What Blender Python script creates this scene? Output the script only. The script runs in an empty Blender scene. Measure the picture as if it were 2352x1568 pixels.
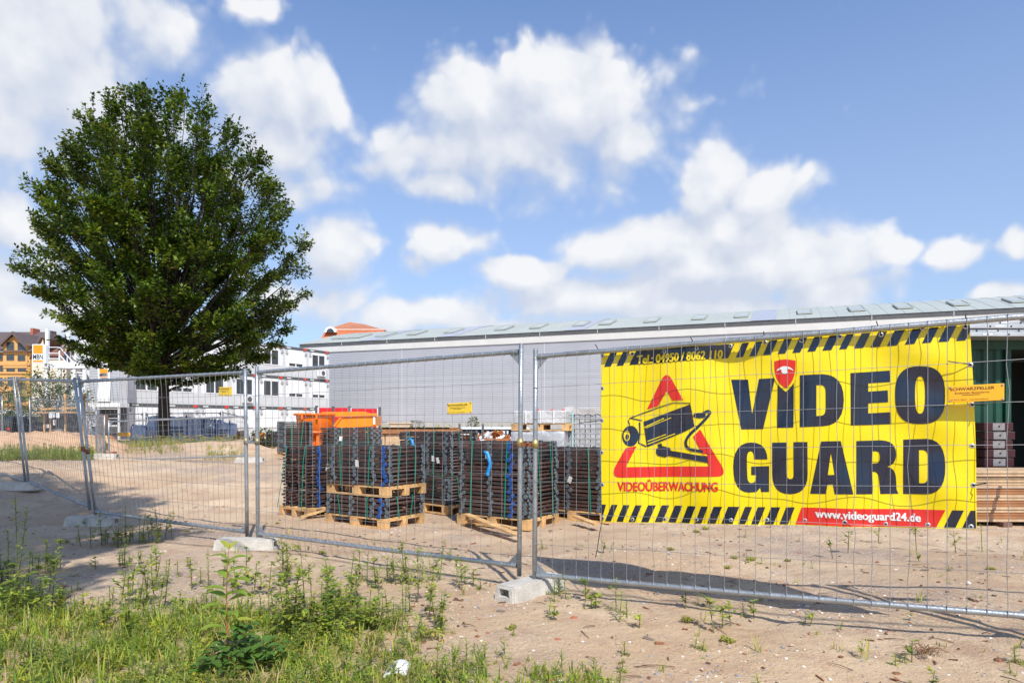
import bpy, bmesh, math, random
from mathutils import Vector, Matrix, noise, geometry

R = math.radians
random.seed(11)
S = bpy.context.scene
COL = S.collection

# ------------------------------------------------------------------ camera
F = 1568.0                       # focal length in units of a 2352 px wide picture (24 mm on 36 mm)
EYE = 1.45
HOR = 968.0
cam_d = bpy.data.cameras.new("camera")
cam_d.sensor_width = 36.0
cam_d.lens = 24.0
cam_d.shift_y = (HOR - 784.0) / 2352.0
cam_d.clip_start = 0.05
cam_d.clip_end = 5000
cam = bpy.data.objects.new("camera", cam_d)
cam.location = (0, 0, EYE)
cam.rotation_euler = (R(90), 0, 0)
COL.objects.link(cam)
S.camera = cam

# ------------------------------------------------------------------ light
SUN_EL = R(48)
SH = Vector((-0.30, 0.95, 0)).normalized()          # where shadows fall
sd = bpy.data.lights.new("sun", 'SUN')
sd.energy = 5.0
sd.angle = R(0.53)
sd.color = (1.0, 0.955, 0.88)
sun = bpy.data.objects.new("sun", sd)
dirv = Vector((SH.x * math.cos(SUN_EL), SH.y * math.cos(SUN_EL), -math.sin(SUN_EL)))
sun.rotation_euler = dirv.to_track_quat('-Z', 'Y').to_euler()
sun.location = (8, -20, 30)
COL.objects.link(sun)
S.view_settings.view_transform = 'Standard'
S.view_settings.look = 'None'
S.view_settings.exposure = 0.06
S.view_settings.gamma = 1.0
S.cycles.max_bounces = 8
S.cycles.transparent_max_bounces = 8
S.cycles.caustics_reflective = False
S.cycles.caustics_refractive = False
S.cycles.sample_clamp_indirect = 6.0

# ------------------------------------------------------------------ world: sky with clouds
W = bpy.data.worlds.new("World")
S.world = W
W.use_nodes = True
wt = W.node_tree
wt.nodes.clear()
SKY_K = 0.145


def nd(t, kind, **kw):
    n = t.nodes.new(kind)
    for k, v in kw.items():
        setattr(n, k, v)
    return n


def mth(t, op, a, b=None, c=None, clamp=False):
    n = t.nodes.new('ShaderNodeMath')
    n.operation = op
    n.use_clamp = clamp
    for i, v in enumerate((a, b, c)):
        if v is None:
            continue
        if isinstance(v, (int, float)):
            n.inputs[i].default_value = v
        else:
            t.links.new(v, n.inputs[i])
    return n.outputs[0]


def vmth(t, op, a, b=None):
    n = t.nodes.new('ShaderNodeVectorMath')
    n.operation = op
    for i, v in enumerate((a, b)):
        if v is None:
            continue
        if isinstance(v, tuple):
            n.inputs[i].default_value = v
        else:
            t.links.new(v, n.inputs[i])
    return n.outputs['Value'] if op in ('LENGTH', 'DOT_PRODUCT') else n.outputs[0]


# cloud banks: where (x, y as seen on the photograph's plate), half sizes, weight
CLOUDS = [
    (40, 120, 300, 230, 1.0), (170, 190, 190, 130, .9), (-80, 260, 260, 120, .8),
    (380, 40, 120, 90, .55), (330, 10, 120, 60, .6), (590, -5, 80, 35, .5),
    (640, 220, 170, 125, 1.0), (735, 210, 85, 75, 1.1), (640, 330, 160, 110, .9), (640, 420, 170, 70, .6),
    (1290, 230, 250, 135, 1.2), (1090, 260, 160, 110, 1.1), (1120, 350, 320, 85, 1.0), (1020, 425, 115, 45, 1.0),
    (1430, 330, 130, 80, .9), (1250, 175, 140, 75, 1.1), (900, 370, 130, 50, .7),
    (1640, 430, 115, 120, 1.1), (1770, 440, 140, 78, 1.15), (1700, 520, 200, 85, 1.15),
    (1425, 575, 165, 80, 1.3), (1600, 620, 250, 110, 1.25), (1720, 600, 290, 100, 1.2), (1200, 640, 140, 62, 1.25), (1560, 560, 150, 70, 1.0),
    (1400, 690, 380, 75, 1.0), (1850, 620, 180, 70, 1.1), (1900, 670, 150, 48, .9), (1600, 710, 420, 55, .9),
    (1000, 565, 95, 60, .85), (1080, 560, 100, 50, .5), (960, 610, 60, 35, .6),
    (2045, 592, 62, 30, .7), (2205, 592, 72, 38, .8), (2360, 575, 40, 34, .55), (2310, 682, 90, 22, .7),
    (1610, 208, 55, 30, .35),
    (40, 500, 90, 85, .95), (20, 620, 140, 110, .8), (80, 720, 260, 80, .75),
    (760, 590, 95, 90, .95), (720, 690, 200, 60, .7), (980, 735, 240, 55, .8), (1120, 750, 230, 40, .75),
    (-500, 400, 350, 160, .8), (1300, 300, 330, 150, .35), (250, 300, 300, 120, .4), (2900, 350, 350, 150, .8), (2750, 640, 300, 90, .8), (-450, 720, 350, 90, .8),
]


def azel(px, py):
    az = math.atan2(px - 1176, F)
    el = math.atan2((HOR - py) * math.cos(az), F)
    return az, el


g = bpy.data.node_groups.new("cloud_density", 'ShaderNodeTree')
g.interface.new_socket("P", in_out='INPUT', socket_type='NodeSocketVector')
g.interface.new_socket("D", in_out='OUTPUT', socket_type='NodeSocketFloat')
gi = g.nodes.new('NodeGroupInput')
go = g.nodes.new('NodeGroupOutput')
n1 = nd(g, 'ShaderNodeTexNoise')
n1.inputs['Scale'].default_value = 5.5
n1.inputs['Detail'].default_value = 3
g.links.new(gi.outputs[0], n1.inputs['Vector'])
off = vmth(g, 'MULTIPLY', vmth(g, 'SUBTRACT', n1.outputs['Color'], (.5, .5, .5)), (.11, .085, 0))
pp = vmth(g, 'ADD', gi.outputs[0], off)
acc = None
# unseen rear and overhead clouds added for whiter fill (azimuth, elevation, half sizes, weight)
for (a, e, ra, re, w) in [(2.2, .45, .6, .22, .9), (-2.3, .55, .55, .25, .9), (3.0, .9, .6, .2, .8), (1.55, .6, .4, .2, .8)]:
    q = vmth(g, 'MULTIPLY', vmth(g, 'SUBTRACT', pp, (a, e, 0)), (1 / ra, 1 / re, 0))
    d = mth(g, 'MULTIPLY_ADD', vmth(g, 'LENGTH', q), -w, w)
    acc = d if acc is None else mth(g, 'SMOOTH_MAX', acc, d, .15)
for (cx, cy, rx, ry, w) in CLOUDS:
    a, e = azel(cx, cy)
    q = vmth(g, 'MULTIPLY', vmth(g, 'SUBTRACT', pp, (a, e, 0)), (F / rx * math.cos(a) ** -1 * .97, F / ry, 0))
    d = mth(g, 'MULTIPLY_ADD', vmth(g, 'LENGTH', q), -w, w)
    acc = d if acc is None else mth(g, 'SMOOTH_MAX', acc, d, .15)
n2 = nd(g, 'ShaderNodeTexNoise')
n2.inputs['Scale'].default_value = 16
n2.inputs['Detail'].default_value = 9
n2.inputs['Roughness'].default_value = .58
g.links.new(gi.outputs[0], n2.inputs['Vector'])
vo = nd(g, 'ShaderNodeTexVoronoi', feature='SMOOTH_F1')
vo.inputs['Scale'].default_value = 19
vo.inputs['Smoothness'].default_value = .3
g.links.new(pp, vo.inputs['Vector'])
dd = mth(g, 'ADD', acc, mth(g, 'MULTIPLY_ADD', n2.outputs[0], .52, -.26))
dd = mth(g, 'ADD', dd, mth(g, 'MULTIPLY_ADD', vo.outputs['Distance'], -.44, .16))
vo2 = nd(g, 'ShaderNodeTexVoronoi', feature='SMOOTH_F1')
vo2.inputs['Scale'].default_value = 55
vo2.inputs['Smoothness'].default_value = .35
g.links.new(pp, vo2.inputs['Vector'])
dd = mth(g, 'ADD', dd, mth(g, 'MULTIPLY_ADD', vo2.outputs['Distance'], -.20, .07))
dd = mth(g, 'ADD', dd, .11)
g.links.new(dd, go.inputs[0])

tc = nd(wt, 'ShaderNodeTexCoord')
sx = nd(wt, 'ShaderNodeSeparateXYZ')
wt.links.new(vmth(wt, 'NORMALIZE', tc.outputs['Generated']), sx.inputs[0])
az = mth(wt, 'ARCTAN2', sx.outputs[0], sx.outputs[1])
el = mth(wt, 'ARCSINE', sx.outputs[2])
cx_ = nd(wt, 'ShaderNodeCombineXYZ')
wt.links.new(az, cx_.inputs[0])
wt.links.new(el, cx_.inputs[1])
gA = nd(wt, 'ShaderNodeGroup')
gA.node_tree = g
wt.links.new(cx_.outputs[0], gA.inputs[0])
gB = nd(wt, 'ShaderNodeGroup')
gB.node_tree = g
wt.links.new(vmth(wt, 'ADD', cx_.outputs[0], (.012, .035, 0)), gB.inputs[0])
lit = nd(wt, 'ShaderNodeMapRange')
lit.inputs['From Min'].default_value = -.34
lit.inputs['From Max'].default_value = .62
n3 = nd(wt, 'ShaderNodeTexNoise')
n3.inputs['Scale'].default_value = 13
n3.inputs['Detail'].default_value = 7
wt.links.new(cx_.outputs[0], n3.inputs['Vector'])
wt.links.new(mth(wt, 'ADD', mth(wt, 'SUBTRACT', gA.outputs[0], gB.outputs[0]), mth(wt, 'MULTIPLY_ADD', n3.outputs[0], 1.1, -.55)), lit.inputs['Value'])
# crisp towards the sunlit tops, soft below
amx = mth(wt, 'MULTIPLY_ADD', lit.outputs[0], -.38, .68)
alpha = nd(wt, 'ShaderNodeMapRange', interpolation_type='SMOOTHSTEP')
alpha.inputs['From Min'].default_value = -.08
wt.links.new(amx, alpha.inputs['From Max'])
wt.links.new(gA.outputs[0], alpha.inputs['Value'])
ccol = nd(wt, 'ShaderNodeMix', data_type='RGBA')
ccol.inputs[6].default_value = (4.2, 4.6, 5.4, 1)
ccol.inputs[7].default_value = (6.2, 6.25, 6.4, 1)
wt.links.new(lit.outputs[0], ccol.inputs[0])
sky = nd(wt, 'ShaderNodeTexSky', sky_type='NISHITA')
sky.sun_disc = False
sky.sun_elevation = SUN_EL
sky.sun_rotation = math.atan2(-SH.x, -SH.y)
sky.altitude = 50
sky.air_density = 1.0
sky.dust_density = .8
sky.ozone_density = 3.0
mixs = nd(wt, 'ShaderNodeMix', data_type='RGBA')
wt.links.new(mth(wt, 'MULTIPLY', alpha.outputs[0], .96), mixs.inputs[0])
hz = nd(wt, 'ShaderNodeMapRange', interpolation_type='SMOOTHSTEP')
hz.inputs['From Min'].default_value = .80
hz.inputs['From Max'].default_value = .02
hz.inputs['To Max'].default_value = .55
wt.links.new(el, hz.inputs['Value'])
hmix = nd(wt, 'ShaderNodeMix', data_type='RGBA')
wt.links.new(hz.outputs[0], hmix.inputs[0])
wt.links.new(vmth(wt, 'MULTIPLY', sky.outputs[0], (.92, 1.13, 1.36)), hmix.inputs[6])
hmix.inputs[7].default_value = (3.5, 3.95, 4.9, 1)
wt.links.new(hmix.outputs[2], mixs.inputs[6])
wt.links.new(ccol.outputs[2], mixs.inputs[7])
bg = nd(wt, 'ShaderNodeBackground')
bg.inputs['Strength'].default_value = SKY_K
wt.links.new(mixs.outputs[2], bg.inputs[0])
wo = nd(wt, 'ShaderNodeOutputWorld')
wt.links.new(bg.outputs[0], wo.inputs[0])
W.cycles.sampling_method = 'MANUAL'
W.cycles.sample_map_resolution = 512

# ------------------------------------------------------------------ helpers


def P(px, py, Y):
    """the point seen at (px, py) of the 2352 px plate at depth Y"""
    return Vector(((px - 1176.0) / F * Y, Y, EYE - (py - HOR) / F * Y))


def sm(a, b, x):
    t = max(0.0, min(1.0, (x - a) / (b - a)))
    return t * t * (3 - 2 * t)


MOUNDS = [(-9.8, 22.5, .27, 1.1, .8), (-11.2, 22.0, .2, 1.6, .9), (-8.75, 22.5, .3, .6, .7), (-13.0, 23, .12, 1.8, 1.2),
          (-7.4, 22.5, .1, .8, .8), (-3.6, 6.2, .05, .9, .4), (-2.6, 7.2, .05, .8, .4), (1.6, 7.3, .06, 1.5, .5)]


def ground(x, y):
    z = .45 * sm(10.2, 17.0, y) * (1 - .7 * sm(36, 52, y))
    z += .09 * sm(2.2, 3.6, x) * sm(3.0, 4.6, y) * (1 - sm(6, 8, y))
    tr = y - 12.6 - .10 * x - .012 * x * x
    for o_ in (-.85, .85):
        z -= .03 * math.exp(-((tr - o_) / .16) ** 2) - .016 * math.exp(-((abs(tr - o_) - .28) / .12) ** 2)
    z += .25 * sm(-7.0, -9.5, x) * sm(9.5, 12.5, y) * (1 - sm(13, 19, y))
    for (a, b, h, ra, rb) in MOUNDS:
        q = ((x - a) / ra) ** 2 + ((y - b) / rb) ** 2
        if q < 9:
            z += h * math.exp(-q)
    if y < 60:
        v = Vector((x, y, 0))
        z += .045 * noise.noise(v * .55) + .02 * noise.noise(v * 1.9 + Vector((7, 1, 0)))
        if y < 20:
            z += .010 * noise.noise(v * 5.5) + .006 * noise.noise(v * 13) - .022 * sm(.38, .6, noise.noise(v * 3.1 + Vector((3, 9, 0))))
    return z


def GP(px, Y):
    x = (px - 1176.0) / F * Y
    return Vector((x, Y, ground(x, Y)))


class MB:
    def __init__(s):
        s.v, s.f, s.m, s.sm = [], [], [], []

    def face(s, pts, m=0, smooth=False):
        b = len(s.v)
        s.v += [tuple(p) for p in pts]
        s.f.append(tuple(range(b, b + len(pts))))
        s.m.append(m)
        s.sm.append(smooth)

    def obox(s, c, ax, ay, az, m=0):
        """box from centre and three half-axis vectors"""
        b = len(s.v)
        for k in (-1, 1):
            for j in (-1, 1):
                for i in (-1, 1):
                    s.v.append(tuple(c + ax * i + ay * j + az * k))
        for q in ((0, 2, 3, 1), (4, 5, 7, 6), (0, 1, 5, 4), (2, 6, 7, 3), (0, 4, 6, 2), (1, 3, 7, 5)):
            s.f.append(tuple(b + i for i in q))
            s.m.append(m)
            s.sm.append(False)

    def box(s, c, size, rz=0.0, m=0):
        c = Vector(c)
        cz, sz = math.cos(rz), math.sin(rz)
        s.obox(c, Vector((cz, sz, 0)) * size[0] / 2, Vector((-sz, cz, 0)) * size[1] / 2, Vector((0, 0, size[2] / 2)), m)

    def box2(s, lo, hi, m=0):
        s.box([(a + b) / 2 for a, b in zip(lo, hi)], [abs(b - a) for a, b in zip(lo, hi)], 0, m)

    def bar(s, a, b, w, h, m=0, up=Vector((0, 0, 1))):
        a, b = Vector(a), Vector(b)
        d = (b - a)
        L = d.length
        d.normalize()
        x = d.cross(up)
        if x.length < 1e-4:
            x = d.cross(Vector((1, 0, 0)))
        x.normalize()
        y = x.cross(d)
        s.obox((a + b) / 2, d * L / 2, x * w / 2, y * h / 2, m)

    def tube(s, pts, r, n=8, m=0, caps=True, smooth=True):
        pts = [Vector(p) for p in pts]
        k = len(pts)
        rr = r if isinstance(r, (list, tuple)) else [r] * k
        b = len(s.v)
        ref = None
        for i, p in enumerate(pts):
            d = (pts[min(i + 1, k - 1)] - pts[max(i - 1, 0)]).normalized()
            if ref is None:
                ref = d.orthogonal().normalized()
            ref = (ref - d * ref.dot(d))
            if ref.length < 1e-5:
                ref = d.orthogonal()
            ref.normalize()
            q = d.cross(ref)
            for j in range(n):
                a = 2 * math.pi * j / n
                s.v.append(tuple(p + (ref * math.cos(a) + q * math.sin(a)) * rr[i]))
        for i in range(k - 1):
            for j in range(n):
                j2 = (j + 1) % n
                s.f.append((b + i * n + j, b + i * n + j2, b + (i + 1) * n + j2, b + (i + 1) * n + j))
                s.m.append(m)
                s.sm.append(smooth)
        if caps:
            s.f.append(tuple(b + j for j in reversed(range(n))))
            s.f.append(tuple(b + (k - 1) * n + j for j in range(n)))
            s.m += [m, m]
            s.sm += [False, False]

    def lathe(s, prof, n=24, c=(0, 0, 0), m=0, smooth=True, arc=2 * math.pi, a0=0.0):
        """prof: list of (radius, z)"""
        b = len(s.v)
        full = abs(arc - 2 * math.pi) < 1e-6
        cols = n if full else n + 1
        for (r, z) in prof:
            for j in range(cols):
                a = a0 + arc * j / n
                s.v.append((c[0] + r * math.cos(a), c[1] + r * math.sin(a), c[2] + z))
        for i in range(len(prof) - 1):
            for j in range(n):
                j2 = (j + 1) % cols
                s.f.append((b + i * cols + j, b + i * cols + j2, b + (i + 1) * cols + j2, b + (i + 1) * cols + j))
                s.m.append(m)
                s.sm.append(smooth)

    def prism(s, poly, a, b, m=0):
        """poly: points (x,y) in the plane of axes a,b given as functions -> extrude between two maps"""
        n = len(poly)
        o = len(s.v)
        s.v += [tuple(a(*p)) for p in poly] + [tuple(b(*p)) for p in poly]
        s.f.append(tuple(o + i for i in reversed(range(n))))
        s.f.append(tuple(o + n + i for i in range(n)))
        for i in range(n):
            j = (i + 1) % n
            s.f.append((o + i, o + j, o + n + j, o + n + i))
        s.m += [m] * (n + 2)
        s.sm += [False] * (n + 2)

    def mesh(s, name, mats):
        me = bpy.data.meshes.new(name)
        me.from_pydata(s.v, [], s.f)
        for mt in (mats if isinstance(mats, (list, tuple)) else [mats]):
            me.materials.append(mt)
        me.polygons.foreach_set('material_index', s.m)
        me.polygons.foreach_set('use_smooth', s.sm)
        me.update()
        return me

    def build(s, name, mats, parent=None, bevel=0.0, loc=None):
        o = bpy.data.objects.new(name, s.mesh(name, mats))
        COL.objects.link(o)
        if parent is not None:
            o.parent = parent
        if loc is not None:
            o.location = loc
        if bevel:
            bv = o.modifiers.new('bevel', 'BEVEL')
            bv.width = bevel
            bv.segments = 2
            bv.limit_method = 'ANGLE'
        return o


def tag(o, label, cat, group=None, kind=None):
    if label:
        o['label'] = label
    if cat:
        o['category'] = cat
    if group:
        o['group'] = group
    if kind:
        o['kind'] = kind
    return o


def thing(name, label, cat, loc=(0, 0, 0), rz=0.0, group=None):
    o = bpy.data.objects.new(name, None)
    o.empty_display_size = .1
    COL.objects.link(o)
    o.location = loc
    o.rotation_euler = (0, 0, rz)
    return tag(o, label, cat, group)


def kids(o):
    return [c for c in bpy.data.objects if c.parent is o]


def dup(root, loc, rz, label, group=None, children=None):
    r = root.copy()
    COL.objects.link(r)
    r.location = loc
    r.rotation_euler = (0, 0, rz)
    r['label'] = label
    if group:
        r['group'] = group
    for ch, subs in (children if children is not None else [(c, kids(c)) for c in kids(root)]):
        c = ch.copy()
        COL.objects.link(c)
        c.parent = r
        for sb in subs:
            d = sb.copy()
            COL.objects.link(d)
            d.parent = c
    return r


# ------------------------------------------------------------------ materials
MATS = {}


def mat(name, col, rough=.6, var=.12, scale=5.0, metal=0.0, bump=0.0, bscale=None, coat=0.0, spec=.5, var2=None, trans=0.0):
    if name in MATS:
        return MATS[name]
    m = bpy.data.materials.new(name)
    m.use_nodes = True
    t = m.node_tree
    b = t.nodes['Principled BSDF']
    b.inputs['Roughness'].default_value = rough
    b.inputs['Metallic'].default_value = metal
    b.inputs['Specular IOR Level'].default_value = spec
    b.inputs['Coat Weight'].default_value = coat
    tcn = nd(t, 'ShaderNodeTexCoord')
    nz = nd(t, 'ShaderNodeTexNoise')
    nz.inputs['Scale'].default_value = scale
    nz.inputs['Detail'].default_value = 6
    nz.inputs['Roughness'].default_value = .62
    t.links.new(tcn.outputs['Object'], nz.inputs['Vector'])
    rp = nd(t, 'ShaderNodeMapRange')
    rp.inputs['From Min'].default_value = .3
    rp.inputs['From Max'].default_value = .7
    t.links.new(nz.outputs[0], rp.inputs['Value'])
    mx = nd(t, 'ShaderNodeMix', data_type='RGBA')
    lo = tuple(max(0, c * (1 - var)) for c in col) + (1,)
    hi = (tuple(var2) if var2 else tuple(min(1, c * (1 + var)) for c in col)) + (1,)
    mx.inputs[6].default_value = lo
    mx.inputs[7].default_value = hi
    t.links.new(rp.outputs[0], mx.inputs[0])
    t.links.new(mx.outputs[2], b.inputs['Base Color'])
    if bump:
        nb = nd(t, 'ShaderNodeTexNoise')
        nb.inputs['Scale'].default_value = bscale or scale * 6
        nb.inputs['Detail'].default_value = 5
        t.links.new(tcn.outputs['Object'], nb.inputs['Vector'])
        bp = nd(t, 'ShaderNodeBump')
        bp.inputs['Strength'].default_value = bump
        bp.inputs['Distance'].default_value = .02
        t.links.new(nb.outputs[0], bp.inputs['Height'])
        t.links.new(bp.outputs[0], b.inputs['Normal'])
    MATS[name] = m
    return m


def leafmat(name, col, trans=.35, rough=.5, var=.25, scale=1.2, tcol=None):
    m = bpy.data.materials.new(name)
    m.use_nodes = True
    t = m.node_tree
    b = t.nodes['Principled BSDF']
    b.inputs['Roughness'].default_value = rough
    b.inputs['Specular IOR Level'].default_value = .35
    geo = nd(t, 'ShaderNodeNewGeometry')
    nz = nd(t, 'ShaderNodeTexNoise')
    nz.inputs['Scale'].default_value = scale
    nz.inputs['Detail'].default_value = 4
    t.links.new(geo.outputs['Position'], nz.inputs['Vector'])
    rp = nd(t, 'ShaderNodeMapRange')
    rp.inputs['From Min'].default_value = .32
    rp.inputs['From Max'].default_value = .68
    rp.inputs['To Min'].default_value = 1 - var
    rp.inputs['To Max'].default_value = 1 + var
    t.links.new(nz.outputs[0], rp.inputs['Value'])
    sc = nd(t, 'ShaderNodeVectorMath', operation='SCALE')
    sc.inputs[0].default_value = col
    t.links.new(rp.outputs[0], sc.inputs['Scale'])
    t.links.new(sc.outputs[0], b.inputs['Base Color'])
    tr = nd(t, 'ShaderNodeBsdfTranslucent')
    sc2 = nd(t, 'ShaderNodeVectorMath', operation='SCALE')
    sc2.inputs[0].default_value = tcol or (col[0] * 1.5, col[1] * 1.5, col[2] * .8)
    t.links.new(rp.outputs[0], sc2.inputs['Scale'])
    t.links.new(sc2.outputs[0], tr.inputs['Color'])
    ms = nd(t, 'ShaderNodeMixShader')
    ms.inputs[0].default_value = trans
    t.links.new(b.outputs[0], ms.inputs[1])
    t.links.new(tr.outputs[0], ms.inputs[2])
    t.links.new(ms.outputs[0], t.nodes['Material Output'].inputs['Surface'])
    return m


M_galv = mat('galvanised_steel', (.40, .425, .44), .42, .22, 9, metal=.75, bump=.15, bscale=60)
M_galv_dull = mat('dull_galvanised_steel', (.33, .35, .37), .5, .25, 12, metal=.5)
M_wire = mat('fence_wire', (.36, .37, .38), .5, .15, 20, metal=.6)
M_conc = mat('foot_concrete', (.50, .47, .42), .9, .22, 6, bump=.5, bscale=70)
M_conc_d = mat('slot_concrete', (.26, .22, .17), .95, .2, 8)
M_brass = mat('zinc_yellow_clamp', (.52, .42, .16), .4, .3, 20, metal=.7)
M_rust = mat('rusty_steel', (.26, .09, .035), .8, .45, 14, bump=.3)
M_wood = mat('pallet_wood', (.58, .35, .15), .85, .45, 5, bump=.35, bscale=45)
M_wood_l = mat('pale_sawn_wood', (.52, .36, .22), .8, .25, 6, bump=.3, bscale=40)
M_wood_b = mat('brown_formwork_wood', (.34, .15, .06), .75, .3, 5, bump=.2)
M_wood_r = mat('rust_brown_plywood', (.36, .115, .022), .65, .3, 5)
M_wood_d = mat('dark_weathered_wood', (.15, .085, .06), .85, .35, 6)
M_bar = mat('brown_scaffold_steel', (.075, .042, .035), .6, .38, 16, bump=.2)
M_bar2 = mat('dark_scaffold_steel', (.038, .032, .031), .55, .35, 18)
M_plate = mat('grey_end_plate', (.095, .118, .135), .55, .25, 14)
M_blue = mat('blue_end_plate', (.010, .07, .28), .45, .2, 14)
M_lblue = mat('bright_blue_tape', (.01, .25, .62), .45, .2, 14)
M_strap = mat('green_strap', (.0, .24, .15), .4, .15, 10)
M_tagw = mat('white_paper_tag', (.78, .77, .74), .7, .06, 10)
M_white = mat('white_paint', (.76, .78, .80), .5, .05, 3)
M_offw = mat('container_white', (.70, .72, .735), .5, .05, 1.5)
M_lgrey = mat('pale_grey_panel', (.56, .58, .60), .5, .05, 1.5)
M_dgrey = mat('dark_grey_steel', (.09, .095, .10), .5, .2, 4)
M_black = mat('black_plastic', (.015, .015, .017), .5, .2, 10)
M_red = mat('signal_red', (.60, .012, .02), .45, .1, 5)
M_logo_red = mat('logo_red', (.75, .045, .02), .5, .05, 5)
M_orange = mat('orange_paint', (.82, .17, .008), .35, .14, 3, coat=.2)
M_orange2 = mat('amber_orange_paint', (.86, .26, .008), .38, .12, 3, coat=.2)
M_mbn = mat('sign_orange', (.86, .30, .01), .5, .05, 4)
M_navy = mat('navy_print', (.010, .016, .040), .16, .1, 3, spec=.8)
M_yellow = mat('banner_yellow', (.90, .69, .008), .24, .09, 1.6, spec=.5)
M_bred = mat('banner_red', (.72, .03, .02), .32, .05, 3, spec=.5)
M_bwhite = mat('banner_white', (.82, .80, .78), .35, .03, 3)
M_sign = mat('sign_yellow', (.86, .58, .05), .5, .05, 5)
M_sign_o = mat('sign_amber', (.88, .42, .015), .45, .05, 5)
M_ink = mat('sign_ink', (.06, .04, .01), .6, .05, 5)
M_glass = mat('window_glass', (.035, .045, .05), .08, .3, 2, spec=.8)
M_mesh_alu = mat('aluminium', (.56, .57, .58), .4, .12, 6, metal=.6)
M_green = mat('container_green', (.008, .06, .036), .5, .2, 3)
M_dark = mat('dark_interior', (.012, .012, .013), .9, .2, 3)
M_film = mat('grey_shrink_film', (.42, .43, .46), .3, .25, 7, bump=.8, bscale=16, spec=.7)
M_film_w = mat('pale_shrink_film', (.55, .545, .55), .28, .2, 6, bump=.9, bscale=12, spec=.7)
M_stone = mat('grey_stone_slab', (.36, .37, .38), .8, .2, 9)
M_bag = mat('blue_bag_fabric', (.50, .56, .70), .5, .22, 4, bump=.8, bscale=6, spec=.5)
M_bagb = mat('blue_bag_webbing', (.03, .08, .28), .6, .15, 9)
M_cream = mat('cream_plaster', (.72, .62, .50), .85, .06, 1)
M_ochre = mat('ochre_plaster', (.62, .35, .12), .85, .07, .6)
M_tile = mat('dark_roof_tiles', (.115, .085, .085), .8, .25, 3)
M_tile_b = mat('brown_roof_tiles', (.20, .095, .07), .8, .3, 3)
M_tile_o = mat('orange_roof_tiles', (.50, .14, .055), .8, .16, 1.2)
M_brick = mat('red_brick', (.38, .12, .07), .85, .25, 4)
M_sand = mat('heap_sand', (.52, .33, .20), .95, .22, 2.5, bump=.8, bscale=7)
M_bark = mat('grey_brown_bark', (.042, .031, .024), .9, .35, 6, bump=.8, bscale=14)
M_skin = mat('skin', (.60, .36, .26), .55, .05, 8)
M_hair = mat('brown_hair', (.09, .05, .03), .6, .2, 20)
M_shirt = mat('pale_pink_shirt', (.74, .62, .68), .8, .05, 6)
M_trous = mat('dark_blue_trousers', (.03, .035, .07), .8, .2, 6)
M_teal = mat('teal_tarpaulin', (.0, .36, .25), .5, .15, 5)
M_tyre = mat('tyre_rubber', (.02, .02, .02), .8, .2, 10)
M_tarp = mat('charcoal_tarpaulin', (.02, .022, .026), .6, .3, 4, bump=.6, bscale=4)
M_tub = mat('cream_tub', (.66, .55, .44), .6, .12, 4)
M_skip = mat('dark_blue_skip', (.045, .06, .09), .45, .3, 5)
# ------------------------------------------------------------------ ground


def axis_steps(lo, hi, flo, fhi, step, grow=1.18):
    a = []
    x = flo
    while x < fhi:
        a.append(x)
        x += step
    a.append(fhi)
    st, x = step, fhi
    while x < hi:
        st *= grow
        x += st
        a.append(min(x, hi))
    st, x, pre = step, flo, []
    while x > lo:
        st *= grow
        x -= st
        pre.append(max(x, lo))
    return pre[::-1] + a


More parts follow.
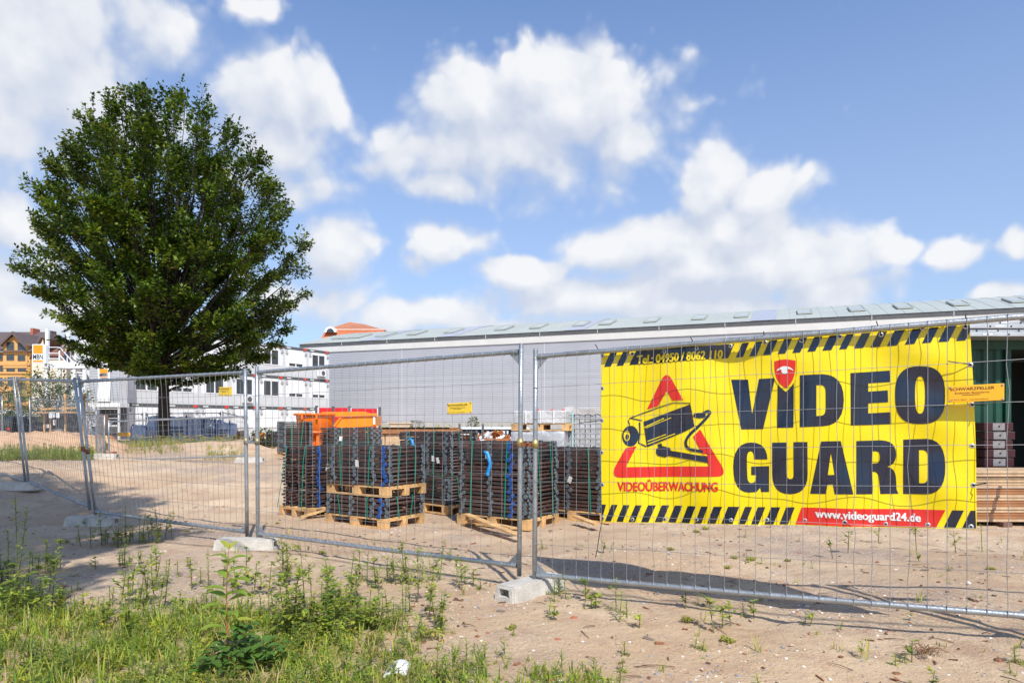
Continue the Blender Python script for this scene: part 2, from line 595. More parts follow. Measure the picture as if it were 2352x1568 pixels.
def make_ground():
    xs = axis_steps(-900, 900, -13, 9, .1, 1.16)
    ys = axis_steps(-60, 1500, 2.0, 19, .1, 1.10)
    nx = len(xs)
    v = [(x, y, ground(x, y)) for y in ys for x in xs]
    f = [(j * nx + i, j * nx + i + 1, (j + 1) * nx + i + 1, (j + 1) * nx + i) for j in range(len(ys) - 1) for i in range(nx - 1)]
    me = bpy.data.meshes.new('ground')
    me.from_pydata(v, [], f)
    me.polygons.foreach_set('use_smooth', [True] * len(f))
    m = bpy.data.materials.new('sandy_ground')
    m.use_nodes = True
    t = m.node_tree
    b = t.nodes['Principled BSDF']
    b.inputs['Roughness'].default_value = .95
    b.inputs['Specular IOR Level'].default_value = .15
    tcn = nd(t, 'ShaderNodeTexCoord')

    def nz(scale, det=5, rough=.6):
        n = nd(t, 'ShaderNodeTexNoise')
        n.inputs['Scale'].default_value = scale
        n.inputs['Detail'].default_value = det
        n.inputs['Roughness'].default_value = rough
        t.links.new(tcn.outputs['Object'], n.inputs['Vector'])
        return n.outputs[0]

    def mr(x, a, c, lo=0, hi=1):
        n = nd(t, 'ShaderNodeMapRange', interpolation_type='SMOOTHSTEP')
        n.inputs['From Min'].default_value = a
        n.inputs['From Max'].default_value = c
        n.inputs['To Min'].default_value = lo
        n.inputs['To Max'].default_value = hi
        t.links.new(x, n.inputs['Value'])
        return n.outputs[0]

    def mix(fac, a, c):
        n = nd(t, 'ShaderNodeMix', data_type='RGBA')
        t.links.new(fac, n.inputs[0])
        for i, q in ((6, a), (7, c)):
            if isinstance(q, tuple):
                n.inputs[i].default_value = q + (1,)
            else:
                t.links.new(q, n.inputs[i])
        return n.outputs[2]
    c = mix(mr(nz(.55), .35, .65), (.52, .37, .24), (.63, .475, .325))
    c = mix(mr(nz(2.3, 7), .45, .70), c, (.47, .32, .215))
    # stony patches: greyer, with speckles
    patch = mr(nz(.42, 6), .50, .64)
    speck = mr(nz(38, 3, .7), .48, .62)
    c2 = mix(speck, (.36, .26, .195), (.60, .50, .42))
    c = mix(mth(t, 'MULTIPLY', patch, .8), c, c2)
    vo = nd(t, 'ShaderNodeTexVoronoi')
    vo.inputs['Scale'].default_value = 26
    t.links.new(tcn.outputs['Object'], vo.inputs['Vector'])
    dots = mr(vo.outputs['Distance'], .12, .26, 1, 0)
    gate = mr(nz(6, 4), .55, .62)
    sepc = nd(t, 'ShaderNodeSeparateColor')
    t.links.new(vo.outputs['Color'], sepc.inputs[0])
    peb = mix(sepc.outputs[0], (.22, .16, .13), (.62, .54, .48))
    c = mix(mth(t, 'MULTIPLY', dots, gate), c, peb)
    crumb = mr(nz(60, 3, .6), .60, .70)
    c = mix(mth(t, 'MULTIPLY', crumb, .6), c, (.16, .09, .055))
    t.links.new(c, b.inputs['Base Color'])
    bp = nd(t, 'ShaderNodeBump')
    bp.inputs['Strength'].default_value = .8
    bp.inputs['Distance'].default_value = .05
    h = mth(t, 'ADD', nz(9, 8, .7), mth(t, 'MULTIPLY', nz(55, 4, .7), .35))
    h = mth(t, 'ADD', h, mth(t, 'MULTIPLY', mth(t, 'MULTIPLY', dots, gate), .5))
    t.links.new(h, bp.inputs['Height'])
    t.links.new(bp.outputs[0], b.inputs['Normal'])
    me.materials.append(m)
    o = bpy.data.objects.new('ground', me)
    COL.objects.link(o)
    tag(o, 'pale sandy building site ground with stony patches', 'ground', kind='structure')


make_ground()

# ------------------------------------------------------------------ warehouse


def line_hit(A, B, px):
    """parameter t on plan line A->B seen at column px"""
    k = (px - 1176.0) / F
    return (k * A.y - A.x) / ((B.x - A.x) - k * (B.y - A.y))


def frame_matrix(o, xdir):
    """Empty with local x along xdir (horizontal), y to the back, z up"""
    o.location = o.location
    o.rotation_euler = (0, 0, math.atan2(xdir.y, xdir.x))


def clad_mat():
    m = mat('ribbed_metal_cladding', (.46, .475, .515), .45, .05, .25, metal=.15)
    t = m.node_tree
    b = t.nodes['Principled BSDF']
    tcn = nd(t, 'ShaderNodeTexCoord')
    sp = nd(t, 'ShaderNodeSeparateXYZ')
    t.links.new(tcn.outputs['Object'], sp.inputs[0])
    # each sheet a little different in tone
    old = b.inputs['Base Color'].links[0].from_socket
    sh = mth(t, 'FLOOR', mth(t, 'MULTIPLY', sp.outputs[2], 1 / .30))
    wn = nd(t, 'ShaderNodeTexWhiteNoise', noise_dimensions='1D')
    t.links.new(sh, wn.inputs['W'])
    sc = nd(t, 'ShaderNodeVectorMath', operation='SCALE')
    t.links.new(old, sc.inputs[0])
    t.links.new(mth(t, 'MULTIPLY_ADD', wn.outputs[0], .10, .93), sc.inputs['Scale'])
    t.links.new(sc.outputs[0], b.inputs['Base Color'])
    return m


W0 = Vector((-23.0, 75.0, 0))
W1 = Vector((38.1, 50.8, 0))
WD = (W1 - W0).normalized()


def make_warehouse():
    T = thing('warehouse', 'long pale grey warehouse with ribbed metal wall and curved metal roof', 'warehouse', W0)
    frame_matrix(T, WD)
    Lw = (W1 - W0).length + 16
    H = 8.95
    # ribbed wall
    mb = MB()
    z = 1.45
    x0, x1 = 3.0, Lw
    prof = []
    while z < H:
        prof += [(z, 0.0), (z + .11, 0.0), (z + .12, .02), (z + .17, .02)]
        z += .18
    prof.append((H, 0.0))
    b = len(mb.v)
    for (zz, d) in prof:
        mb.v += [(x0, d, zz), (x1, d, zz)]
    for i in range(len(prof) - 1):
        mb.f.append((b + 2 * i, b + 2 * i + 1, b + 2 * i + 3, b + 2 * i + 2))
        mb.m.append(0)
        mb.sm.append(False)
    mb.face([(x0, 0, 0), (x0, 0, H), (x0, 24, H), (x0, 24, 0)])
    mb.build('wall_cladding', clad_mat(), T)
    mb = MB()
    for xx in (12.5, 28.0, 44.5, 61.0):
        mb.box2((xx, -.03, 1.47), (xx + .06, -.003, H - .02))
    mb.build('downpipe', M_lgrey, T)
    mb = MB()
    s = 3.0
    while s < Lw:
        mb.box2((s, .03, -.6), (min(s + 1.18, Lw), .4, 1.44))
        s += 1.2
    mb.build('plinth', mat('plinth_concrete', (.40, .40, .39), .9, .12, 1.5, bump=.2), T)
    # fascia and black gutter
    mb = MB()
    mb.box2((.0, -.10, H), (Lw, .6, H + .62))
    mb.build('fascia', mat('fascia_white', (.60, .60, .58), .6, .06, .7), T)
    mb = MB()
    mb.box2((-.3, -.14, H + .623), (Lw, .6, H + .98))
    mb.build('gutter', M_dgrey, T)
    mb = MB()
    for i in range(13):
        xx = 5.2 + i * 5.6
        mb.box2((xx, -.165, H + .6), (xx + .05, -.143, H + 1.0))
    mb.build('gutter_bracket', M_lgrey, T)
    # curved roof
    rp = [(-.2, .98), (2, 1.58), (4, 2.12), (6, 2.62), (8, 3.06), (9.5, 3.33), (11, 3.5), (14, 3.58), (18, 3.6)]

    def roofz(d):
        for (a, b_) in zip(rp, rp[1:]):
            if a[0] <= d <= b_[0]:
                return H + a[1] + (b_[1] - a[1]) * (d - a[0]) / (b_[0] - a[0])
        return H + rp[-1][1]
    mroof = mat('pale_metal_roof', (.44, .465, .42), .5, .06, .5, metal=.1)
    mb = MB()
    o = 0
    for (d, zz) in rp:
        mb.v += [(-.5, d, H + zz), (Lw, d, H + zz)]
    for i in range(len(rp) - 1):
        mb.f.append((2 * i, 2 * i + 1, 2 * i + 3, 2 * i + 2))
        mb.m.append(0)
        mb.sm.append(True)
    mb.face([(-.5, d, H + zz) for d, zz in rp] + [(-.5, 18, H + .86)], 0)
    mb.face([(-.5, 18, H + 3.6), (Lw, 18, H + 3.6), (Lw, 36, H + .9), (-.5, 36, H + .9)], 0)
    # standing seams
    s = .4
    while s < Lw:
        for (a, b_) in zip(rp[:-1], rp[1:]):
            mb.bar((s, a[0], H + a[1] + .005), (s, b_[0], H + b_[1] + .005), .03, .03)
        s += 1.2
    mb.build('roof', mroof, T)
    # lavender roof strips
    for px in (845, 1026, 1320, 1754):
        t = line_hit(W0, W1, px) * (W1 - W0).length
        mb = MB()
        for (a, b_) in zip(rp[:-1], rp[1:]):
            mb.face([(t - 1.0, a[0], H + a[1] + .025), (t + 1.0, a[0], H + a[1] + .025), (t + 1.0, b_[0], H + b_[1] + .025), (t - 1.0, b_[0], H + b_[1] + .025)], 0, True)
        mb.build('roof_strip', mat('lavender_roof_sheet', (.39, .405, .46), .35, .05, 1), T)
    sky_px = [723, 745, 768, 826, 899, 986, 1105, 1187, 1288, 1350, 1456, 1570, 1671, 1821, 1946, 2058, 2191, 2330]
    for px in sky_px:
        t = line_hit(W0, W1, px) * (W1 - W0).length + 1.0
        d0, d1 = 2.3, 5.0
        fr = MB()
        A, B_, C_, D_ = Vector((t - .55, d0, roofz(d0) + .12)), Vector((t + .55, d0, roofz(d0) + .12)), Vector((t + .55, d1, roofz(d1) + .12)), Vector((t - .55, d1, roofz(d1) + .12))
        for a, b_ in ((A, B_), (B_, C_), (C_, D_), (D_, A)):
            fr.bar(a, b_, .09, .14)
        o = fr.build('skylight', mat('skylight_frame', (.36, .385, .36), .5, .05, 1), T)
        pn = MB()
        n = Vector((0, -.2, .03))
        up = Vector((0, 0, .03))
        pn.face([A + up, B_ + up, C_ + up, D_ + up])
        pn.build('pane', mat('milky_skylight', (.44, .47, .44), .25, .05, 1), o)


make_warehouse()

# ------------------------------------------------------------------ orange tiled building behind the warehouse


def make_mansard():
    T = thing('tiled_building', 'building with orange hipped tile roof showing above the left end of the warehouse roof', 'building', P(806, 968, 112).xy.to_3d())
    Y = 112.0
    k = Y / F

    def X(px):
        return (px - 806) * k

    def Z(py):
        return EYE - (py - HOR) * k
    zb, zm, zt = Z(800), Z(754), Z(741)
    x0, x1 = X(726), X(890)
    xm0, xm1 = X(742), X(877)
    mb = MB()
    lo = [(x0, 0, zb), (x1, 0, zb), (x1, 14, zb), (x0, 14, zb)]
    md = [(xm0, 1.5, zm), (xm1, 1.5, zm), (xm1, 12.5, zm), (xm0, 12.5, zm)]
    for i in range(4):
        j = (i + 1) % 4
        mb.face([lo[i], lo[j], md[j], md[i]])
    mb.build('lower_roof', M_tile_o, T)
    mb = MB()
    tp = [(X(781), 6.5, zt + 1.05), (X(815), 7.5, zt + .8)]
    mb.face([md[0], md[1], tp[1], tp[0]])
    mb.face([md[1], md[2], tp[1]])
    mb.face([md[2], md[3], tp[0], tp[1]])
    mb.face([md[3], md[0], tp[0]])
    mb.build('upper_roof', mat('tan_roof_tiles', (.40, .16, .085), .8, .15, 1.2), T)
    mb = MB()
    mb.bar(md[0], md[1], .3, .22)
    mb.bar(md[1], md[2], .3, .22)
    mb.bar(md[3], md[0], .3, .22)
    mb.build('cornice', mat('pinkish_trim', (.70, .45, .35), .8, .05, 2), T)
    mb = MB()
    mb.box2((x0 + .3, .4, 0), (x1 - .3, 13.6, zb))
    mb.build('wall', M_brick, T)
    # round dormer window
    d = MB()
    cx, cz = X(757), Z(762)
    for i in range(15):
        a0, a1 = math.pi * i / 15, math.pi * (i + 1) / 15
        pts = [(cx + r * math.cos(a), .4, cz + r * math.sin(a)) for r, a in ((.95, a0), (.95, a1), (.62, a1), (.62, a0))]
        d.face(pts)
        d.face([(cx + .95 * math.cos(a0), .4, cz + .95 * math.sin(a0)), (cx + .95 * math.cos(a1), .4, cz + .95 * math.sin(a1)), (cx + .95 * math.cos(a1), 2.2, cz + .95 * math.sin(a1)), (cx + .95 * math.cos(a0), 2.2, cz + .95 * math.sin(a0))])
    o = d.build('dormer', M_white, T)
    g_ = MB()
    g_.face([(cx + .62 * math.cos(math.pi * i / 12), .45, cz + .62 * math.sin(math.pi * i / 12)) for i in range(13)])
    g_.build('pane', M_glass, o)


make_mansard()

# ------------------------------------------------------------------ text


def text_polys(body, shear=0.0, bold=.0):
    cu = bpy.data.curves.new('lettering_source', 'FONT')
    cu.body = body
    cu.size = 1.0
    cu.offset = bold
    cu.shear = shear
    cu.resolution_u = 4
    o = bpy.data.objects.new('lettering_source', cu)
    COL.objects.link(o)
    dg = bpy.context.evaluated_depsgraph_get()
    dg.update()
    me = bpy.data.meshes.new_from_object(o.evaluated_get(dg))
    tris = []
    for p in me.polygons:
        tris.append([(me.vertices[i].co.x, me.vertices[i].co.y) for i in p.vertices])
    bpy.data.objects.remove(o)
    bpy.data.curves.remove(cu)
    bpy.data.meshes.remove(me)
    xs = [q[0] for f in tris for q in f]
    ys = [q[1] for f in tris for q in f]
    x0, x1, y0, y1 = min(xs), max(xs), min(ys), max(ys)
    return [[((a - x0) / (x1 - x0), (b - y0) / (y1 - y0)) for a, b in f] for f in tris]


def text_on(mb, body, o, ax, ay, m=0, bold=.0, shear=0.0):
    """flat lettering filling the parallelogram o, o+ax, o+ay"""
    for f in text_polys(body, shear, bold):
        mb.face([o + ax * a + ay * b for a, b in f], m)


# ------------------------------------------------------------------ site office containers (three floors)
CB0 = Vector((-18.2, 68.0, 0))      # right end of the front
CBD = Vector((-3.9, -7.6, 0)).normalized()
CW, CH = 3.0, 2.8
ORD = ['first', 'second', 'third', 'fourth', 'fifth', 'sixth', 'seventh']
FLO = ['ground', 'middle', 'top']


def container_parts(T, kind):
    """front faces local -y, x runs to the right"""
    fr = MB()
    for x in (0.07, CW - .07):
        fr.box2((x - .07, 0, .0), (x + .07, .14, CH - .25))
    fr.box2((0.003, .003, 0.0), (CW - .003, .137, .14))
    fr.build('frame', M_lgrey if kind != 'x' else M_white, T)
    bd = MB()
    bd.box2((0.0, -.02, CH - .25), (CW, .16, CH))
    bd.build('roof_beam', M_dgrey, T)
    bd = MB()
    bd.box2((.02, .16, CH - .23), (CW - .02, 6.0, CH - .01))
    bd.box2((.02, .14, 0.01), (.06, 6.0, CH - .25))
    bd.box2((CW - .06, .14, 0.01), (CW - .02, 6.0, CH - .25))
    bd.build('shell', M_offw, T)
    lg = MB()
    lg.box2((CW - .55, -.035, CH - .22), (CW - .20, -.022, CH - .03))
    lg.build('logo_plate', M_logo_red, T)
    lg = MB()
    lg.box2((.35, -.033, CH - .17), (.85, -.022, CH - .08))
    lg.build('name_strip', M_white, T)
    wl = MB()
    wl.box2((.14, .05, .14), (CW - .14, .11, CH - .25))
    wl.build('wall_panel', M_offw, T)
    for x in (.30, CW - .30):
        lm = MB()
        lm.box2((x - .07, -.10, CH - .62), (x + .07, .05, CH - .42))
        lm.box2((x - .11, -.16, CH - .47), (x + .11, -.101, CH - .36))
        lm.build('bracket', M_lgrey, T)
    if kind == 'door':
        d = MB()
        d.box2((1.6, .02, .16), (2.5, .048, 2.2))
        o = d.build('door', mat('grey_door', (.30, .31, .32), .6, .1, 2), T)  # plain mid grey door
        h = MB()
        h.box2((1.68, -.02, 1.1), (1.8, .018, 1.14))
        h.build('handle', M_dgrey, o)
        return
    x0, x1, z0, z1 = .62, 2.38, 1.0, 2.28
    f = MB()
    f.box2((x0 - .06, .0, z0 - .07), (x1 + .06, .048, z0))
    f.box2((x0 - .06, .0, z1), (x1 + .06, .048, z1 + .24))
    f.box2((x0 - .06, .003, z0), (x0 + .05, .048, z1))
    f.box2((x1 - .05, .003, z0), (x1 + .06, .048, z1))
    f.box2(((x0 + x1) / 2 - .06, .003, z0), ((x0 + x1) / 2 + .06, .048, z1))
    wf = f.build('window', M_white, T)
    for a, b in ((x0 + .05, (x0 + x1) / 2 - .06), ((x0 + x1) / 2 + .06, x1 - .05)):
        g_ = MB()
        g_.box2((a, .022, z0), (b, .046, z1))
        g_.build('pane', M_glass, wf)
    if kind == 'shutter':
        s = MB()
        z = z0 + .26
        while z < z1 + .2:
            s.box2((x0 - .03, -.03, z), (x1 + .03, -.002, min(z + .098, z1 + .22)))
            z += .1
        s.build('shutter', M_white, T)
    if kind == 'closed':
        s = MB()
        z = z0 - .05
        while z < z1 + .2:
            s.box2((x0 - .03, -.03, z), (x1 + .03, -.002, min(z + .098, z1 + .22)))
            z += .1
        s.build('shutter', M_white, T)
    lw = MB()
    lw.box2((.16, .03, .16), (CW - .16, .0485, .95))
    lw.build('lower_panel', M_lgrey, T)


def make_containers():
    protos = {}
    kinds = {2: ['win', 'shutter', 'win', 'win', 'shutter', 'win', 'win'],
             1: ['shutter', 'shutter', 'win', 'win', 'win', 'shutter', 'win'],
             0: ['closed', 'closed', 'closed', 'closed', 'closed', 'door', 'closed']}
    desc = {'win': 'two-pane window', 'shutter': 'shutter drawn almost down', 'closed': 'shutter fully closed', 'door': 'grey door'}
    rz = math.atan2(-CBD.y, -CBD.x)
    for fl in range(3):
        for i in range(7):
            k = kinds[fl][i]
            lab = f"white site office container, {FLO[fl]} floor, {ORD[i]} from the right end, {desc[k]}"
            p = CB0 + CBD * CW * (i + 1)
            loc = (p.x, p.y, fl * (CH + .005))
            if k not in protos:
                T = thing('office_container', lab, 'office container', loc, rz, 'stacked site office containers')
                container_parts(T, k)
                protos[k] = (T, [(c, kids(c)) for c in kids(T)])
            else:
                dup(protos[k][0], loc, rz, lab, None, protos[k][1])
    # air conditioners
    for n_, (i, fl, lab) in enumerate(((0, 2, 'white air conditioner on the top floor container at the right end'), (3, 1, 'white air conditioner on a middle floor container beside the yellow fence sign'))):
        p = CB0 + CBD * CW * (i + .45)
        loc = Vector((p.x, p.y, fl * CH + .22)) + Vector((-CBD.y, CBD.x, 0)) * .0
        T = thing('air_conditioner', lab, 'air conditioner', loc, rz, 'wall air conditioners')
        m = MB()
        m.box2((-.45, -.4, .05), (.45, -.06, .65))
        m.build('case', M_offw, T, .02)
        m = MB()
        m.lathe([(.0, 0), (.24, 0)], 20)
        o = m.build('fan_grille', M_dgrey, T)
        o.rotation_euler = (R(90), 0, 0)
        o.location = (.08, -.405, .35)
        m = MB()
        m.box2((-.4, -.4, -.02), (-.34, -.02, .045))
        m.box2((.34, -.4, -.02), (.4, -.02, .045))
        m.build('bracket', M_lgrey, T)


make_containers()

# ------------------------------------------------------------------ entrance block with stair tower


def make_entrance():
    Y = 46.5
    k = Y / F
    rz = 0.0
    T = thing('entrance_block', 'white entrance block with grey ribbed cladding, lattice stair below, beside the office containers', 'building', (P(205, 968, Y).x, Y, 0))

    def X(px):
        return (px - 205) * k

    def Z(py):
        return EYE - (py - HOR) * k
    # ribbed front
    mb = MB()
    z0, z1, x0, x1 = Z(925), Z(833), X(205), X(274)
    z = z0
    while z < z1 - .05:
        mb.box2((x0, 0, z), (x1, .06, z + .075))
        mb.box2((x0, .03, z + .075), (x1, .06, z + .11))
        z += .11
    mb.build('cladding', mat('grey_ribbed_panel', (.50, .52, .55), .5, .06, 2), T)
    mb = MB()
    mb.box2((x0 - .06, -.04, z0 - .28), (x1 + .06, 1.1, z0 - .003))
    mb.box2((x0 - .06, -.04, z1 + .003), (x1 + .06, 1.1, z1 + .12))
    mb.box2((x0, .065, z0), (x1, 1.0, z1))
    mb.build('body', M_offw, T)
    mb = MB()
    mb.box2((x0 + .1, 1.0, 0), (x1 - .1, 1.08, z0 - .3))
    mb.build('recess', M_dgrey, T)
    for xx in (x0 + .03, x1 - .05):
        p = MB()
        p.box2((xx - .06, 0, 0), (xx + .06, .12, z0 - .285))
        p.build('post', M_lgrey, T)
    # lattice at the foot
    lt = MB()
    zt = z0 - .3
    lt.bar((x0 + .12, .05, zt - .1), (x1 - .15, .05, zt - .1), .05, .05)
    lt.bar((x0 + .12, .05, zt - .75), (x1 - .15, .05, zt - .75), .05, .05)
    lt.bar((x0 + .12, .05, zt - 1.25), (x1 - .15, .05, zt - 1.25), .06, .1)
    lt.bar((x0 + .45, .06, zt - 1.25), (x0 + .45, .06, zt), .05, .05)
    for i in range(4):
        a = zt - .1 - i * .3
        lt.bar((x0 + .1, .09, a), (x0 + .45, .09, a - .3), .035, .035)
        lt.bar((x0 + .45, .12, a), (x0 + .1, .12, a - .3), .035, .035)
    lt.bar((x0 + .3, .15, zt - 1.2), (x0 + .75, .15, zt - .45), .05, .05)
    lt.build('lattice', M_lgrey, T)
    # upper wall behind the tree
    mb = MB()
    mb.box2((X(228), .5, z1 + .125), (X(276), 1.0, Z(770)))
    mb.build('upper_wall', M_lgrey, T)
    # hanging banner
    B = thing('wall_banner', 'white hanging banner with orange square and lettering on the grey ribbed block', 'banner', (P(205, 968, Y).x, Y - .07, 0))
    s = MB()
    a, b = X(226.5), X(255)
    n = 14
    for i in range(n):
        u0, u1 = i / n, (i + 1) / n
        w = lambda u: -.035 * math.sin(u * 9) * (.3 + u) - .02
        q0, q1 = Z(833) + (Z(922) - Z(833)) * u0, Z(833) + (Z(922) - Z(833)) * u1
        s.face([(a, w(u0), q0), (a, w(u1), q1), (b, w(u1), q1), (b, w(u0), q0)], 0, True)
    s.build('sheet', M_white, B)
    l = MB()
    l.box2((X(232), -.085, Z(857)), (X(249.5), -.075, Z(847)))
    l.build('orange_square', M_mbn, B)
    l = MB()
    l.box2((X(232), -.085, Z(866.5)), (X(249.5), -.075, Z(864.8)))
    l.build('orange_line', M_mbn, B)
    l = MB()
    text_on(l, 'MBN', Vector((X(231.5), -.08, Z(863.5))), Vector((X(249.5) - X(231.5), 0, 0)), Vector((0, 0, Z(858.5) - Z(863.5))), 0, .03)
    l.build('lettering', M_navy, B)
    # stair tower
    Tt = thing('stair_tower', 'white steel stair tower with balcony, railings and flights beside the entrance block', 'stair tower', (P(205, 968, Y).x, Y - .4, 0))
    zc = Z(840)
    xs = [X(118), X(146), X(180), X(203)]
    for i, (xx, top) in enumerate(zip(xs, (Z(757), zc, zc, Z(780)))):
        for yy in (0, 2.2):
            if yy and i in (1, 2):
                continue
            c = MB()
            c.box2((xx - .1, yy - .08, 0), (xx + .1, yy + .08, top))
            c.build('column', M_white, Tt)
    d = MB()
    d.box2((xs[0] - .1, -.1, zc - .14), (xs[3] + .1, 2.4, zc + .10))
    d.box2((xs[0] - .1, -.14, zc - .20), (xs[3] + .1, -.101, zc + .2))
    d.build('platform', M_white, Tt)
    rl = MB()
    zr = zc + .2
    for h in (.25, .62, 1.02):
        rl.bar((xs[0], -.05, zr + h), (xs[1], -.05, zr + h), .045, .045)
        rl.bar((xs[0], 2.2, zr + h), (xs[3], 2.2, zr + h), .045, .045)
    for xx in (xs[0] + .02, xs[1], X(182)):
        rl.bar((xx, -.02, zr), (xx, -.02, zr + 1.05), .07, .07)
    for h in (1.02, .5):
        rl.bar((xs[1], .02, zr + h), (X(176), .02, zr + h - 1.0), .05, .05)
        rl.bar((X(182), .02, zr + h), (xs[3], .02, zr + h - .75), .05, .05)
    rl.build('railing', M_white, Tt)
    fl = MB()
    for (za, zb_, xa, xb) in ((zc - .2, zc - 2.0, X(165), X(203)), (zc - 2.7, zc - 4.4, X(150), X(195))):
        for yy in (.5, 1.6):
            fl.bar((xa, yy, za), (xb, yy, zb_), .05, .2)
        for q in range(9):
            u = (q + .5) / 9
            fl.box2((xa + (xb - xa) * u - .14, .52, za + (zb_ - za) * u - .02), (xa + (xb - xa) * u + .14, 1.58, za + (zb_ - za) * u + .02))
        fl.bar((xa, .45, za + .9), (xb, .45, zb_ + .9), .045, .045)
    fl.build('stair_flight', M_lgrey, Tt)
    lf = MB()
    for zz in (zc - 2.6, zc - 4.3):
        for h in (0, .35, .9):
            lf.bar((xs[0], .0, zz + h), (xs[2], .0, zz + h), .045, .045)
        lf.box2((xs[0], 0.1, zz - .1), (xs[1], 2.2, zz - .01))
    lf.build('landing', M_lgrey, Tt)
    gl = MB()
    gl.box2((X(124), 2.5, zc + .2), (X(141), 2.54, zc + 1.7))
    gl.box2((X(184), 2.3, zc + .2), (X(203), 2.34, Z(783)))
    gl.build('screen_panel', mat('grey_screen', (.34, .36, .38), .3, .1, 2), Tt)
    # company sign on the tower
    Sg = thing('company_sign', 'square white sign box with orange square and lettering on the stair tower corner', 'sign', (P(205, 968, Y).x, Y - .62, 0))
    b_ = MB()
    b_.box2((X(91.5), -.12, Z(835)), (X(117), .12, Z(793)))
    b_.box2((X(117) + .003, -.10, Z(836)), (X(122), .12, Z(795)))
    b_.build('box', M_white, Sg)
    l = MB()
    l.box2((X(94), -.135, Z(814)), (X(115.5), -.125, Z(795)))
    l.build('orange_square', M_mbn, Sg)
    l = MB()
    l.box2((X(93.5), -.135, Z(833)), (X(115.5), -.125, Z(829)))
    l.build('orange_line', M_mbn, Sg)
    l = MB()
    text_on(l, 'MBN', Vector((X(93.5), -.13, Z(827))), Vector((X(116) - X(93.5), 0, 0)), Vector((0, 0, Z(816) - Z(827))), 0, .015)
    l.build('lettering', M_navy, Sg)
    return zc, X


TOWER_Z, TX = make_entrance()

# ------------------------------------------------------------------ houses at the left


def windows_on(T, rows, Y0, k, cx, w, frame=M_white, sill=True):
    for (px, py, pw, ph) in rows:
        x, z = (px - cx) * k, EYE - (py - HOR) * k
        hw, hh = pw * k / 2, ph * k / 2
        f = MB()
        t = .09
        y0, y1 = Y0 - .06, Y0 - .002
        f.box2((x - hw - t, y0, z - hh - t), (x + hw + t, y1, z - hh))
        f.box2((x - hw - t, y0, z + hh), (x + hw + t, y1, z + hh + t))
        f.box2((x - hw - t, y0, z - hh), (x - hw, y1, z + hh))
        f.box2((x + hw, y0, z - hh), (x + hw + t, y1, z + hh))
        f.box2((x - .04, y0, z - hh), (x + .04, y1, z + hh))
        f.box2((x - hw, y0 + .003, z + hh * .35), (x + hw, y1, z + hh * .35 + .06))
        o = f.build('window', frame, T)
        g_ = MB()
        g_.box2((x - hw, Y0 - .03, z - hh), (x + hw, Y0 - .004, z + hh))
        g_.build('pane', M_glass, o)


def make_ochre_house():
    Y, cx = 85.0, 35.0
    k = Y / F
    T = thing('ochre_house', 'ochre plastered house with dark tiled roof and steep front gable at the left edge', 'house', (P(cx, 968, Y).x, Y, 0))

    def X(px):
        return (px - cx) * k

    def Z(py):
        return EYE - (py - HOR) * k
    x0, x1 = X(-90), X(69)
    ez = Z(808)
    mb = MB()
    mb.box2((x0, 0, 0), (x1, 11, ez))
    # gable wall
    ga, gb, ap = X(8), X(64), (X(37), Z(767))
    mb.face([(ga, -.1, ez - 2), (gb, -.1, ez - 2), (gb, -.1, Z(790)), (ap[0], -.1, ap[1]), (ga, -.1, Z(790))])
    mb.face([(gb, -.1, ez - 2), (gb, 6, ez - 2), (gb, 6, Z(790)), (gb, -.1, Z(790))])
    mb.face([(ga, 6, ez - 2), (ga, -.1, ez - 2), (ga, -.1, Z(790)), (ga, 6, Z(790))])
    mb.build('wall', M_ochre, T)
    rf = MB()
    rz_ = Z(749)
    hip = X(55)
    rf.face([(x0, -.5, ez), (x1 + .3, -.5, ez), (hip, 5.5, rz_), (x0, 5.5, rz_)])
    rf.face([(x1 + .3, -.5, ez), (x1 + .3, 11.5, ez), (hip, 5.5, rz_)])
    rf.face([(x1 + .3, 11.5, ez), (x0, 11.5, ez), (x0, 5.5, rz_), (hip, 5.5, rz_)])
    ro = rf.build('roof', M_tile, T)
    gr = MB()
    for sx_, ex in ((-1, X(4)), (1, X(68))):
        e = (ex, Z(795))
        for (ya, yb) in ((-.7, 6.5),):
            A = Vector((ap[0], ya, ap[1] + .25))
            Bp = Vector((e[0], ya, e[1]))
            gr.face([A, Bp, Bp + Vector((0, yb - ya, 0)), A + Vector((0, yb - ya, 0))])
            dn = Vector((0, 0, -.35))
            gr.face([A, Bp, Bp + dn, A + dn])
    gr.build('gable_roof', M_tile, T)
    ch = MB()
    ch.box2((X(11), 4.5, rz_ - .5), (X(18), 5.8, Z(742)))
    ch.build('chimney', M_brick, ro)
    ch = MB()
    ch.box2((X(50), 5, rz_ - .5), (X(56), 6, Z(747)))
    ch.build('chimney', M_tile, ro)
    bd = MB()
    for py in (839, 858, 899, 932):
        bd.box2((x0, -.16, Z(py)), (x1 + .02, -.005, Z(py) + .22))
    bd.build('string_course', mat('ochre_band', (.62, .33, .12), .85, .06, 1), T)
    windows_on(T, [(25.5, 794.5, 14, 14), (51, 796, 14, 14)], -.1, k, cx, 0, M_dgrey)
    windows_on(T, [(0, 820, 12, 10), (25.5, 821, 14, 10), (51, 822, 14, 10)], -.1, k, cx, 0, M_dgrey)
    windows_on(T, [(2, 848, 8, 11), (20, 848, 6, 11), (30, 848, 6, 11), (46, 849, 6, 11), (55, 849, 6, 11),
                   (0, 876, 9, 15), (25, 876, 11, 17), (52, 876, 11, 17),
                   (0, 913, 9, 16), (25, 913, 11, 17), (51, 913, 11, 17), (-30, 876, 11, 17), (-30, 913, 11, 17), (-30, 848, 8, 11)], -.005, k, cx, 0, M_dgrey)


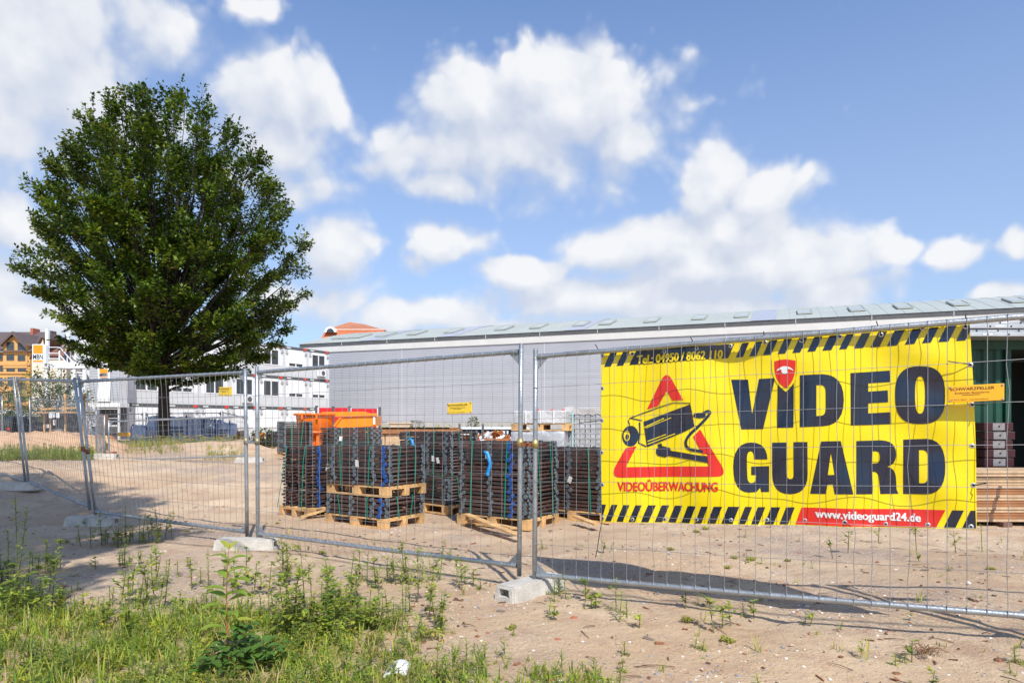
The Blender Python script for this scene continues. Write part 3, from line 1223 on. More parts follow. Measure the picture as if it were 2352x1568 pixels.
def make_cream_house():
    Y, cx = 76.0, 130.0
    k = Y / F
    T = thing('cream_house', 'cream plastered house with brown tiled roof behind the stair tower', 'house', (P(cx, 968, Y).x, Y, 0))

    def X(px):
        return (px - cx) * k

    def Z(py):
        return EYE - (py - HOR) * k
    x0, x1 = X(73), X(215)
    ez, rz_ = Z(820), Z(773)
    # gable end at the left, turned towards the viewer
    xa, xr = X(73), X(98)
    mb = MB()
    mb.box2((xa, 0, 0), (x1, 9, ez - .01))
    mb.face([(xa, 0, ez - .02), (X(104), 0, ez - .02), (X(99), 0, Z(779))])
    mb.face([(xa, 0, ez), (xr, 4.5, rz_ - .2), (xa, 9, ez)])
    mb.build('wall', M_cream, T)
    rf = MB()
    rf.face([(X(106), -.4, Z(818)), (x1, -.4, Z(818)), (x1, 4.5, rz_), (xr, 4.5, rz_)])
    rf.face([(X(71), -.35, Z(825)), (X(71), 4.4, Z(825)), (X(99), 4.4, Z(776)), (X(99), -.35, Z(776))])
    rf.face([(x1, 9.4, ez), (xa, 9.4, ez), (xr, 4.5, rz_), (x1, 4.5, rz_)])
    rf.build('roof', M_tile_b, T)
    windows_on(T, [(79, 868, 5, 12), (92.5, 868, 5, 11), (85, 922, 10, 14), (158, 872, 8, 11), (158, 905, 8, 12)], 0, k, cx, 0)
    # neighbour's dark roof between the two houses
    N = thing('dark_roofed_house', 'house with dark brown roof squeezed between the ochre and cream houses', 'house', (P(85, 968, 92).x, 92, 0))
    k2 = 92 / F
    m = MB()
    m.box2(((66 - 85) * k2, 0, 0), ((110 - 85) * k2, 8, EYE + (HOR - 838) * k2))
    m.build('wall', M_ochre, N)
    m = MB()
    zt = EYE + (HOR - 782) * k2
    zb = EYE + (HOR - 838) * k2
    m.face([((64 - 85) * k2, -.4, zb), ((112 - 85) * k2, -.4, zb), ((112 - 85) * k2, 4, zt), ((64 - 85) * k2, 4, zt)])
    m.face([((112 - 85) * k2, 8.4, zb), ((64 - 85) * k2, 8.4, zb), ((64 - 85) * k2, 4, zt), ((112 - 85) * k2, 4, zt)])
    m.build('roof', M_tile, N)


make_ochre_house()
make_cream_house()
# ------------------------------------------------------------------ mobile fence panels


def fence_panel(label, BL, BR, TL, TR, et=.068, eb=.085, group='mobile fence panels', nw=32, wr=.0021, rng=None, rings=True, ctr=-.018):
    """corner points are the centres of the two rails at their ends"""
    rng = rng or random.Random(sum(ord(c) * (i + 1) for i, c in enumerate(label)))
    o = BL.copy()
    o.z -= eb
    T = thing('mesh_fence', label, 'fence panel', o, 0, group)
    BL, BR, TL, TR = [p - o for p in (BL, BR, TL, TR)]
    n = (BR - BL).cross(TL - BL).normalized()
    if n.y > 0:
        n = -n
    nb = n                                          # towards the viewer

    def Q(s, t, d=0.0):
        a = BL.lerp(BR, s)
        b = TL.lerp(TR, s)
        return a.lerp(b, t) + nb * d
    L = (BR - BL).length
    H = (TL - BL).length
    for s in (0, 1):
        m = MB()
        m.tube([Q(s, -eb / H), Q(s, .3), Q(s, .7), Q(s, 1 + et / H)], .021, 12)
        m.build('post', M_galv, T)
    m = MB()
    m.tube([Q(0.006, 1), Q(.5, 1), Q(.994, 1)], .0205, 12, caps=False)
    m.build('top_rail', M_galv, T)
    m = MB()
    m.tube([Q(0.006, 0), Q(.5, -.004), Q(.994, 0)], .0205, 12, caps=False)
    m.build('bottom_rail', M_galv, T)
    for s, t in ((0, 0), (0, 1), (1, 0), (1, 1)):
        ds = (.115 / L) * (1 if s == 0 else -1)
        dt = (.115 / H) * (1 if t == 0 else -1)
        e = .018
        es, et_ = e / L * (1 if s == 0 else -1), e / H * (1 if t == 0 else -1)
        g_ = MB()
        tri = [(s + es, t + et_), (s + ds, t + et_), (s + es, t + dt)]
        g_.prism(tri, lambda a, b: Q(a, b, -.003), lambda a, b: Q(a, b, .003))
        g_.build('gusset', M_galv_dull, T)
    w = MB()
    nh = 7
    for i in range(nw):
        s = (i + .5) / nw if nw < 20 else (i + .6) / (nw + .2)
        pts = []
        kink = rng.choice((0, 0, .004, .009)) if wr < .003 else 0
        for j in range(13):
            t = j / 12 * 1.022 - .011
            dx = (rng.uniform(-1, 1) * kink) / L if 0 < j < 12 else 0
            dd = ctr * -1 + (rng.uniform(-1, 1) * kink * .8 if 0 < j < 12 else 0)
            if j in (0, 12):
                dd = .0215
            pts.append(Q(s + dx, t, max(dd, .004) if j not in (0, 12) else dd))
        w.tube(pts, wr, 4, caps=False)
    for i in range(1, nh):
        t = i / nh
        pts = []
        for j in range(15):
            s = j / 14
            pts.append(Q(s, t + (rng.uniform(-.0035, .0035) if 0 < j < 14 else 0) / H, .018 + .0042))
        w.tube(pts, wr * 1.05, 4, caps=False)
    if rings:
        for i in range(nw):
            s = (i + .6) / (nw + .2)
            for t in (0, 1):
                c = Q(s, t)
                d = (BR - BL).normalized()
                w.tube([c - d * .0025, c + d * .0025], .0245, 8, caps=True)
        up = (TL - BL).normalized()
        for i in range(1, nh):
            for s in (0, 1):
                c = Q(s, i / nh)
                w.tube([c - up * .002, c + up * .002], .0245, 8)
    w.build('wire_mesh', M_wire, T)
    return Q, T


def corners(xbl, ybl, Zl, xbr, ybr, Zr, xtl, ytl, xtr, ytr):
    return P(xbl, ybl, Zl), P(xbr, ybr, Zr), P(xtl, ytl, Zl), P(xtr, ytr, Zr)


# panel right of the foot in the middle, carrying the banner
A1 = Vector((.19, 5.80, 0))
B1 = Vector((3.255, 4.194, 0))
BL1, TL1 = P(1228, 1319, 5.80), P(1230, 819, 5.80)
zr_b, zr_t = .25, 2.105
BR1, TR1 = Vector((B1.x, B1.y, zr_b)), Vector((B1.x, B1.y, zr_t))
TL1.y = BL1.y
fence_panel('galvanised mesh fence panel that carries the big yellow banner', BL1, BR1, TL1, TR1, et=.065, eb=.05)
BL2, BR2, TL2, TR2 = corners(592, 1224, 7.80, 1192.5, 1299, 5.90, 590, 855, 1197, 807)
fence_panel('galvanised mesh fence panel left of the banner, in front of the pallets', BL2, BR2, TL2, TR2, et=.07, eb=.085)
BL3, BR3, TL3, TR3 = corners(219, 1174, 9.67, 567.5, 1221, 7.92, 182, 876, 563, 855)
fence_panel('galvanised mesh fence panel in front of the tree trunk, leaning left', BL3, BR3, TL3, TR3, et=.045, eb=.05)
BL4, BR4, TL4, TR4 = corners(66, 1106, 12.15, 206, 1163, 9.78, 40, 871, 172, 875)
fence_panel('galvanised mesh fence panel in front of the sand heap, leaning left', BL4, BR4, TL4, TR4, et=.05, eb=.05)
BL5, BR5, TL5, TR5 = corners(-72, 1063, 14.9, 58, 1104, 12.2, -85, 878, 32, 871)
fence_panel('galvanised mesh fence panel at the left edge of the picture', BL5, BR5, TL5, TR5, et=.05, eb=.05)
# next panel to the right of the banner, only its shadow reaches the picture
B6 = B1 + Vector((.09, -.04, 0))
BL6, TL6 = Vector((B6.x, B6.y, .24)), Vector((B6.x + .01, B6.y, 2.10))
E6 = B6 + Vector((3.2, -1.15, 0))
fence_panel('galvanised mesh fence panel beyond the right end of the banner panel', BL6, Vector((E6.x, E6.y, .2)), TL6, Vector((E6.x, E6.y, 2.05)))

# panels farther back
QB, _ = fence_panel('mesh fence panel standing behind the sand heap at the left', P(70, 1040, 22.5), P(130, 1017, 25.6), P(68, 915, 22.5), P(130, 921, 25.6), wr=.003, rings=False)
fence_panel('mesh fence panel behind the dark timber pile, left of the plywood sheet', P(136, 1016, 25.8), P(190, 1032, 22.8), P(133, 921, 25.8), P(184, 918, 22.8), wr=.003, rings=False)
fence_panel('mesh fence panel far back beside the parked cars at the left edge', P(-150, 1034, 25.5), P(5, 1035, 24), P(-150, 914, 25.5), P(5, 912, 24), wr=.003, rings=False)
fence_panel('mesh fence panel behind the blue bags, left of their right end', P(335, 1035, 32.5), P(507, 1030, 32.2), P(335, 950, 32.5), P(507, 948, 32.2), wr=.0035, rings=False)
fence_panel('mesh fence panel behind the blue bags, left of the tree trunk', P(158, 1036, 33.5), P(328, 1035, 32.6), P(158, 953, 33.5), P(328, 950, 32.6), wr=.0035, rings=False)
fence_panel('mesh fence panel running back from the right end of the blue bags', P(514, 1030, 32), P(572, 1042, 27.5), P(512, 947, 32), P(569, 960, 27.5), wr=.0035, rings=False)


def barrier(label, BL, BR, h):
    """low mesh barrier on two concrete feet"""
    return fence_panel(label, BL, BR, BL + Vector((0, 0, h)), BR + Vector((0, 0, h)), et=.04, eb=.06, group='low mesh barriers', nw=24, wr=.0028, rings=False)


barrier('low mesh barrier in front of the tree mound', P(250, 1057, 16.9), P(565, 1046, 16.7), .96)
barrier('low mesh barrier with a plywood sheet at the left end of the mound', P(240, 1050, 17.1), P(221, 1035, 19.6), 1.02)

# ------------------------------------------------------------------ concrete feet and clamps


def foot_mesh():
    bm = bmesh.new()
    Lx, Wy, Hz = .70, .235, .145
    lower = [(-Lx / 2, -Wy / 2, 0), (Lx / 2, -Wy / 2, 0), (Lx / 2, Wy / 2, 0), (-Lx / 2, Wy / 2, 0)]
    up = [(-Lx / 2 + .022, -Wy / 2 + .02, Hz), (Lx / 2 - .022, -Wy / 2 + .02, Hz), (Lx / 2 - .022, Wy / 2 - .02, Hz), (-Lx / 2 + .022, Wy / 2 - .02, Hz)]
    v = [bm.verts.new(p) for p in lower + up]
    bm.faces.new([v[3], v[2], v[1], v[0]])
    bm.faces.new([v[4], v[5], v[6], v[7]])
    sides = []
    for i in range(4):
        j = (i + 1) % 4
        sides.append(bm.faces.new([v[i], v[j], v[4 + j], v[4 + i]]))
    bmesh.ops.bevel(bm, geom=[e for e in bm.edges], offset=.014, segments=2, affect='EDGES')
    bm.faces.ensure_lookup_table()
    for f in list(bm.faces):
        c = f.calc_center_median()
        if abs(c.x) > Lx / 2 - .03 and abs(c.y) < .03 and .04 < c.z < .1 and f.calc_area() > .01:
            r = bmesh.ops.inset_individual(bm, faces=[f], thickness=.045, depth=0)
            for vv in f.verts:
                vv.co.z = .095 + (vv.co.z - .072) * .9 if vv.co.z > .072 else .055
                vv.co.y *= .9
            ext = bmesh.ops.extrude_discrete_faces(bm, faces=[f])['faces'][0]
            sgn = 1 if c.x > 0 else -1
            for vv in ext.verts:
                vv.co.x -= sgn * .07
            ext.material_index = 1
    me = bpy.data.meshes.new('fence_foot')
    bm.to_mesh(me)
    bm.free()
    me.materials.append(M_conc)
    me.materials.append(M_conc_d)
    return me


FOOT = foot_mesh()


def foot(label, p, rz, scale=1.0, sink=.02):
    o = bpy.data.objects.new('concrete_block', FOOT)
    COL.objects.link(o)
    o.location = (p.x, p.y, ground(p.x, p.y) - sink)
    o.rotation_euler = (0, random.uniform(-.02, .02), rz)
    o.scale = (scale,) * 3
    tag(o, label, 'fence foot', 'concrete fence feet')
    return o


foot('grey concrete fence foot seen end-on with its dark grip slot, left of the banner', Vector((.16, 5.79, 0)), R(48))
foot('grey concrete fence foot lying broadside under the second post pair', Vector((-3.0, 7.72, 0)), R(-4))
foot('grey concrete fence foot half in tree shade, behind the weeds at the left', Vector((-5.95, 9.68, 0)), R(2))
foot('grey concrete fence foot in full shade at the far left', Vector((-8.75, 12.1, 0)), R(4))
foot('grey concrete fence foot right of the banner panel end', Vector((B6.x + .38, B6.y - .12, 0)), R(-5))
foot('pale concrete foot under the left end of the low barrier', Vector((P(241, 968, 16.9).x, 16.85, 0)), R(2))
foot('pale concrete foot under the right end of the low barrier', Vector((P(578, 968, 16.7).x, 16.6, 0)), R(-2))
foot('pale concrete foot under the fence post behind the sand heap', Vector((P(78, 968, 22.5).x, 22.5, 0)), R(3))


def clamp(label, a, b, mt, mt2):
    o = (a + b) / 2
    T = thing('pipe_clamp', label, 'clamp', o, 0, 'clamps joining fence posts')
    for q in (a - o, b - o):
        m = MB()
        m.tube([q + Vector((0, 0, -.035)), q + Vector((0, 0, .035))], .0275, 14)
        m.build('collar', mt, T)
    d = (b - a).normalized()
    m = MB()
    m.obox(Vector((0, 0, -.012)) + Vector((0, -.012, 0)), d * (b - a).length * .5, Vector((0, .014, 0)), Vector((0, 0, .014)))
    m.tube([Vector((0, -.05, .008)), Vector((0, .02, .008))], .011, 6)
    m.build('bolt', mt2, T)


def between(Q0, Q1, t):
    return Q0.lerp(Q1, t)


clamp('olive brass clamp joining the two posts left of the banner', BR2.lerp(TR2, .575), BL1.lerp(TL1, .60), M_brass, M_rust)
clamp('olive brass clamp joining the posts in front of the containers', BR3.lerp(TR3, .57), BL2.lerp(TL2, .57), mat('dull_clamp', (.30, .27, .16), .5, .2, 12, metal=.5), M_galv)
clamp('rusty clamp joining the leaning posts at the left', BR4.lerp(TR4, .46), BL3.lerp(TL3, .46), M_rust, M_rust)
clamp('grey clamp joining the two posts right of the banner', BR1.lerp(TR1, .57), BL6.lerp(TL6, .57), M_brass, M_galv)

# ------------------------------------------------------------------ banner on the front panel
BOFF = .034                                           # hangs on the far side of the mesh
u1 = (B1 - A1).normalized()
nB = Vector((u1.y, -u1.x, 0))                         # towards the viewer
if nB.y > 0:
    nB = -nB


def on_fence(px, py):
    """native pixel -> distance along the panel and height"""
    k = (px * .91875 - 1176.0) / F
    o = A1 - nB * BOFF
    d = (k * o.y - o.x) / (u1.x - k * u1.y)
    y = o.y + u1.y * d
    return d, EYE - (py * .91875 - HOR) / F * y


BX0 = on_fence(1500, 1000)[0]
BX1 = on_fence(2434, 1000)[0]


def bulge(d, z):
    u = (d - BX0) / (BX1 - BX0)
    v = (z - .45) / 1.7
    e = max(0.0, min(1, u * 6)) * max(0.0, min(1, (1 - u) * 6)) * max(0, min(1, v * 5 + .2)) * max(0, min(1, (1 - v) * 5 + .2))
    b = .016 * math.sin(u * 19 + v * 3.2) + .012 * math.sin(u * 7.3 - v * 6.5 + 1.3) + .010 * math.sin(u * 31 - v * 9)
    b += .014 * noise.noise(Vector((d * 2.1, z * 2.6, 3.3)))
    b -= .016 * abs(noise.noise(Vector((d * 1.7 + z * .6, z * 1.9 - d * .4, 8.1)))) - .006
    # tension folds running in from the right-hand corners
    b += .012 * math.sin((u + v) * 26) * sm(.7, 1, u) + .010 * math.sin((u - v) * 24) * sm(.75, 1, u)
    return b * (.25 + .75 * e) - .014


def FB(d, z, off=0.0):
    p = A1 + u1 * d + nB * (-BOFF + bulge(d, z) + off)
    return Vector((p.x, p.y, z))


BAN = thing('safety_banner', 'large yellow video surveillance banner tied to the mesh fence panel', 'banner', (1.9, 4.85, 0))
BO = Vector((1.9, 4.85, 0))


def print_mesh(name, polys, mt, off, parent, native=True, step=.036):
    """polys: list of loops lists [outer, hole, ...] in native pixels; laid on the banner's own surface"""
    bm = bmesh.new()
    for loops in polys:
        pts = [[on_fence(*p) for p in lp] for lp in loops]
        tris = geometry.tessellate_polygon([[Vector((a, b, 0)) for a, b in lp] for lp in pts])
        flat = [q for lp in pts for q in lp]
        vs = [bm.verts.new((a, b, 0)) for a, b in flat]
        for t in tris:
            try:
                bm.faces.new([vs[i] for i in t])
            except ValueError:
                pass
    if not bm.verts:
        return None
    xs = [v.co.x for v in bm.verts]
    ys = [v.co.y for v in bm.verts]
    for ax, lo, hi in ((0, min(xs), max(xs)), (1, min(ys), max(ys))):
        q = math.floor(lo / step) * step + step
        while q < hi:
            n = Vector((1, 0, 0)) if ax == 0 else Vector((0, 1, 0))
            bmesh.ops.bisect_plane(bm, geom=bm.verts[:] + bm.edges[:] + bm.faces[:], plane_co=n * q, plane_no=n)
            q += step
    for v in bm.verts:
        p = FB(v.co.x, v.co.y, off) - BO
        v.co = p
    for f in bm.faces:
        f.smooth = True
        f.normal_update()
        if f.normal.dot(nB) < 0:
            f.normal_flip()
    me = bpy.data.meshes.new(name)
    bm.to_mesh(me)
    bm.free()
    me.materials.append(mt)
    o = bpy.data.objects.new(name, me)
    COL.objects.link(o)
    o.parent = parent
    return o


def r5(p):
    return (1480 + p[0] / 2.8, 780 + p[1] / 2.8)


def r6(p):
    return (1980 + p[0] / 2.529, 720 + p[1] / 2.529)


TOPL, TOPR, BOTL, BOTR = (1501, 882), (2425, 809), (1503, 1304), (2442, 1323)


def top_y(x):
    return 882 + (809 - 882) * (x - 1501) / (2425 - 1501)


def bot_y(x):
    t = (x - 1503) / (2442 - 1503)
    return 1304 + 19 * t + (2.5 if False else 0)


def edge_r(y):
    t = (y - 809) / (1323 - 809)
    return 2425 + 17 * t + 5 * math.sin(math.pi * t)


# sheet
outl = [(1501 + (2425 - 1501) * i / 20, top_y(1501 + (2425 - 1501) * i / 20) + (2.2 * math.sin(i * 2.4) if 0 < i < 20 else 0)) for i in range(21)]
outl += [(edge_r(809 + 514 * i / 8), 809 + 514 * i / 8) for i in range(1, 9)]
outl += [(2442 + (1503 - 2442) * i / 20, bot_y(2442 + (1503 - 2442) * i / 20)) for i in range(1, 21)]
outl += [(1503 - 2 * i / 8, 1304 + (882 - 1304) * i / 8) for i in range(1, 8)]
print_mesh('sheet', [[outl]], M_yellow, 0, BAN)


def bandpoly(xa, xb, y0f, y1f, n=12):
    up = [(xa + (xb - xa) * i / n, y0f(xa + (xb - xa) * i / n)) for i in range(n + 1)]
    dn = [(xa + (xb - xa) * i / n, y1f(xa + (xb - xa) * i / n)) for i in range(n + 1)][::-1]
    return up + dn


def ttop(x):
    return top_y(x) + 2


def tbot(x):                                   # lower edge of the upper stripe band
    return 917.0 + (850.5 - 917.0) * (x - 1500) / (2408 - 1500)


def bup(x):                                    # upper edge of the lower stripe band
    return 1260.5 + (1276 - 1260.5) * (x - 1502) / (2440 - 1502)


def bdn(x):
    return bot_y(x) - 2.0


def slant(x0, x1, dx, ya, yb):
    """stripe with top x0..x1 at ya, bottom shifted by dx at yb"""
    return [(x0, ya(x0)), (x1, ya(x1)), (x1 + dx, yb(x1 + dx)), (x0 + dx, yb(x0 + dx))]


navy = []
# upper band: navy pieces between the yellow slants
ye = [1508, 1540, 1574]
tops = [1837, 1872, 1907, 1945, 1981, 2019, 2057, 2098, 2136, 2178, 2219, 2263, 2307, 2348, 2393]
wid = [15, 15, 15, 15, 16, 16, 16, 17, 17, 17, 17, 18, 17, 17, 17]
navy.append(slant(1524, 1541, -15, ttop, tbot))
navy.append(slant(1556, 1573, -16, ttop, tbot))
d0 = [(1589, ttop(1589))] + [(1589 + (1834 - 1589) * i / 8, ttop(1589 + (1834 - 1589) * i / 8)) for i in range(1, 9)]
d1 = [(1818 - (1818 - 1572) * i / 8, tbot(1818 - (1818 - 1572) * i / 8)) for i in range(9)]
navy.append(d0 + d1)
for i, x in enumerate(tops):
    a = x + wid[i] + 1
    b = tops[i + 1] - 1 if i + 1 < len(tops) else 2422
    if i + 1 < len(tops):
        navy.append(slant(a, b, -16 - i * .35, ttop, tbot))
    else:
        navy.append([(a, ttop(a)), (2424, ttop(2424)), (2425.5, 828), (2414, tbot(2414)), (a - 21, tbot(a - 21))])
navy.append([(1503, 884), (1509, ttop(1509)), (1503, 896)])
# lower band
lo = [1514, 1544, 1574.6, 1605, 1638, 1671, 1705, 1740, 1771, 1806, 1848, 1880, 1913, 1950, 1986]
for i, x in enumerate(lo):
    a = x + 14.5
    b = lo[i + 1] if i + 1 < len(lo) else None
    if b:
        navy.append(slant(a, b, -17, bup, bdn))
navy.append([(1502, bup(1502)), (1514, bup(1514)), (1503, bdn(1503))])
navy.append(slant(2381, 2410, -21, bup, bdn))
navy.append([(2427, bup(2427)), (2439, bup(2439)), (2440.5, bdn(2440)), (2406, bdn(2406))])
print_mesh('hazard_stripes', [[p] for p in navy], M_navy, .0026, BAN)
red = [(2003, bup(2003)), (2364, bup(2364)), (2341, bdn(2341)), (1987, bdn(1987))]
redp = [(2003 + (2364 - 2003) * i / 10, bup(2003 + (2364 - 2003) * i / 10)) for i in range(11)] + [(2341 + (1987 - 2341) * i / 10, bdn(2341 + (1987 - 2341) * i / 10)) for i in range(11)]
print_mesh('web_address_strip', [[redp]], M_bred, .0026, BAN)


def sup(cx, cy, rx, ry, p=2.6, n=40, a0=0, a1=2 * math.pi):
    out = []
    for i in range(n):
        a = a0 + (a1 - a0) * i / n
        c, s = math.cos(a), math.sin(a)
        out.append((cx + rx * math.copysign(abs(c) ** (2 / p), c), cy + ry * math.copysign(abs(s) ** (2 / p), s)))
    return out


L5 = lambda q: [r5(p) for p in q]
L6 = lambda q: [r6(p) for p in q]


def crv(*pts, n=6):
    """quadratic corner: start, control, end"""
    a, c, b = pts
    return [((1 - t) ** 2 * a[0] + 2 * t * (1 - t) * c[0] + t * t * b[0], (1 - t) ** 2 * a[1] + 2 * t * (1 - t) * c[1] + t * t * b[1]) for t in [i / n for i in range(n + 1)]]


letters = []
letters.append([L5([(968, 470), (1088, 470), (1119, 715), (1166, 466), (1280, 460), (1195, 818), (1045, 820)])])
letters.append([L5([(1298, 500), (1412, 496), (1410, 806), (1293, 809)])])
letters.append([L6([(50, 550), (190, 544)] + crv((190, 544), (328, 545), (328, 705)) + crv((328, 705), (328, 868), (195, 872)) + [(50, 878)]),
                L6([(155, 613), (180, 612)] + crv((180, 612), (214, 612), (214, 660)) + [(214, 760)] + crv((214, 760), (214, 806), (180, 806)) + [(155, 808)])])
letters.append([L6([(370, 536), (618, 519), (621, 592), (482, 600), (482, 653), (606, 645), (608, 720), (482, 727), (482, 791), (625, 783), (628, 859), (372, 867)])])
letters.append([L6(sup(811, 676, 159, 182, 2.7)), L6(sup(810, 675, 32, 118, 2.6, 30))])
G = crv((1226, 1030), (1222, 912), (1110, 911)) + crv((1110, 911), (992, 912), (990, 1080)) + crv((990, 1085), (990, 1262), (1098, 1262)) + [(1150, 1258), (1176, 1228), (1182, 1258), (1238, 1258), (1238, 1077), (1112, 1081), (1112, 1140), (1146, 1140)] + crv((1146, 1150), (1146, 1196), (1112, 1196)) + crv((1112, 1196), (1082, 1196), (1082, 1120)) + [(1082, 1050)] + crv((1082, 1040), (1082, 973), (1108, 973)) + crv((1108, 973), (1132, 973), (1132, 1030))
letters.append([L5(G)])
letters.append([[(1930, 1106), (1966, 1105.5), (1966, 1184)] + crv((1966, 1184), (1967, 1197), (1976, 1197)) + crv((1976, 1197), (1984, 1197), (1984, 1184)) + [(1984, 1104.5), (2019, 1104)] + crv((2019, 1184), (2019, 1235), (1975, 1235)) + crv((1975, 1235), (1930, 1235), (1930, 1184))])
letters.append([L6([(185, 968), (308, 966), (388, 1302), (270, 1302), (258, 1240), (224, 1242), (213, 1301), (113, 1300)]), L6([(246, 1040), (269, 1180), (226, 1181)])])
letters.append([L6([(407, 966), (560, 961)] + crv((560, 961), (659, 962), (659, 1050)) + crv((659, 1055), (658, 1118), (598, 1128)) + crv((598, 1128), (660, 1135), (660, 1220)) + [(663, 1275), (675, 1302), (560, 1302), (555, 1255)] + crv((552, 1220), (550, 1162), (520, 1160)) + [(508, 1160), (508, 1301), (407, 1301)]),
                L6([(508, 1030), (530, 1030)] + crv((530, 1030), (558, 1032), (557, 1068)) + crv((557, 1072), (556, 1107), (530, 1107)) + [(508, 1108)])])
letters.append([L6([(705, 957), (850, 952)] + crv((850, 952), (970, 955), (971, 1120)) + crv((971, 1125), (972, 1300), (850, 1303)) + [(705, 1303)]),
                L6([(805, 1023), (828, 1023)] + crv((828, 1023), (864, 1025), (863, 1080)) + [(863, 1170)] + crv((863, 1180), (862, 1233), (828, 1234)) + [(805, 1234)])])
print_mesh('large_lettering', letters, M_navy, .0026, BAN)


def banner_text(name, body, mt, quad, off, bold, shear=0.0):
    """quad: native corners lower-left, lower-right, upper-left"""
    (ax, ay), (bx, by), (cx, cy) = quad
    polys = []
    for f in text_polys(body, shear, bold):
        polys.append([[(ax + (bx - ax) * u + (cx - ax) * v, ay + (by - ay) * u + (cy - ay) * v) for u, v in f]])
    # heavy strokes: the same word three times, shifted by a hair and stacked
    parts = [print_mesh(name, [[[(a + dx, b) for a, b in lp] for lp in pl] for pl in polys], mt, off + i * .0005, BAN, step=.06) for i, dx in enumerate((-.75, -.25, .25, .75))]
    dg = parts[0].data
    bm = bmesh.new()
    for p in parts:
        bm.from_mesh(p.data)
    bm.to_mesh(dg)
    bm.free()
    for p in parts[1:]:
        bpy.data.objects.remove(p)


banner_text('web_address', 'www.videoguard24.de', M_bwhite, ((2037, 1300), (2302, 1311), (2037, 1273)), .0052, .016)
banner_text('telephone_number', 'Tel.: 04950 / 8062 110', M_yellow, ((1592, 910), (1804, 895), (1592, 888)), .0052, .014, .12)
banner_text('red_lettering', 'VIDEOÜBERWACHUNG', M_bred, ((1543, 1227.5), (1796, 1227.5), (1543, 1199)), .0026, .02)

# shield with eye above the i
sh = lambda g_: L5([(1275 - g_, 345 - g_), (1312 - g_ * .4, 334 - g_), (1350, 330 - g_), (1390 + g_ * .4, 333 - g_), (1426 + g_, 340 - g_)] + crv((1425 + g_, 380), (1420 + g_, 490), (1356, 530 + g_ * 1.5)) + crv((1356, 530 + g_ * 1.5), (1284 - g_, 495), (1277 - g_, 400)))
print_mesh('shield_outline', [[sh(18)]], M_yellow, .0050, BAN)
print_mesh('shield', [[sh(0)]], M_bred, .0074, BAN)
eye = L5(crv((1288, 412), (1320, 372), (1362, 379)) + crv((1362, 379), (1395, 384), (1412, 410)) + crv((1404, 408), (1385, 396), (1368, 398)) + [(1372, 418), (1358, 432), (1338, 432), (1326, 418), (1326, 402)] + crv((1326, 402), (1305, 405), (1288, 412)))
print_mesh('eye_emblem', [[eye]], M_bwhite, .0098, BAN)
# warning triangle (two pieces, broken by the camera picture)
tri1 = L5([(372, 680), (480, 472)] + crv((480, 472), (520, 405), (558, 472)) + [(641, 616), (560, 618), (520, 550), (455, 655)])
tri2 = L5([(231, 950), (304, 938), (234, 1084), (826, 1077), (706, 873), (756, 820), (905, 1058)] + crv((905, 1058), (958, 1148), (880, 1148)) + [(880, 1148), (190, 1157)] + crv((190, 1157), (124, 1152), (160, 1080)))
print_mesh('warning_triangle', [[tri1], [tri2]], M_bred, .0026, BAN)


def stroke(pts, w):
    out_l, out_r = [], []
    for i, p in enumerate(pts):
        a = pts[max(i - 1, 0)]
        b = pts[min(i + 1, len(pts) - 1)]
        dx, dy = b[0] - a[0], b[1] - a[1]
        l = math.hypot(dx, dy) or 1
        ww = w[i] if isinstance(w, list) else w
        out_l.append((p[0] - dy / l * ww / 2, p[1] + dx / l * ww / 2))
        out_r.append((p[0] + dy / l * ww / 2, p[1] - dx / l * ww / 2))
    return out_l + out_r[::-1]


camp = [
    [L5([(350, 766), (690, 644), (700, 700), (716, 800), (640, 838), (378, 944), (366, 880)])],
    [L5(stroke([(255, 742), (330, 712), (450, 668), (570, 633), (690, 637)], 6))],
    [L5(stroke([(340, 758), (258, 740), (248, 760), (256, 790)], 7))],
    [L5(stroke([(322, 770), (326, 830), (318, 915), (372, 940)], 9))],
    [L5(sup(262, 866, 56, 72, 2.0, 28)), L5(sup(238, 864, 22, 38, 2.0, 20))],
    [L5(sup(240, 872, 12, 20, 2.0, 16))],
    [L5([(450, 925), (482, 918), (486, 936), (545, 950), (546, 968), (812, 1012), (814, 1052), (530, 1006), (505, 1016), (455, 1004), (442, 985), (444, 955), (462, 945)])],
    [L5(sup(752, 722, 44, 19, 2.2, 24))],
    [L5(stroke(crv((770, 712), (818, 680), (824, 700)) + crv((824, 706), (812, 732), (740, 802)) + crv((735, 808), (655, 872), (655, 915)) + crv((656, 925), (664, 962), (720, 966)) + [(780, 974)], 19))],
]
print_mesh('camera_picture', camp, M_navy, .0050, BAN)
print_mesh('camera_highlights', [[L5(stroke([(356, 806), (500, 742)], 7))], [L5(stroke([(365, 812), (552, 738)], 5))], [L5(stroke([(378, 905), (515, 855)], 6))], [L5(stroke([(380, 925), (580, 850)], 6))], [L5(stroke([(556, 966), (812, 1000)], 9))]], M_yellow, .0074, BAN)
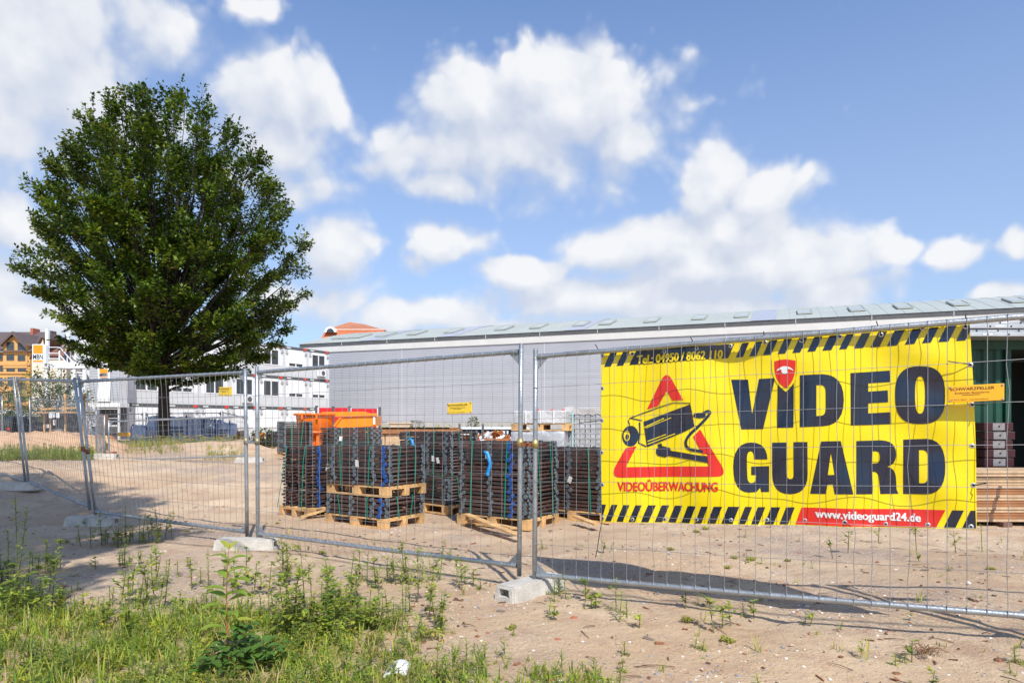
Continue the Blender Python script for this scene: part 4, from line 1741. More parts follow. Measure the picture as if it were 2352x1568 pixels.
# eyelets and ties
ey = [(1505, 889), (1580, 884), (1660, 878), (1741, 870), (1824, 863), (1912, 855), (2004, 851), (2100, 841), (2203, 836), (2306, 820), (2414, 816),
      (1505, 970), (1504, 1050), (1504, 1130), (1505, 1211), (1506, 1294), (1582, 1297), (1660, 1298), (1742, 1297), (1827, 1299), (1917, 1299), (2012, 1302), (2112, 1304), (2214, 1310), (2320, 1312), (2428, 1316),
      (2427, 911), (2431, 1011), (2431, 1114), (2434, 1212)]
for (x, y) in ey:
    d, z = on_fence(x, y)
    m = MB()
    c = FB(d, z, .002) - BO
    ring = []
    n = 14
    for i in range(n):
        a0, a1 = 2 * math.pi * i / n, 2 * math.pi * (i + 1) / n
        q = [c + (u1 * math.cos(a) + Vector((0, 0, 1)) * math.sin(a)) * r + nB * h for r, a, h in ((.016, a0, .001), (.016, a1, .001), (.008, a1, .004), (.008, a0, .004))]
        m.face(q, 0, True)
    m.face([c + (u1 * math.cos(2 * math.pi * i / n) + Vector((0, 0, 1)) * math.sin(2 * math.pi * i / n)) * .008 + nB * .001 for i in range(n)], 1)
    m.build('eyelet', [M_mesh_alu, M_black], BAN)
for (xa, ya, xb, yb) in ((1505, 889, 1497, 868), (1741, 870, 1733, 850), (1912, 855, 1912, 836), (2203, 836, 2193, 812), (2414, 816, 2412, 795), (1504, 1050, 1465, 1056), (1506, 1294, 1498, 1370), (2427, 911, 2380, 906), (2431, 1011, 2455, 1013), (2434, 1212, 2456, 1207), (2112, 1304, 2124, 1311), (1742, 1297, 1742, 1304)):
    a = on_fence(xa, ya)
    b = on_fence(xb, yb)
    m = MB()
    pa = FB(a[0], a[1], .004) - BO
    pb = A1 + u1 * b[0] + nB * .01
    pb.z = b[1]
    pb = pb - BO
    m.tube([pa, pa.lerp(pb, .5) + nB * .012, pb, pb + (pb - pa) * .25 + nB * .01], .0035, 5)
    m.build('cable_tie', M_black, BAN)


# ------------------------------------------------------------------ small yellow hire signs on the fence
def hire_sign(label, px0, px1, py0, py1, Qa, Qb, off, mt, tilt=0.0, small=True):
    """on the plan line Qa-Qb (post bases), native pixels"""
    A, B_ = Vector((Qa.x, Qa.y, 0)), Vector((Qb.x, Qb.y, 0))
    ud = (B_ - A).normalized()
    n = Vector((ud.y, -ud.x, 0))
    if n.y > 0:
        n = -n
    o = A + n * off

    def at(px, py):
        k = (px * .91875 - 1176.0) / F
        d = (k * o.y - o.x) / (ud.x - k * ud.y)
        p = o + ud * d
        return Vector((p.x, p.y, EYE - (py * .91875 - HOR) / F * p.y))
    ll, lr, ul = at(px0, py1), at(px1, py1 - tilt), at(px0, py0)
    T = thing('hire_sign', label, 'sign', ll, 0, 'yellow hire signs on the fences')
    ax, ay = lr - ll, ul - ll
    m = MB()
    m.obox(ax / 2 + ay / 2 - n * .004, ax / 2, ay / 2, n * .004)
    m.build('plate', mt, T, .003)
    t = MB()
    e = n * .0012
    text_on(t, 'SCHWARZFELLER', ax * .03 + ay * .70 + e, ax * .80, ay * .17, 0, .015)
    text_on(t, 'Bundesweiter Bauzaunservice', ax * .12 + ay * .49 + e, ax * .62, ay * .12)
    t.face([ax * .25 + ay * .40 + e, ax * .58 + ay * .40 + e, ax * .58 + ay * .43 + e, ax * .25 + ay * .43 + e])
    text_on(t, 'Tel. 02173 / 3964-0', ax * .03 + ay * .10 + e, ax * .30, ay * .08)
    text_on(t, 'www.schwarzfeller.de', ax * .38 + ay * .10 + e, ax * .34, ay * .08)
    t.build('lettering', M_ink, T)
    for a, b in ((.03, .08), (.97, .08), (.03, .92), (.97, .92)):
        s_ = MB()
        c = ax * a + ay * b + n * .001
        s_.tube([c, c + n * .004], .006, 8)
        s_.build('screw', M_galv, T)


hire_sign('amber hire sign overlapping the right edge of the banner', 2371, 2511, 965, 1006, A1, B1, .035, M_sign_o, tilt=6)
hire_sign('pale yellow hire sign on the fence panel in front of the warehouse wall', 1118, 1179, 1008, 1035, BL2, BR2, .035, M_sign, tilt=3)
hire_sign('small yellow hire sign on the fence panel right of the tree trunk', 547, 579, 967, 989.5, BL3, BR3, .03, M_sign)
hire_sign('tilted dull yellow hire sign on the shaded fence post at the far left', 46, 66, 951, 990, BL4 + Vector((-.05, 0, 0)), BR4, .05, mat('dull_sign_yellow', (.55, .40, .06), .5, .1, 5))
hire_sign('amber hire sign on the low fence behind the blue bags', 511, 535, 1056, 1061, Vector((P(335, 968, 32.5).x, 32.5, 0)), Vector((P(507, 968, 32.2).x, 32.2, 0)), .04, mat('sign_brown', (.45, .26, .03), .5, .1, 5))
hire_sign('bright yellow strip sign left of the blue bags', 294, 326.5, 1081, 1090, Vector((P(200, 968, 27).x, 27, 0)), Vector((P(330, 968, 27).x, 27, 0)), .0, M_sign_o)
hire_sign('hire sign on the fence panel beyond the right edge of the picture', 2700, 2850, 965, 1010, Vector((B6.x, B6.y, 0)), E6, .035, M_sign)
# ------------------------------------------------------------------ pallets and bundles of scaffold frames
PALLET = None


def pallet(label, loc, rz, mt=None):
    """1.2 x 0.8 m pallet, x along the long side, origin at the middle of its foot"""
    global PALLET
    mt = mt or M_wood
    if PALLET is None:
        T = thing('pallet', label, 'pallet', loc, rz, 'wooden pallets')
        for i, (y, w) in enumerate(((-.3275, .145), (-.16, .10), (0, .145), (.16, .10), (.3275, .145))):
            m = MB()
            m.box2((-.6, y - w / 2, .122), (.6, y + w / 2, .144))
            m.build('deck_board', mt, T, .002)
        for x in (-.5275, 0, .5275):
            m = MB()
            m.box2((x - .0725, -.4, .10), (x + .0725, .4, .1215))
            m.build('cross_board', mt, T)
        for y in (-.35, 0, .35):
            m = MB()
            m.box2((-.6, y - .05, .0), (.6, y + .05, .0215))
            m.build('bottom_board', mt, T)
            for x in (-.5275, 0, .5275):
                m = MB()
                m.box2((x - .0725, y - .049, .022), (x + .0725, y + .049, .0995))
                m.build('block', mt, T)
        PALLET = (T, [(c, kids(c)) for c in kids(T)])
        return T
    return dup(PALLET[0], loc, rz, label, None, PALLET[1])


def frame_bundle(label, loc, rz, n, L=1.14, D=.76, pitch=.052, seed=1, blue=(), plates=(-.42, 0, .42), tags=0, straps=True, jut=0.0, lean=0.0, wrap=None):
    """strapped stack of flat steel frames; x along the long side; front long side is -y"""
    rng = random.Random(seed)
    T = thing('frame_bundle', label, 'steel frame bundle', loc, rz, 'strapped bundles of scaffold frames')
    for k in range(n):
        z = pitch * (k + .5)
        m = MB()
        jx, jy = rng.uniform(-.02, .02) + lean * k / n, rng.uniform(-.01, .01)
        tl = rng.uniform(-.016, .016)
        r = .021
        ma = rng.choice((0, 0, 1))
        # flat-sided long rails
        for s in (-1, 1):
            m.bar((-L / 2 + jx, s * D / 2 + jy, z - tl), (L / 2 + jx, s * D / 2 + jy, z + tl), .04, .036, ma)
        for x in (-L / 2, -L / 6, L / 6, L / 2):
            q = jut if x == -L / 2 else 0
            m.tube([(x + jx, -D / 2 + jy, z), (x + jx, D / 2 + jy, z)], r * .92, 7, ma)
        # inner slats that close the view through the stack
        for y in ((-D / 6,) if k % 3 else (-D / 6, D / 6)):
            m.bar((-L / 2 + jx, y + jy, z + .002), (L / 2 + jx, y + jy, z - .002), .04, .034, 1)
        if jut:
            for y in (-D * .38, -D * .12, D * .16, D * .4):
                m.bar((-L / 2 - jut + jx, y + jy, z), (-L / 2 + jx, y + jy, z), .05, .03, ma)
        # round end plates on the outer faces
        if True:
            for i, x in enumerate(plates):
                pm = 3 if i in blue else 2
                xx = x + (.03 if k % 2 else -.03) * .35 + jx + rng.uniform(-.012, .012)
                rr = .030 + rng.uniform(-.003, .003)
                for s in (-1, 1):
                    y = s * (D / 2 + .022) + jy
                    m.tube([(xx, y - s * .012, z + .004), (xx, y + s * .012, z + .004)], rr, 12, pm)
            for y in (-D / 2 + .03, D / 2 - .03):
                m.tube([(L / 2 + .0 + jx, y, z), (L / 2 + .03 + jx, y, z)], .032, 12, 2)
        m.build('steel_frame', [M_bar, M_bar2, M_plate, M_blue], T)
    H = n * pitch
    if straps:
        sl = []
        for x in (-L * .27, L * .24):
            a = rng.uniform(-.06, .06)
            y0 = D / 2 + .036
            sl.append([Vector((x + a, -y0, -.02)), Vector((x + a * .6, -y0, H * .5)), Vector((x, -y0, H - .01)), Vector((x, -y0 + .02, H + .008)), Vector((x - a, y0, H + .008)), Vector((x - a, y0, 0))])
        for y in (-D * .22, D * .2):
            a = rng.uniform(-.1, .1)
            x0 = L / 2 + .036
            sl.append([Vector((x0, y + a, -.02)), Vector((x0, y, H - .01)), Vector((x0 - .02, y, H + .014)), Vector((-x0 + .02 - jut * .6, y + a, H + .014)), Vector((-x0 - jut * .8, y + a, H * .75)), Vector((-x0 - jut - .06, y + a * 2, -.02))])
        for pts in sl:
            m = MB()
            ax = (pts[1] - pts[0]).cross(Vector((0, 0, 1)))
            for p, q in zip(pts, pts[1:]):
                if (p - q).length > .001:
                    side = Vector((1, 0, 0)) if abs((pts[2] - pts[3]).normalized().y) > .5 else Vector((0, 1, 0))
                    w = side * .0085
                    m.face([p - w, p + w, q + w, q - w])
            m.build('strap', M_strap, T)
    for i in range(tags):
        m = MB()
        x, z = rng.uniform(-.35, .45), rng.uniform(H * .45, H * .95)
        y = -D / 2 - .045
        a = rng.uniform(-.5, .5)
        u = Vector((math.cos(a), 0, math.sin(a))) * .032
        v = Vector((-math.sin(a), .0, math.cos(a))) * .05
        c = Vector((x, y, z))
        m.face([c - u - v, c + u - v, c + u + v + Vector((0, -.015, 0)), c - u + v + Vector((0, -.01, 0))])
        m.build('paper_tag', M_tagw, T)
    if wrap:
        m = MB()
        x, z0, z1 = wrap
        y = -D / 2 - .042
        pts = [Vector((x - .05, y, z1)), Vector((x + .02, y - .01, z1 - .04)), Vector((x + .05, y, (z0 + z1) / 2)), Vector((x + .0, y - .01, z0 + .02)), Vector((x + .03, y, z0))]
        m.tube(pts, [.02, .03, .026, .03, .018], 6)
        m.build('blue_tape', M_lblue, T)
    return T


DL = Vector((-.83, .56, 0)).normalized()
ANG = math.atan2(-DL.y, -DL.x)          # local x runs from left-back to right-front


def stack_at(corner, Ld, n, lab_p, lab_b, base=0.0, shift=(0, 0), spin=0.0, pal=True, **kw):
    """corner: front corner of the pallet; Ld: unit vector along its long side, away from the corner"""
    Ld = Ld.normalized()
    Sd = Vector((Ld.y, -Ld.x, 0))
    if Sd.y < 0:
        Sd = -Sd
    c = corner + Ld * .6 + Sd * .4
    zg = ground(c.x, c.y) - .01 + base
    xd = -Ld if Ld.x < 0 else Ld
    rz = math.atan2(xd.y, xd.x)
    if pal:
        pallet(lab_p, (c.x, c.y, zg), rz)
    b = c + Ld * shift[0] + Sd * shift[1]
    return frame_bundle(lab_b, (b.x, b.y, zg + .146), rz + spin, n, **kw)


V2 = lambda x, y: Vector((x, y, 0))
# front centre, two tiers
C1 = V2(-1.71, 9.18)
stack_at(C1, DL, 5, 'bright wooden pallet on the sand under the front two-tier stack', 'low bundle of brown frames between the two pallets of the front stack', pitch=.054, seed=3, plates=(-.5, -.05, .36, .52), blue=(3,), tags=0)
stack_at(C1 + V2(.02, .03), DL, 10, 'bright wooden pallet in the middle of the front two-tier stack', 'tall bundle of brown frames on top of the front two-tier stack', base=.146 + 5 * .054 + .012, pitch=.054, seed=4, plates=(-.45, -.02, .33, .53), blue=(3,), tags=1, spin=R(2))
# left neighbour
stack_at(V2(-3.02, 10.1), V2(.66, .75), 18, 'greyish wooden pallet under the left front bundle with jutting bars', 'left front bundle of brown frames with jutting bars and a blue plate column', pitch=.0505, seed=5, shift=(.06, .08), spin=R(9), L=1.1, D=.66, jut=.10, plates=(-.50, -.1, .3, .5), blue=(0,), tags=1)
# behind, between
stack_at(V2(-1.05, 11.55), DL, 20, 'wooden pallet under the bundle with two white tags', 'tall bundle with two white tags behind the front two-tier stack', pitch=.052, seed=6, plates=(-.4, .1, .5), tags=2, wrap=(-.25, .62, .92))
stack_at(V2(-.98, 10.45), V2(-.75, .66), 8, 'slatted wooden pallet under the low dark bundle', 'low dark bundle right of the front two-tier stack', pitch=.05, seed=7, plates=(-.45, .5), L=1.05, D=.7)
stack_at(V2(-.40, 12.2), V2(-.9, .43), 14, 'wooden pallet half hidden behind the big bundle at the middle post pair', 'narrow visible bundle with blue plates behind the big middle bundle', pitch=.052, seed=8, plates=(-.3, .46), blue=(1,), tags=1)
# big one by the posts
stack_at(V2(.215, 8.98), DL, 19, 'wooden pallet under the big bundle behind the middle post pair', 'big bundle with bright blue tape behind the middle post pair', pitch=.0535, seed=9, plates=(-.5, -.02, .32, .53), blue=(2,), tags=1, wrap=(-.05, .55, .88))
stack_at(V2(1.36, 9.55), DL, 17, 'wooden pallet next to the left edge of the banner', 'bundle half covered by the left edge of the banner', pitch=.053, seed=10, plates=(-.5, -.05, .45), tags=1)
# rear ones
stack_at(V2(-6.5, 19.4), V2(-.45, .89), 17, 'broken wooden pallet under the rear left bundle', 'rear left bundle with a bristly end in front of the white containers', pitch=.052, seed=11, plates=(-.52, -.35, -.18, 0, .18, .35, .52), tags=1, wrap=None)
stack_at(V2(-4.02, 14.9), V2(.9, .43), 15, 'wooden pallet under the rear middle bundle', 'rear middle bundle in front of the orange concrete hopper', pitch=.052, seed=12, plates=(-.4, 0, .4, .52), tags=1, jut=.06)
stack_at(V2(-8.1, 23.5), V2(-.6, .8), 10, 'wooden pallet beside the rear left bundle', 'distant small bundle left of the rear left bundle', pitch=.052, seed=14, plates=(-.4, .4))
# loose planks
for i, (a, b, w, lab) in enumerate(((P(1070, 1180, 9.4), P(1192, 1229, 8.3), .10, 'loose orange-brown plank leaning from the big middle bundle to the sand'),
                                     (P(1075, 1192, 9.5), P(1180, 1212, 8.6), .09, 'loose split plank lying beside the leaning plank'),
                                     (P(632, 1043, 18.6), P(700, 1060, 17.2), .10, 'splintered board on the sand before the rear left bundle'),
                                     (P(690, 1187, 9.98), P(766, 1165, 10.25), .09, 'pale board laid across the greyish pallet'),
                                     (P(1322, 1185, 9.4), P(1372, 1204, 8.9), .10, 'thin board beside the pallet near the banner'))):
    m = MB()
    mid = (a + b) / 2
    m.bar(a - mid, b - mid, w, .022)
    o = m.build('loose_plank', M_wood, None, 0, mid)
    tag(o, lab, 'plank', 'loose planks around the pallets')


def base_z(x, y):
    return ground(x, y)


# ------------------------------------------------------------------ film wrapped loads right of the middle posts
def wrapped_block(label, p0, size, rz, mt, name='wrapped_load', grooves=0, group='film wrapped pallet loads'):
    T = thing(name, label, 'pallet load', p0, rz, group)
    w, d, h = size
    bm = bmesh.new()
    bmesh.ops.create_cube(bm, size=1)
    bmesh.ops.subdivide_edges(bm, edges=bm.edges[:], cuts=9, use_grid_fill=True)
    for v in bm.verts:
        v.co = Vector((v.co.x * w, v.co.y * d, (v.co.z + .5) * h))
        q = noise.noise_vector(v.co * 5 + Vector((p0[0], 0, 0))) * .018
        v.co += Vector((q.x, q.y, q.z if v.co.z > h * .95 else 0))
        if grooves:
            f = (v.co.z / h * grooves) % 1
            if f < .22:
                v.co.x *= .975
                v.co.y *= .975
    bmesh.ops.bevel(bm, geom=[e for e in bm.edges if len(e.link_faces) == 2 and e.calc_face_angle() > 1.0], offset=.012, segments=1, affect='EDGES')
    for f in bm.faces:
        f.smooth = True
    me = bpy.data.meshes.new('film')
    bm.to_mesh(me)
    bm.free()
    me.materials.append(mt)
    o = bpy.data.objects.new('film', me)
    COL.objects.link(o)
    o.parent = T
    return T, w, d, h


rzW = R(-14)
pW = V2(P(1243, 968, 14.3).x, 14.3)
zW = ground(pW.x, pW.y)
pallet('wooden pallet under the lower grey wrapped block', (pW.x, pW.y, zW), rzW)
T, w, d, h = wrapped_block('grey film wrapped stone block under the pallet beside the warehouse wall view', (pW.x, pW.y, zW + .146), (1.12, .85, .80), rzW, M_film)
z2 = zW + .146 + .80 + .02
pallet('wooden pallet on top of the lower grey wrapped block', (pW.x + .05, pW.y, z2), rzW)
T, w, d, h = wrapped_block('pale film wrapped white load on the upper pallet', (pW.x + .05, pW.y, z2 + .146), (1.10, .84, .26), rzW, M_film_w)
for xx in (-.28, .02, .3):
    m = MB()
    m.box2((xx - .012, -.45, .0), (xx + .012, -.435, .27))
    m.build('white_strap', M_white, T)
m = MB()
for xx in (-.1, .2, .42):
    m.tube([(xx, -.2, .262), (xx + .05, -.2, .285)], .022, 6)
m.build('red_cap', M_logo_red, T)
# tall stack of grey slabs in film
pS = V2(P(1352, 968, 14.6).x, 14.6)
zS = ground(pS.x, pS.y) + .33
Tl, *_ = wrapped_block('low pale wrapped layer under the tall grey slab stack', (pS.x, pS.y, zS - .33), (1.15, .9, .31), R(-8), M_film_w)
pallet('wooden pallet under the tall grey slab stack', (pS.x, pS.y, zS), R(-8), M_wood)
T = thing('slab_stack', 'tall film wrapped stack of grey slabs beside the left edge of the banner', 'slab stack', (pS.x, pS.y, zS + .146), R(-8))
for k in range(9):
    m = MB()
    n_ = 9
    for q in range(n_):
        x = -.5 + q * 1.0 / n_ + random.uniform(-.004, .004)
        m.box2((x, -.39, k * .105), (x + .098, .39, k * .105 + .075))
    m.box2((-.505, -.4, k * .105 + .078), (.505, .4, k * .105 + .102))
    m.build('slab_layer', M_film if k % 2 else M_stone, T)
m = MB()
for q in range(10):
    x = -.5 + q * .1
    m.face([(x, -.44, .945 + .03 * math.sin(q)), (x + .1, -.44, .945 + .03 * math.sin(q + 1)), (x + .1, .44, .97), (x, .44, .97)], 0, True)
    m.face([(x, -.445, .945 + .03 * math.sin(q)), (x + .1, -.445, .945 + .03 * math.sin(q + 1)), (x + .1, -.41, .80 + .02 * math.sin(q * 3 + 3)), (x, -.41, .80 + .02 * math.sin(q * 3))], 0, True)
m.build('film_cover', M_film_w, T)
m = MB()
m.box2((-.34, -.425, -.02), (-.31, -.405, .97))
m.build('strap', mat('pale_teal_strap', (.30, .50, .50), .4, .1, 5), T)

# ------------------------------------------------------------------ orange concrete hopper, amber bucket, red wagon boards
Yh = 22.0
kh = Yh / F
ph = P(723, 968, Yh)
zgh = ground(ph.x, Yh)
T = thing('concrete_hopper', 'orange round concrete hopper with conical foot behind the rear bundles', 'concrete hopper', (ph.x, Yh, zgh))
zt = EYE + (HOR - 949) * kh - zgh
zm = EYE + (HOR - 990) * kh - zgh
m = MB()
m.lathe([(.60, zt), (.655, zt), (.655, zt - .07), (.58, zt - .075), (.575, zt - .16), (.52, zm + .04), (.47, zm), (.44, zm - .01)], 40)
m.lathe([(.60, zt), (.56, zt - .08), (.46, zm + .05), (.2, zm - .2)], 40)
m.build('bowl', M_orange, T)
m = MB()
m.lathe([(.30, zm - .005), (.26, .12), (.24, .1)], 24)
m.build('outlet', M_orange, T)
for a in range(4):
    m = MB()
    c, s = math.cos(a * math.pi / 2 + .5), math.sin(a * math.pi / 2 + .5)
    m.bar((.42 * c, .42 * s, zm + .02), (.34 * c, .34 * s, 0), .09, .07)
    m.build('leg', M_orange, T)
m = MB()
m.lathe([(.47, zm + .01), (.51, zm + .01), (.51, zm - .06), (.47, zm - .06)], 30)
m.build('ring', M_orange, T)
for a in (-1.9, -1.2):
    m = MB()
    m.box2((-.03, -.03, -.14), (.03, .03, .05))
    o = m.build('lug', M_orange, T)
    o.location = (.66 * math.cos(a), .66 * math.sin(a), zt - .05)

Ya = 22.6
ka = Ya / F
pa = P(826, 968, Ya)
zga = ground(pa.x, Ya)
T = thing('concrete_skip', 'amber orange tilting concrete skip with arched foot, right of the round hopper', 'concrete skip', (pa.x, Ya, zga))


def AX(px):
    return (px - 826) * ka


def AZ(py):
    return EYE + (HOR - py) * ka - zga


body = [(AX(780), AZ(959)), (AX(866), AZ(955)), (AX(870), AZ(956)), (AX(869), AZ(977)), (AX(840), AZ(980)), (AX(790), AZ(982)), (AX(778), AZ(979)), (AX(782), AZ(970)), (AX(796), AZ(959))]
m = MB()
m.prism(body, lambda x, z: (x, -.45, z), lambda x, z: (x, .5, z))
m.build('body', M_orange2, T, .015)
m = MB()
m.bar((AX(778), -.47, AZ(954.5)), (AX(873), -.47, AZ(952)), .08, .09)
m.bar((AX(747), -.40, AZ(949.5)), (AX(842), -.40, AZ(948.5)), .09, .10)
m.bar((AX(842), -.40, AZ(948.5)), (AX(862), -.44, AZ(954)), .09, .09)
m.bar((AX(796), -.46, AZ(952)), (AX(776), -.46, AZ(978)), .06, .07)
m.build('rim_beam', M_orange2, T)
m = MB()
ar = [(AX(858) + AX(826 + 11) * math.cos(t), 0, AZ(988) + .26 * math.sin(t) * 1.0) for t in [math.pi - i * math.pi / 10 for i in range(11)]]
ar = [(a, -.3, b) for a, _, b in ar]
ar = [(ar[0][0], -.3, .0)] + ar + [(ar[-1][0], -.3, .0)]
m.tube(ar, .045, 8)
m.build('arched_foot', M_orange2, T)
m = MB()
m.box2((AX(790), -.2, 0), (AX(850), .4, AZ(978)))
m.build('stand', M_orange, T)
m = MB()
m.box2((AX(864), -.475, AZ(974)), (AX(868), -.455, AZ(955)))
m.build('label_plate', M_white, T)

Yr = 26.0
kr = Yr / F
pr = P(798, 968, Yr)
zgr = ground(pr.x, Yr)
T = thing('red_wagon', 'red flat wagon with board sides and black stakes behind the orange hoppers', 'wagon', (pr.x, Yr, zgr))
for (xa, xb) in ((731, 801), (806, 868)):
    m = MB()
    m.box2(((xa - 798) * kr, 0, .7), ((xb - 798) * kr, .04, EYE + (HOR - (936 if xa < 800 else 938)) * kr - zgr))
    o = m.build('side_board', M_red, T)
    m = MB()
    m.box2(((xa - 798) * kr - .03, -.01, .7), ((xa - 798) * kr + .02, -.002, EYE + (HOR - 936) * kr - zgr + .01))
    m.box2(((xb - 798) * kr - .03, -.01, .7), ((xb - 798) * kr + .02, -.002, EYE + (HOR - 937) * kr - zgr))
    m.build('edge_strip', M_white, o)
for xa, top in ((727, 933), (765, 934.5), (803, 934), (872, 936)):
    m = MB()
    x = (xa - 798) * kr
    m.box2((x - .04, -.06, .55), (x + .04, .06, EYE + (HOR - top) * kr - zgr))
    m.tube([(x, 0, EYE + (HOR - top) * kr - zgr), (x, 0, EYE + (HOR - top) * kr - zgr + .03)], .055, 8)
    m.build('stake', M_dgrey, T)
m = MB()
m.box2(((722 - 798) * kr, -.05, .55), ((875 - 798) * kr, 2.2, .69))
m.build('bed', M_dgrey, T)
for xa in (745, 760, 850):
    m = MB()
    x = (xa - 798) * kr
    m.tube([(x, .0, .3), (x, .22, .3)], .30, 18)
    m.build('wheel', M_tyre, T)

# ------------------------------------------------------------------ site debris in the middle distance
Yd = 19.0
kd = Yd / F


def DX(px, Y=Yd):
    return (px - 1176) / F * Y


def DZ(py, Y=Yd):
    return EYE + (HOR - py) / F * Y


# crates / insulation blocks under long boards
blocks = [(876, 889, M_wood_l), (890, 934, M_wood_l), (935, 956, M_wood_l), (960, 997, M_tub)]
for i, (a, b, mt) in enumerate(blocks):
    m = MB()
    x0, x1 = DX(a), DX(b)
    zb = ground(DX(930), Yd)
    m.box2((x0 + .004, -.35, 0), (x1 - .004, .4, DZ(995.5) - zb))
    o = m.build('board_crate', mt, None, .012, (0, Yd, zb))
    tag(o, ['narrow end of a wooden crate right of the amber skip', 'long tan wooden crate in the row under the long board', 'short tan wooden crate in the middle of the row under the board', 'cream wooden crate at the right end of the row under the board'][i], 'crate', 'crates under the long board')
m = MB()
m.box2((DX(874), -.42, 0), (DX(1058), .45, .13))
for q in range(5):
    m.box2((DX(874) + .1 * q, -.44, .135 + .0 * q), (DX(1052) - .2 * q, .35 - .1 * q, .16))
o = m.build('timber_boards', M_wood_b, None, 0, (0, Yd, DZ(995) + .004))
tag(o, 'long flat brown formwork boards lying on the row of crates', 'boards')
# slatted timber stack right of the crates
T = thing('slat_stack', 'stack of light brown slats right of the cream crate', 'timber stack', (DX(1020), Yd - .3, ground(DX(1020), Yd)))
zb = ground(DX(1020), Yd)
z = 0.0
k = 0
while z < DZ(997) - zb - .05:
    m = MB()
    j = random.uniform(-.03, .03)
    m.box2((DX(999) - DX(1020) + j, -.05, z), (DX(1052) - DX(1020) + j, .3, z + .042))
    m.build('slat', M_wood_l if k % 3 else M_wood_b, T)
    z += .055
    k += 1
# skip with rubble
Yk = 24.0
T = thing('rubble_skip', 'dark blue open skip with a white rim behind the rust-brown rubble', 'skip', (DX(1120, Yk), Yk, ground(DX(1120, Yk), Yk)))
zb = ground(DX(1120, Yk), Yk)
x0, x1 = DX(1040, Yk) - DX(1120, Yk), DX(1215, Yk) - DX(1120, Yk)
zt = DZ(985, Yk) - zb
m = MB()
m.face([(x0, -.3, .2), (x1, -.3, .2), (x1, -.55, zt), (x0, -.55, zt)])
m.face([(x0, 1.9, zt), (x1, 1.9, zt), (x1, 1.6, .2), (x0, 1.6, .2)])
m.face([(x0, -.55, zt), (x0, 1.9, zt), (x0, 1.6, .2), (x0, -.3, .2)])
m.face([(x1, 1.9, zt), (x1, -.55, zt), (x1, -.3, .2), (x1, 1.6, .2)])
m.face([(x0, -.3, .2), (x0, 1.6, .2), (x1, 1.6, .2), (x1, -.3, .2)])
m.build('body', M_skip, T)
m = MB()
m.bar((x0, -.57, zt + .03), (x1, -.57, zt + .03), .1, .06)
m.bar((x0, 1.92, zt + .03), (x1, 1.92, zt + .03), .1, .06)
m.build('rim', M_white, T)
for xx, c in ((DX(1142, Yk), M_sign), (DX(1160, Yk), M_white)):
    m = MB()
    m.box2((xx - DX(1120, Yk) - .12, -.60, zt - .16), (xx - DX(1120, Yk) + .12, -.575, zt - .05))
    m.build('sticker', c, T)
m = MB()
for q in range(8):
    x = x0 + .2 + q * (x1 - x0) / 8
    m.box2((x - .03, -.62, .25), (x + .03, -.45, zt - .02))
m.build('rib', M_skip, T)
# rubble: rust plywood offcuts and white bits
rg = random.Random(5)
m = MB()
for i in range(130):
    px = rg.uniform(1040, 1200)
    hump = 10 * math.exp(-((px - 1065) / 22) ** 2) + 13 * math.exp(-((px - 1125) / 28) ** 2)
    py = 1013 - rg.uniform(0, 3 + hump)
    c = P(px, py, 22.2 + rg.uniform(-.5, .5))
    a, b = rg.uniform(0, 6.28), rg.uniform(-.7, .7)
    u = Vector((math.cos(a), math.sin(a), b)).normalized()
    v = u.cross(Vector((rg.uniform(-1, 1), rg.uniform(-1, 1), rg.uniform(-1, 1)))).normalized()
    n_ = u.cross(v)
    m.obox(c, u * rg.uniform(.08, .28), v * rg.uniform(.04, .14), n_ * .012, 0)
for i in range(60):
    px = rg.choice((rg.gauss(1056, 12), rg.gauss(1125, 20), rg.uniform(1040, 1215)))
    hump = 13 * math.exp(-((px - 1060) / 22) ** 2) + 13 * math.exp(-((px - 1125) / 28) ** 2)
    c = P(px, 1011 - rg.uniform(0, 5 + hump), 21.8 + rg.uniform(-.3, .3))
    a = rg.uniform(0, 6.28)
    u = Vector((math.cos(a), math.sin(a) * .4, rg.uniform(-1, 1))).normalized()
    v = u.orthogonal().normalized()
    m.obox(c, u * rg.uniform(.04, .16), v * rg.uniform(.015, .05), u.cross(v) * .01, 1)
o = m.build('rubble', [M_wood_r, M_white])
tag(o, 'heap of rust-brown plywood offcuts and white scraps before the dark blue skip', 'rubble', kind='stuff')
m = MB()
for q, (a, b, y) in enumerate(((1040, 1182, 1013), (1060, 1183, 1009.5), (1080, 1178, 1017))):
    m.bar(P(a, y + 1, 20.8 + q * .1), P(b, y - 2, 21.0 + q * .1), .2, .05)
o = m.build('timber_boards', M_wood_r)
tag(o, 'rust-brown boards lying in front of the rubble heap', 'boards')
m = MB()
c = P(1085, 1040, 18.2)
m.box2((-.20, -.2, -.6), (.20, .2, .0))
o = m.build('cardboard_box', M_wood_l, None, .01, (c.x + .02, c.y, DZ(1032, 18.2)))
tag(o, 'plain tan cardboard box between the bundles behind the fence', 'box')
T = thing('site_barrier_board', 'red and white barrier board showing between the bundles', 'barrier board', P(1080, 1060, 18.9))
m = MB()
for q in range(6):
    x = -.42 + q * .14
    m.box2((x, -.02, .42), (x + .139, .02, .62), q % 2)
m.build('striped_board', [M_red, M_white], T)
for x in (-.3, .35):
    m = MB()
    m.box2((x - .03, .025, -.3), (x + .03, .06, 1.05))
    m.build('post', M_dgrey, T)
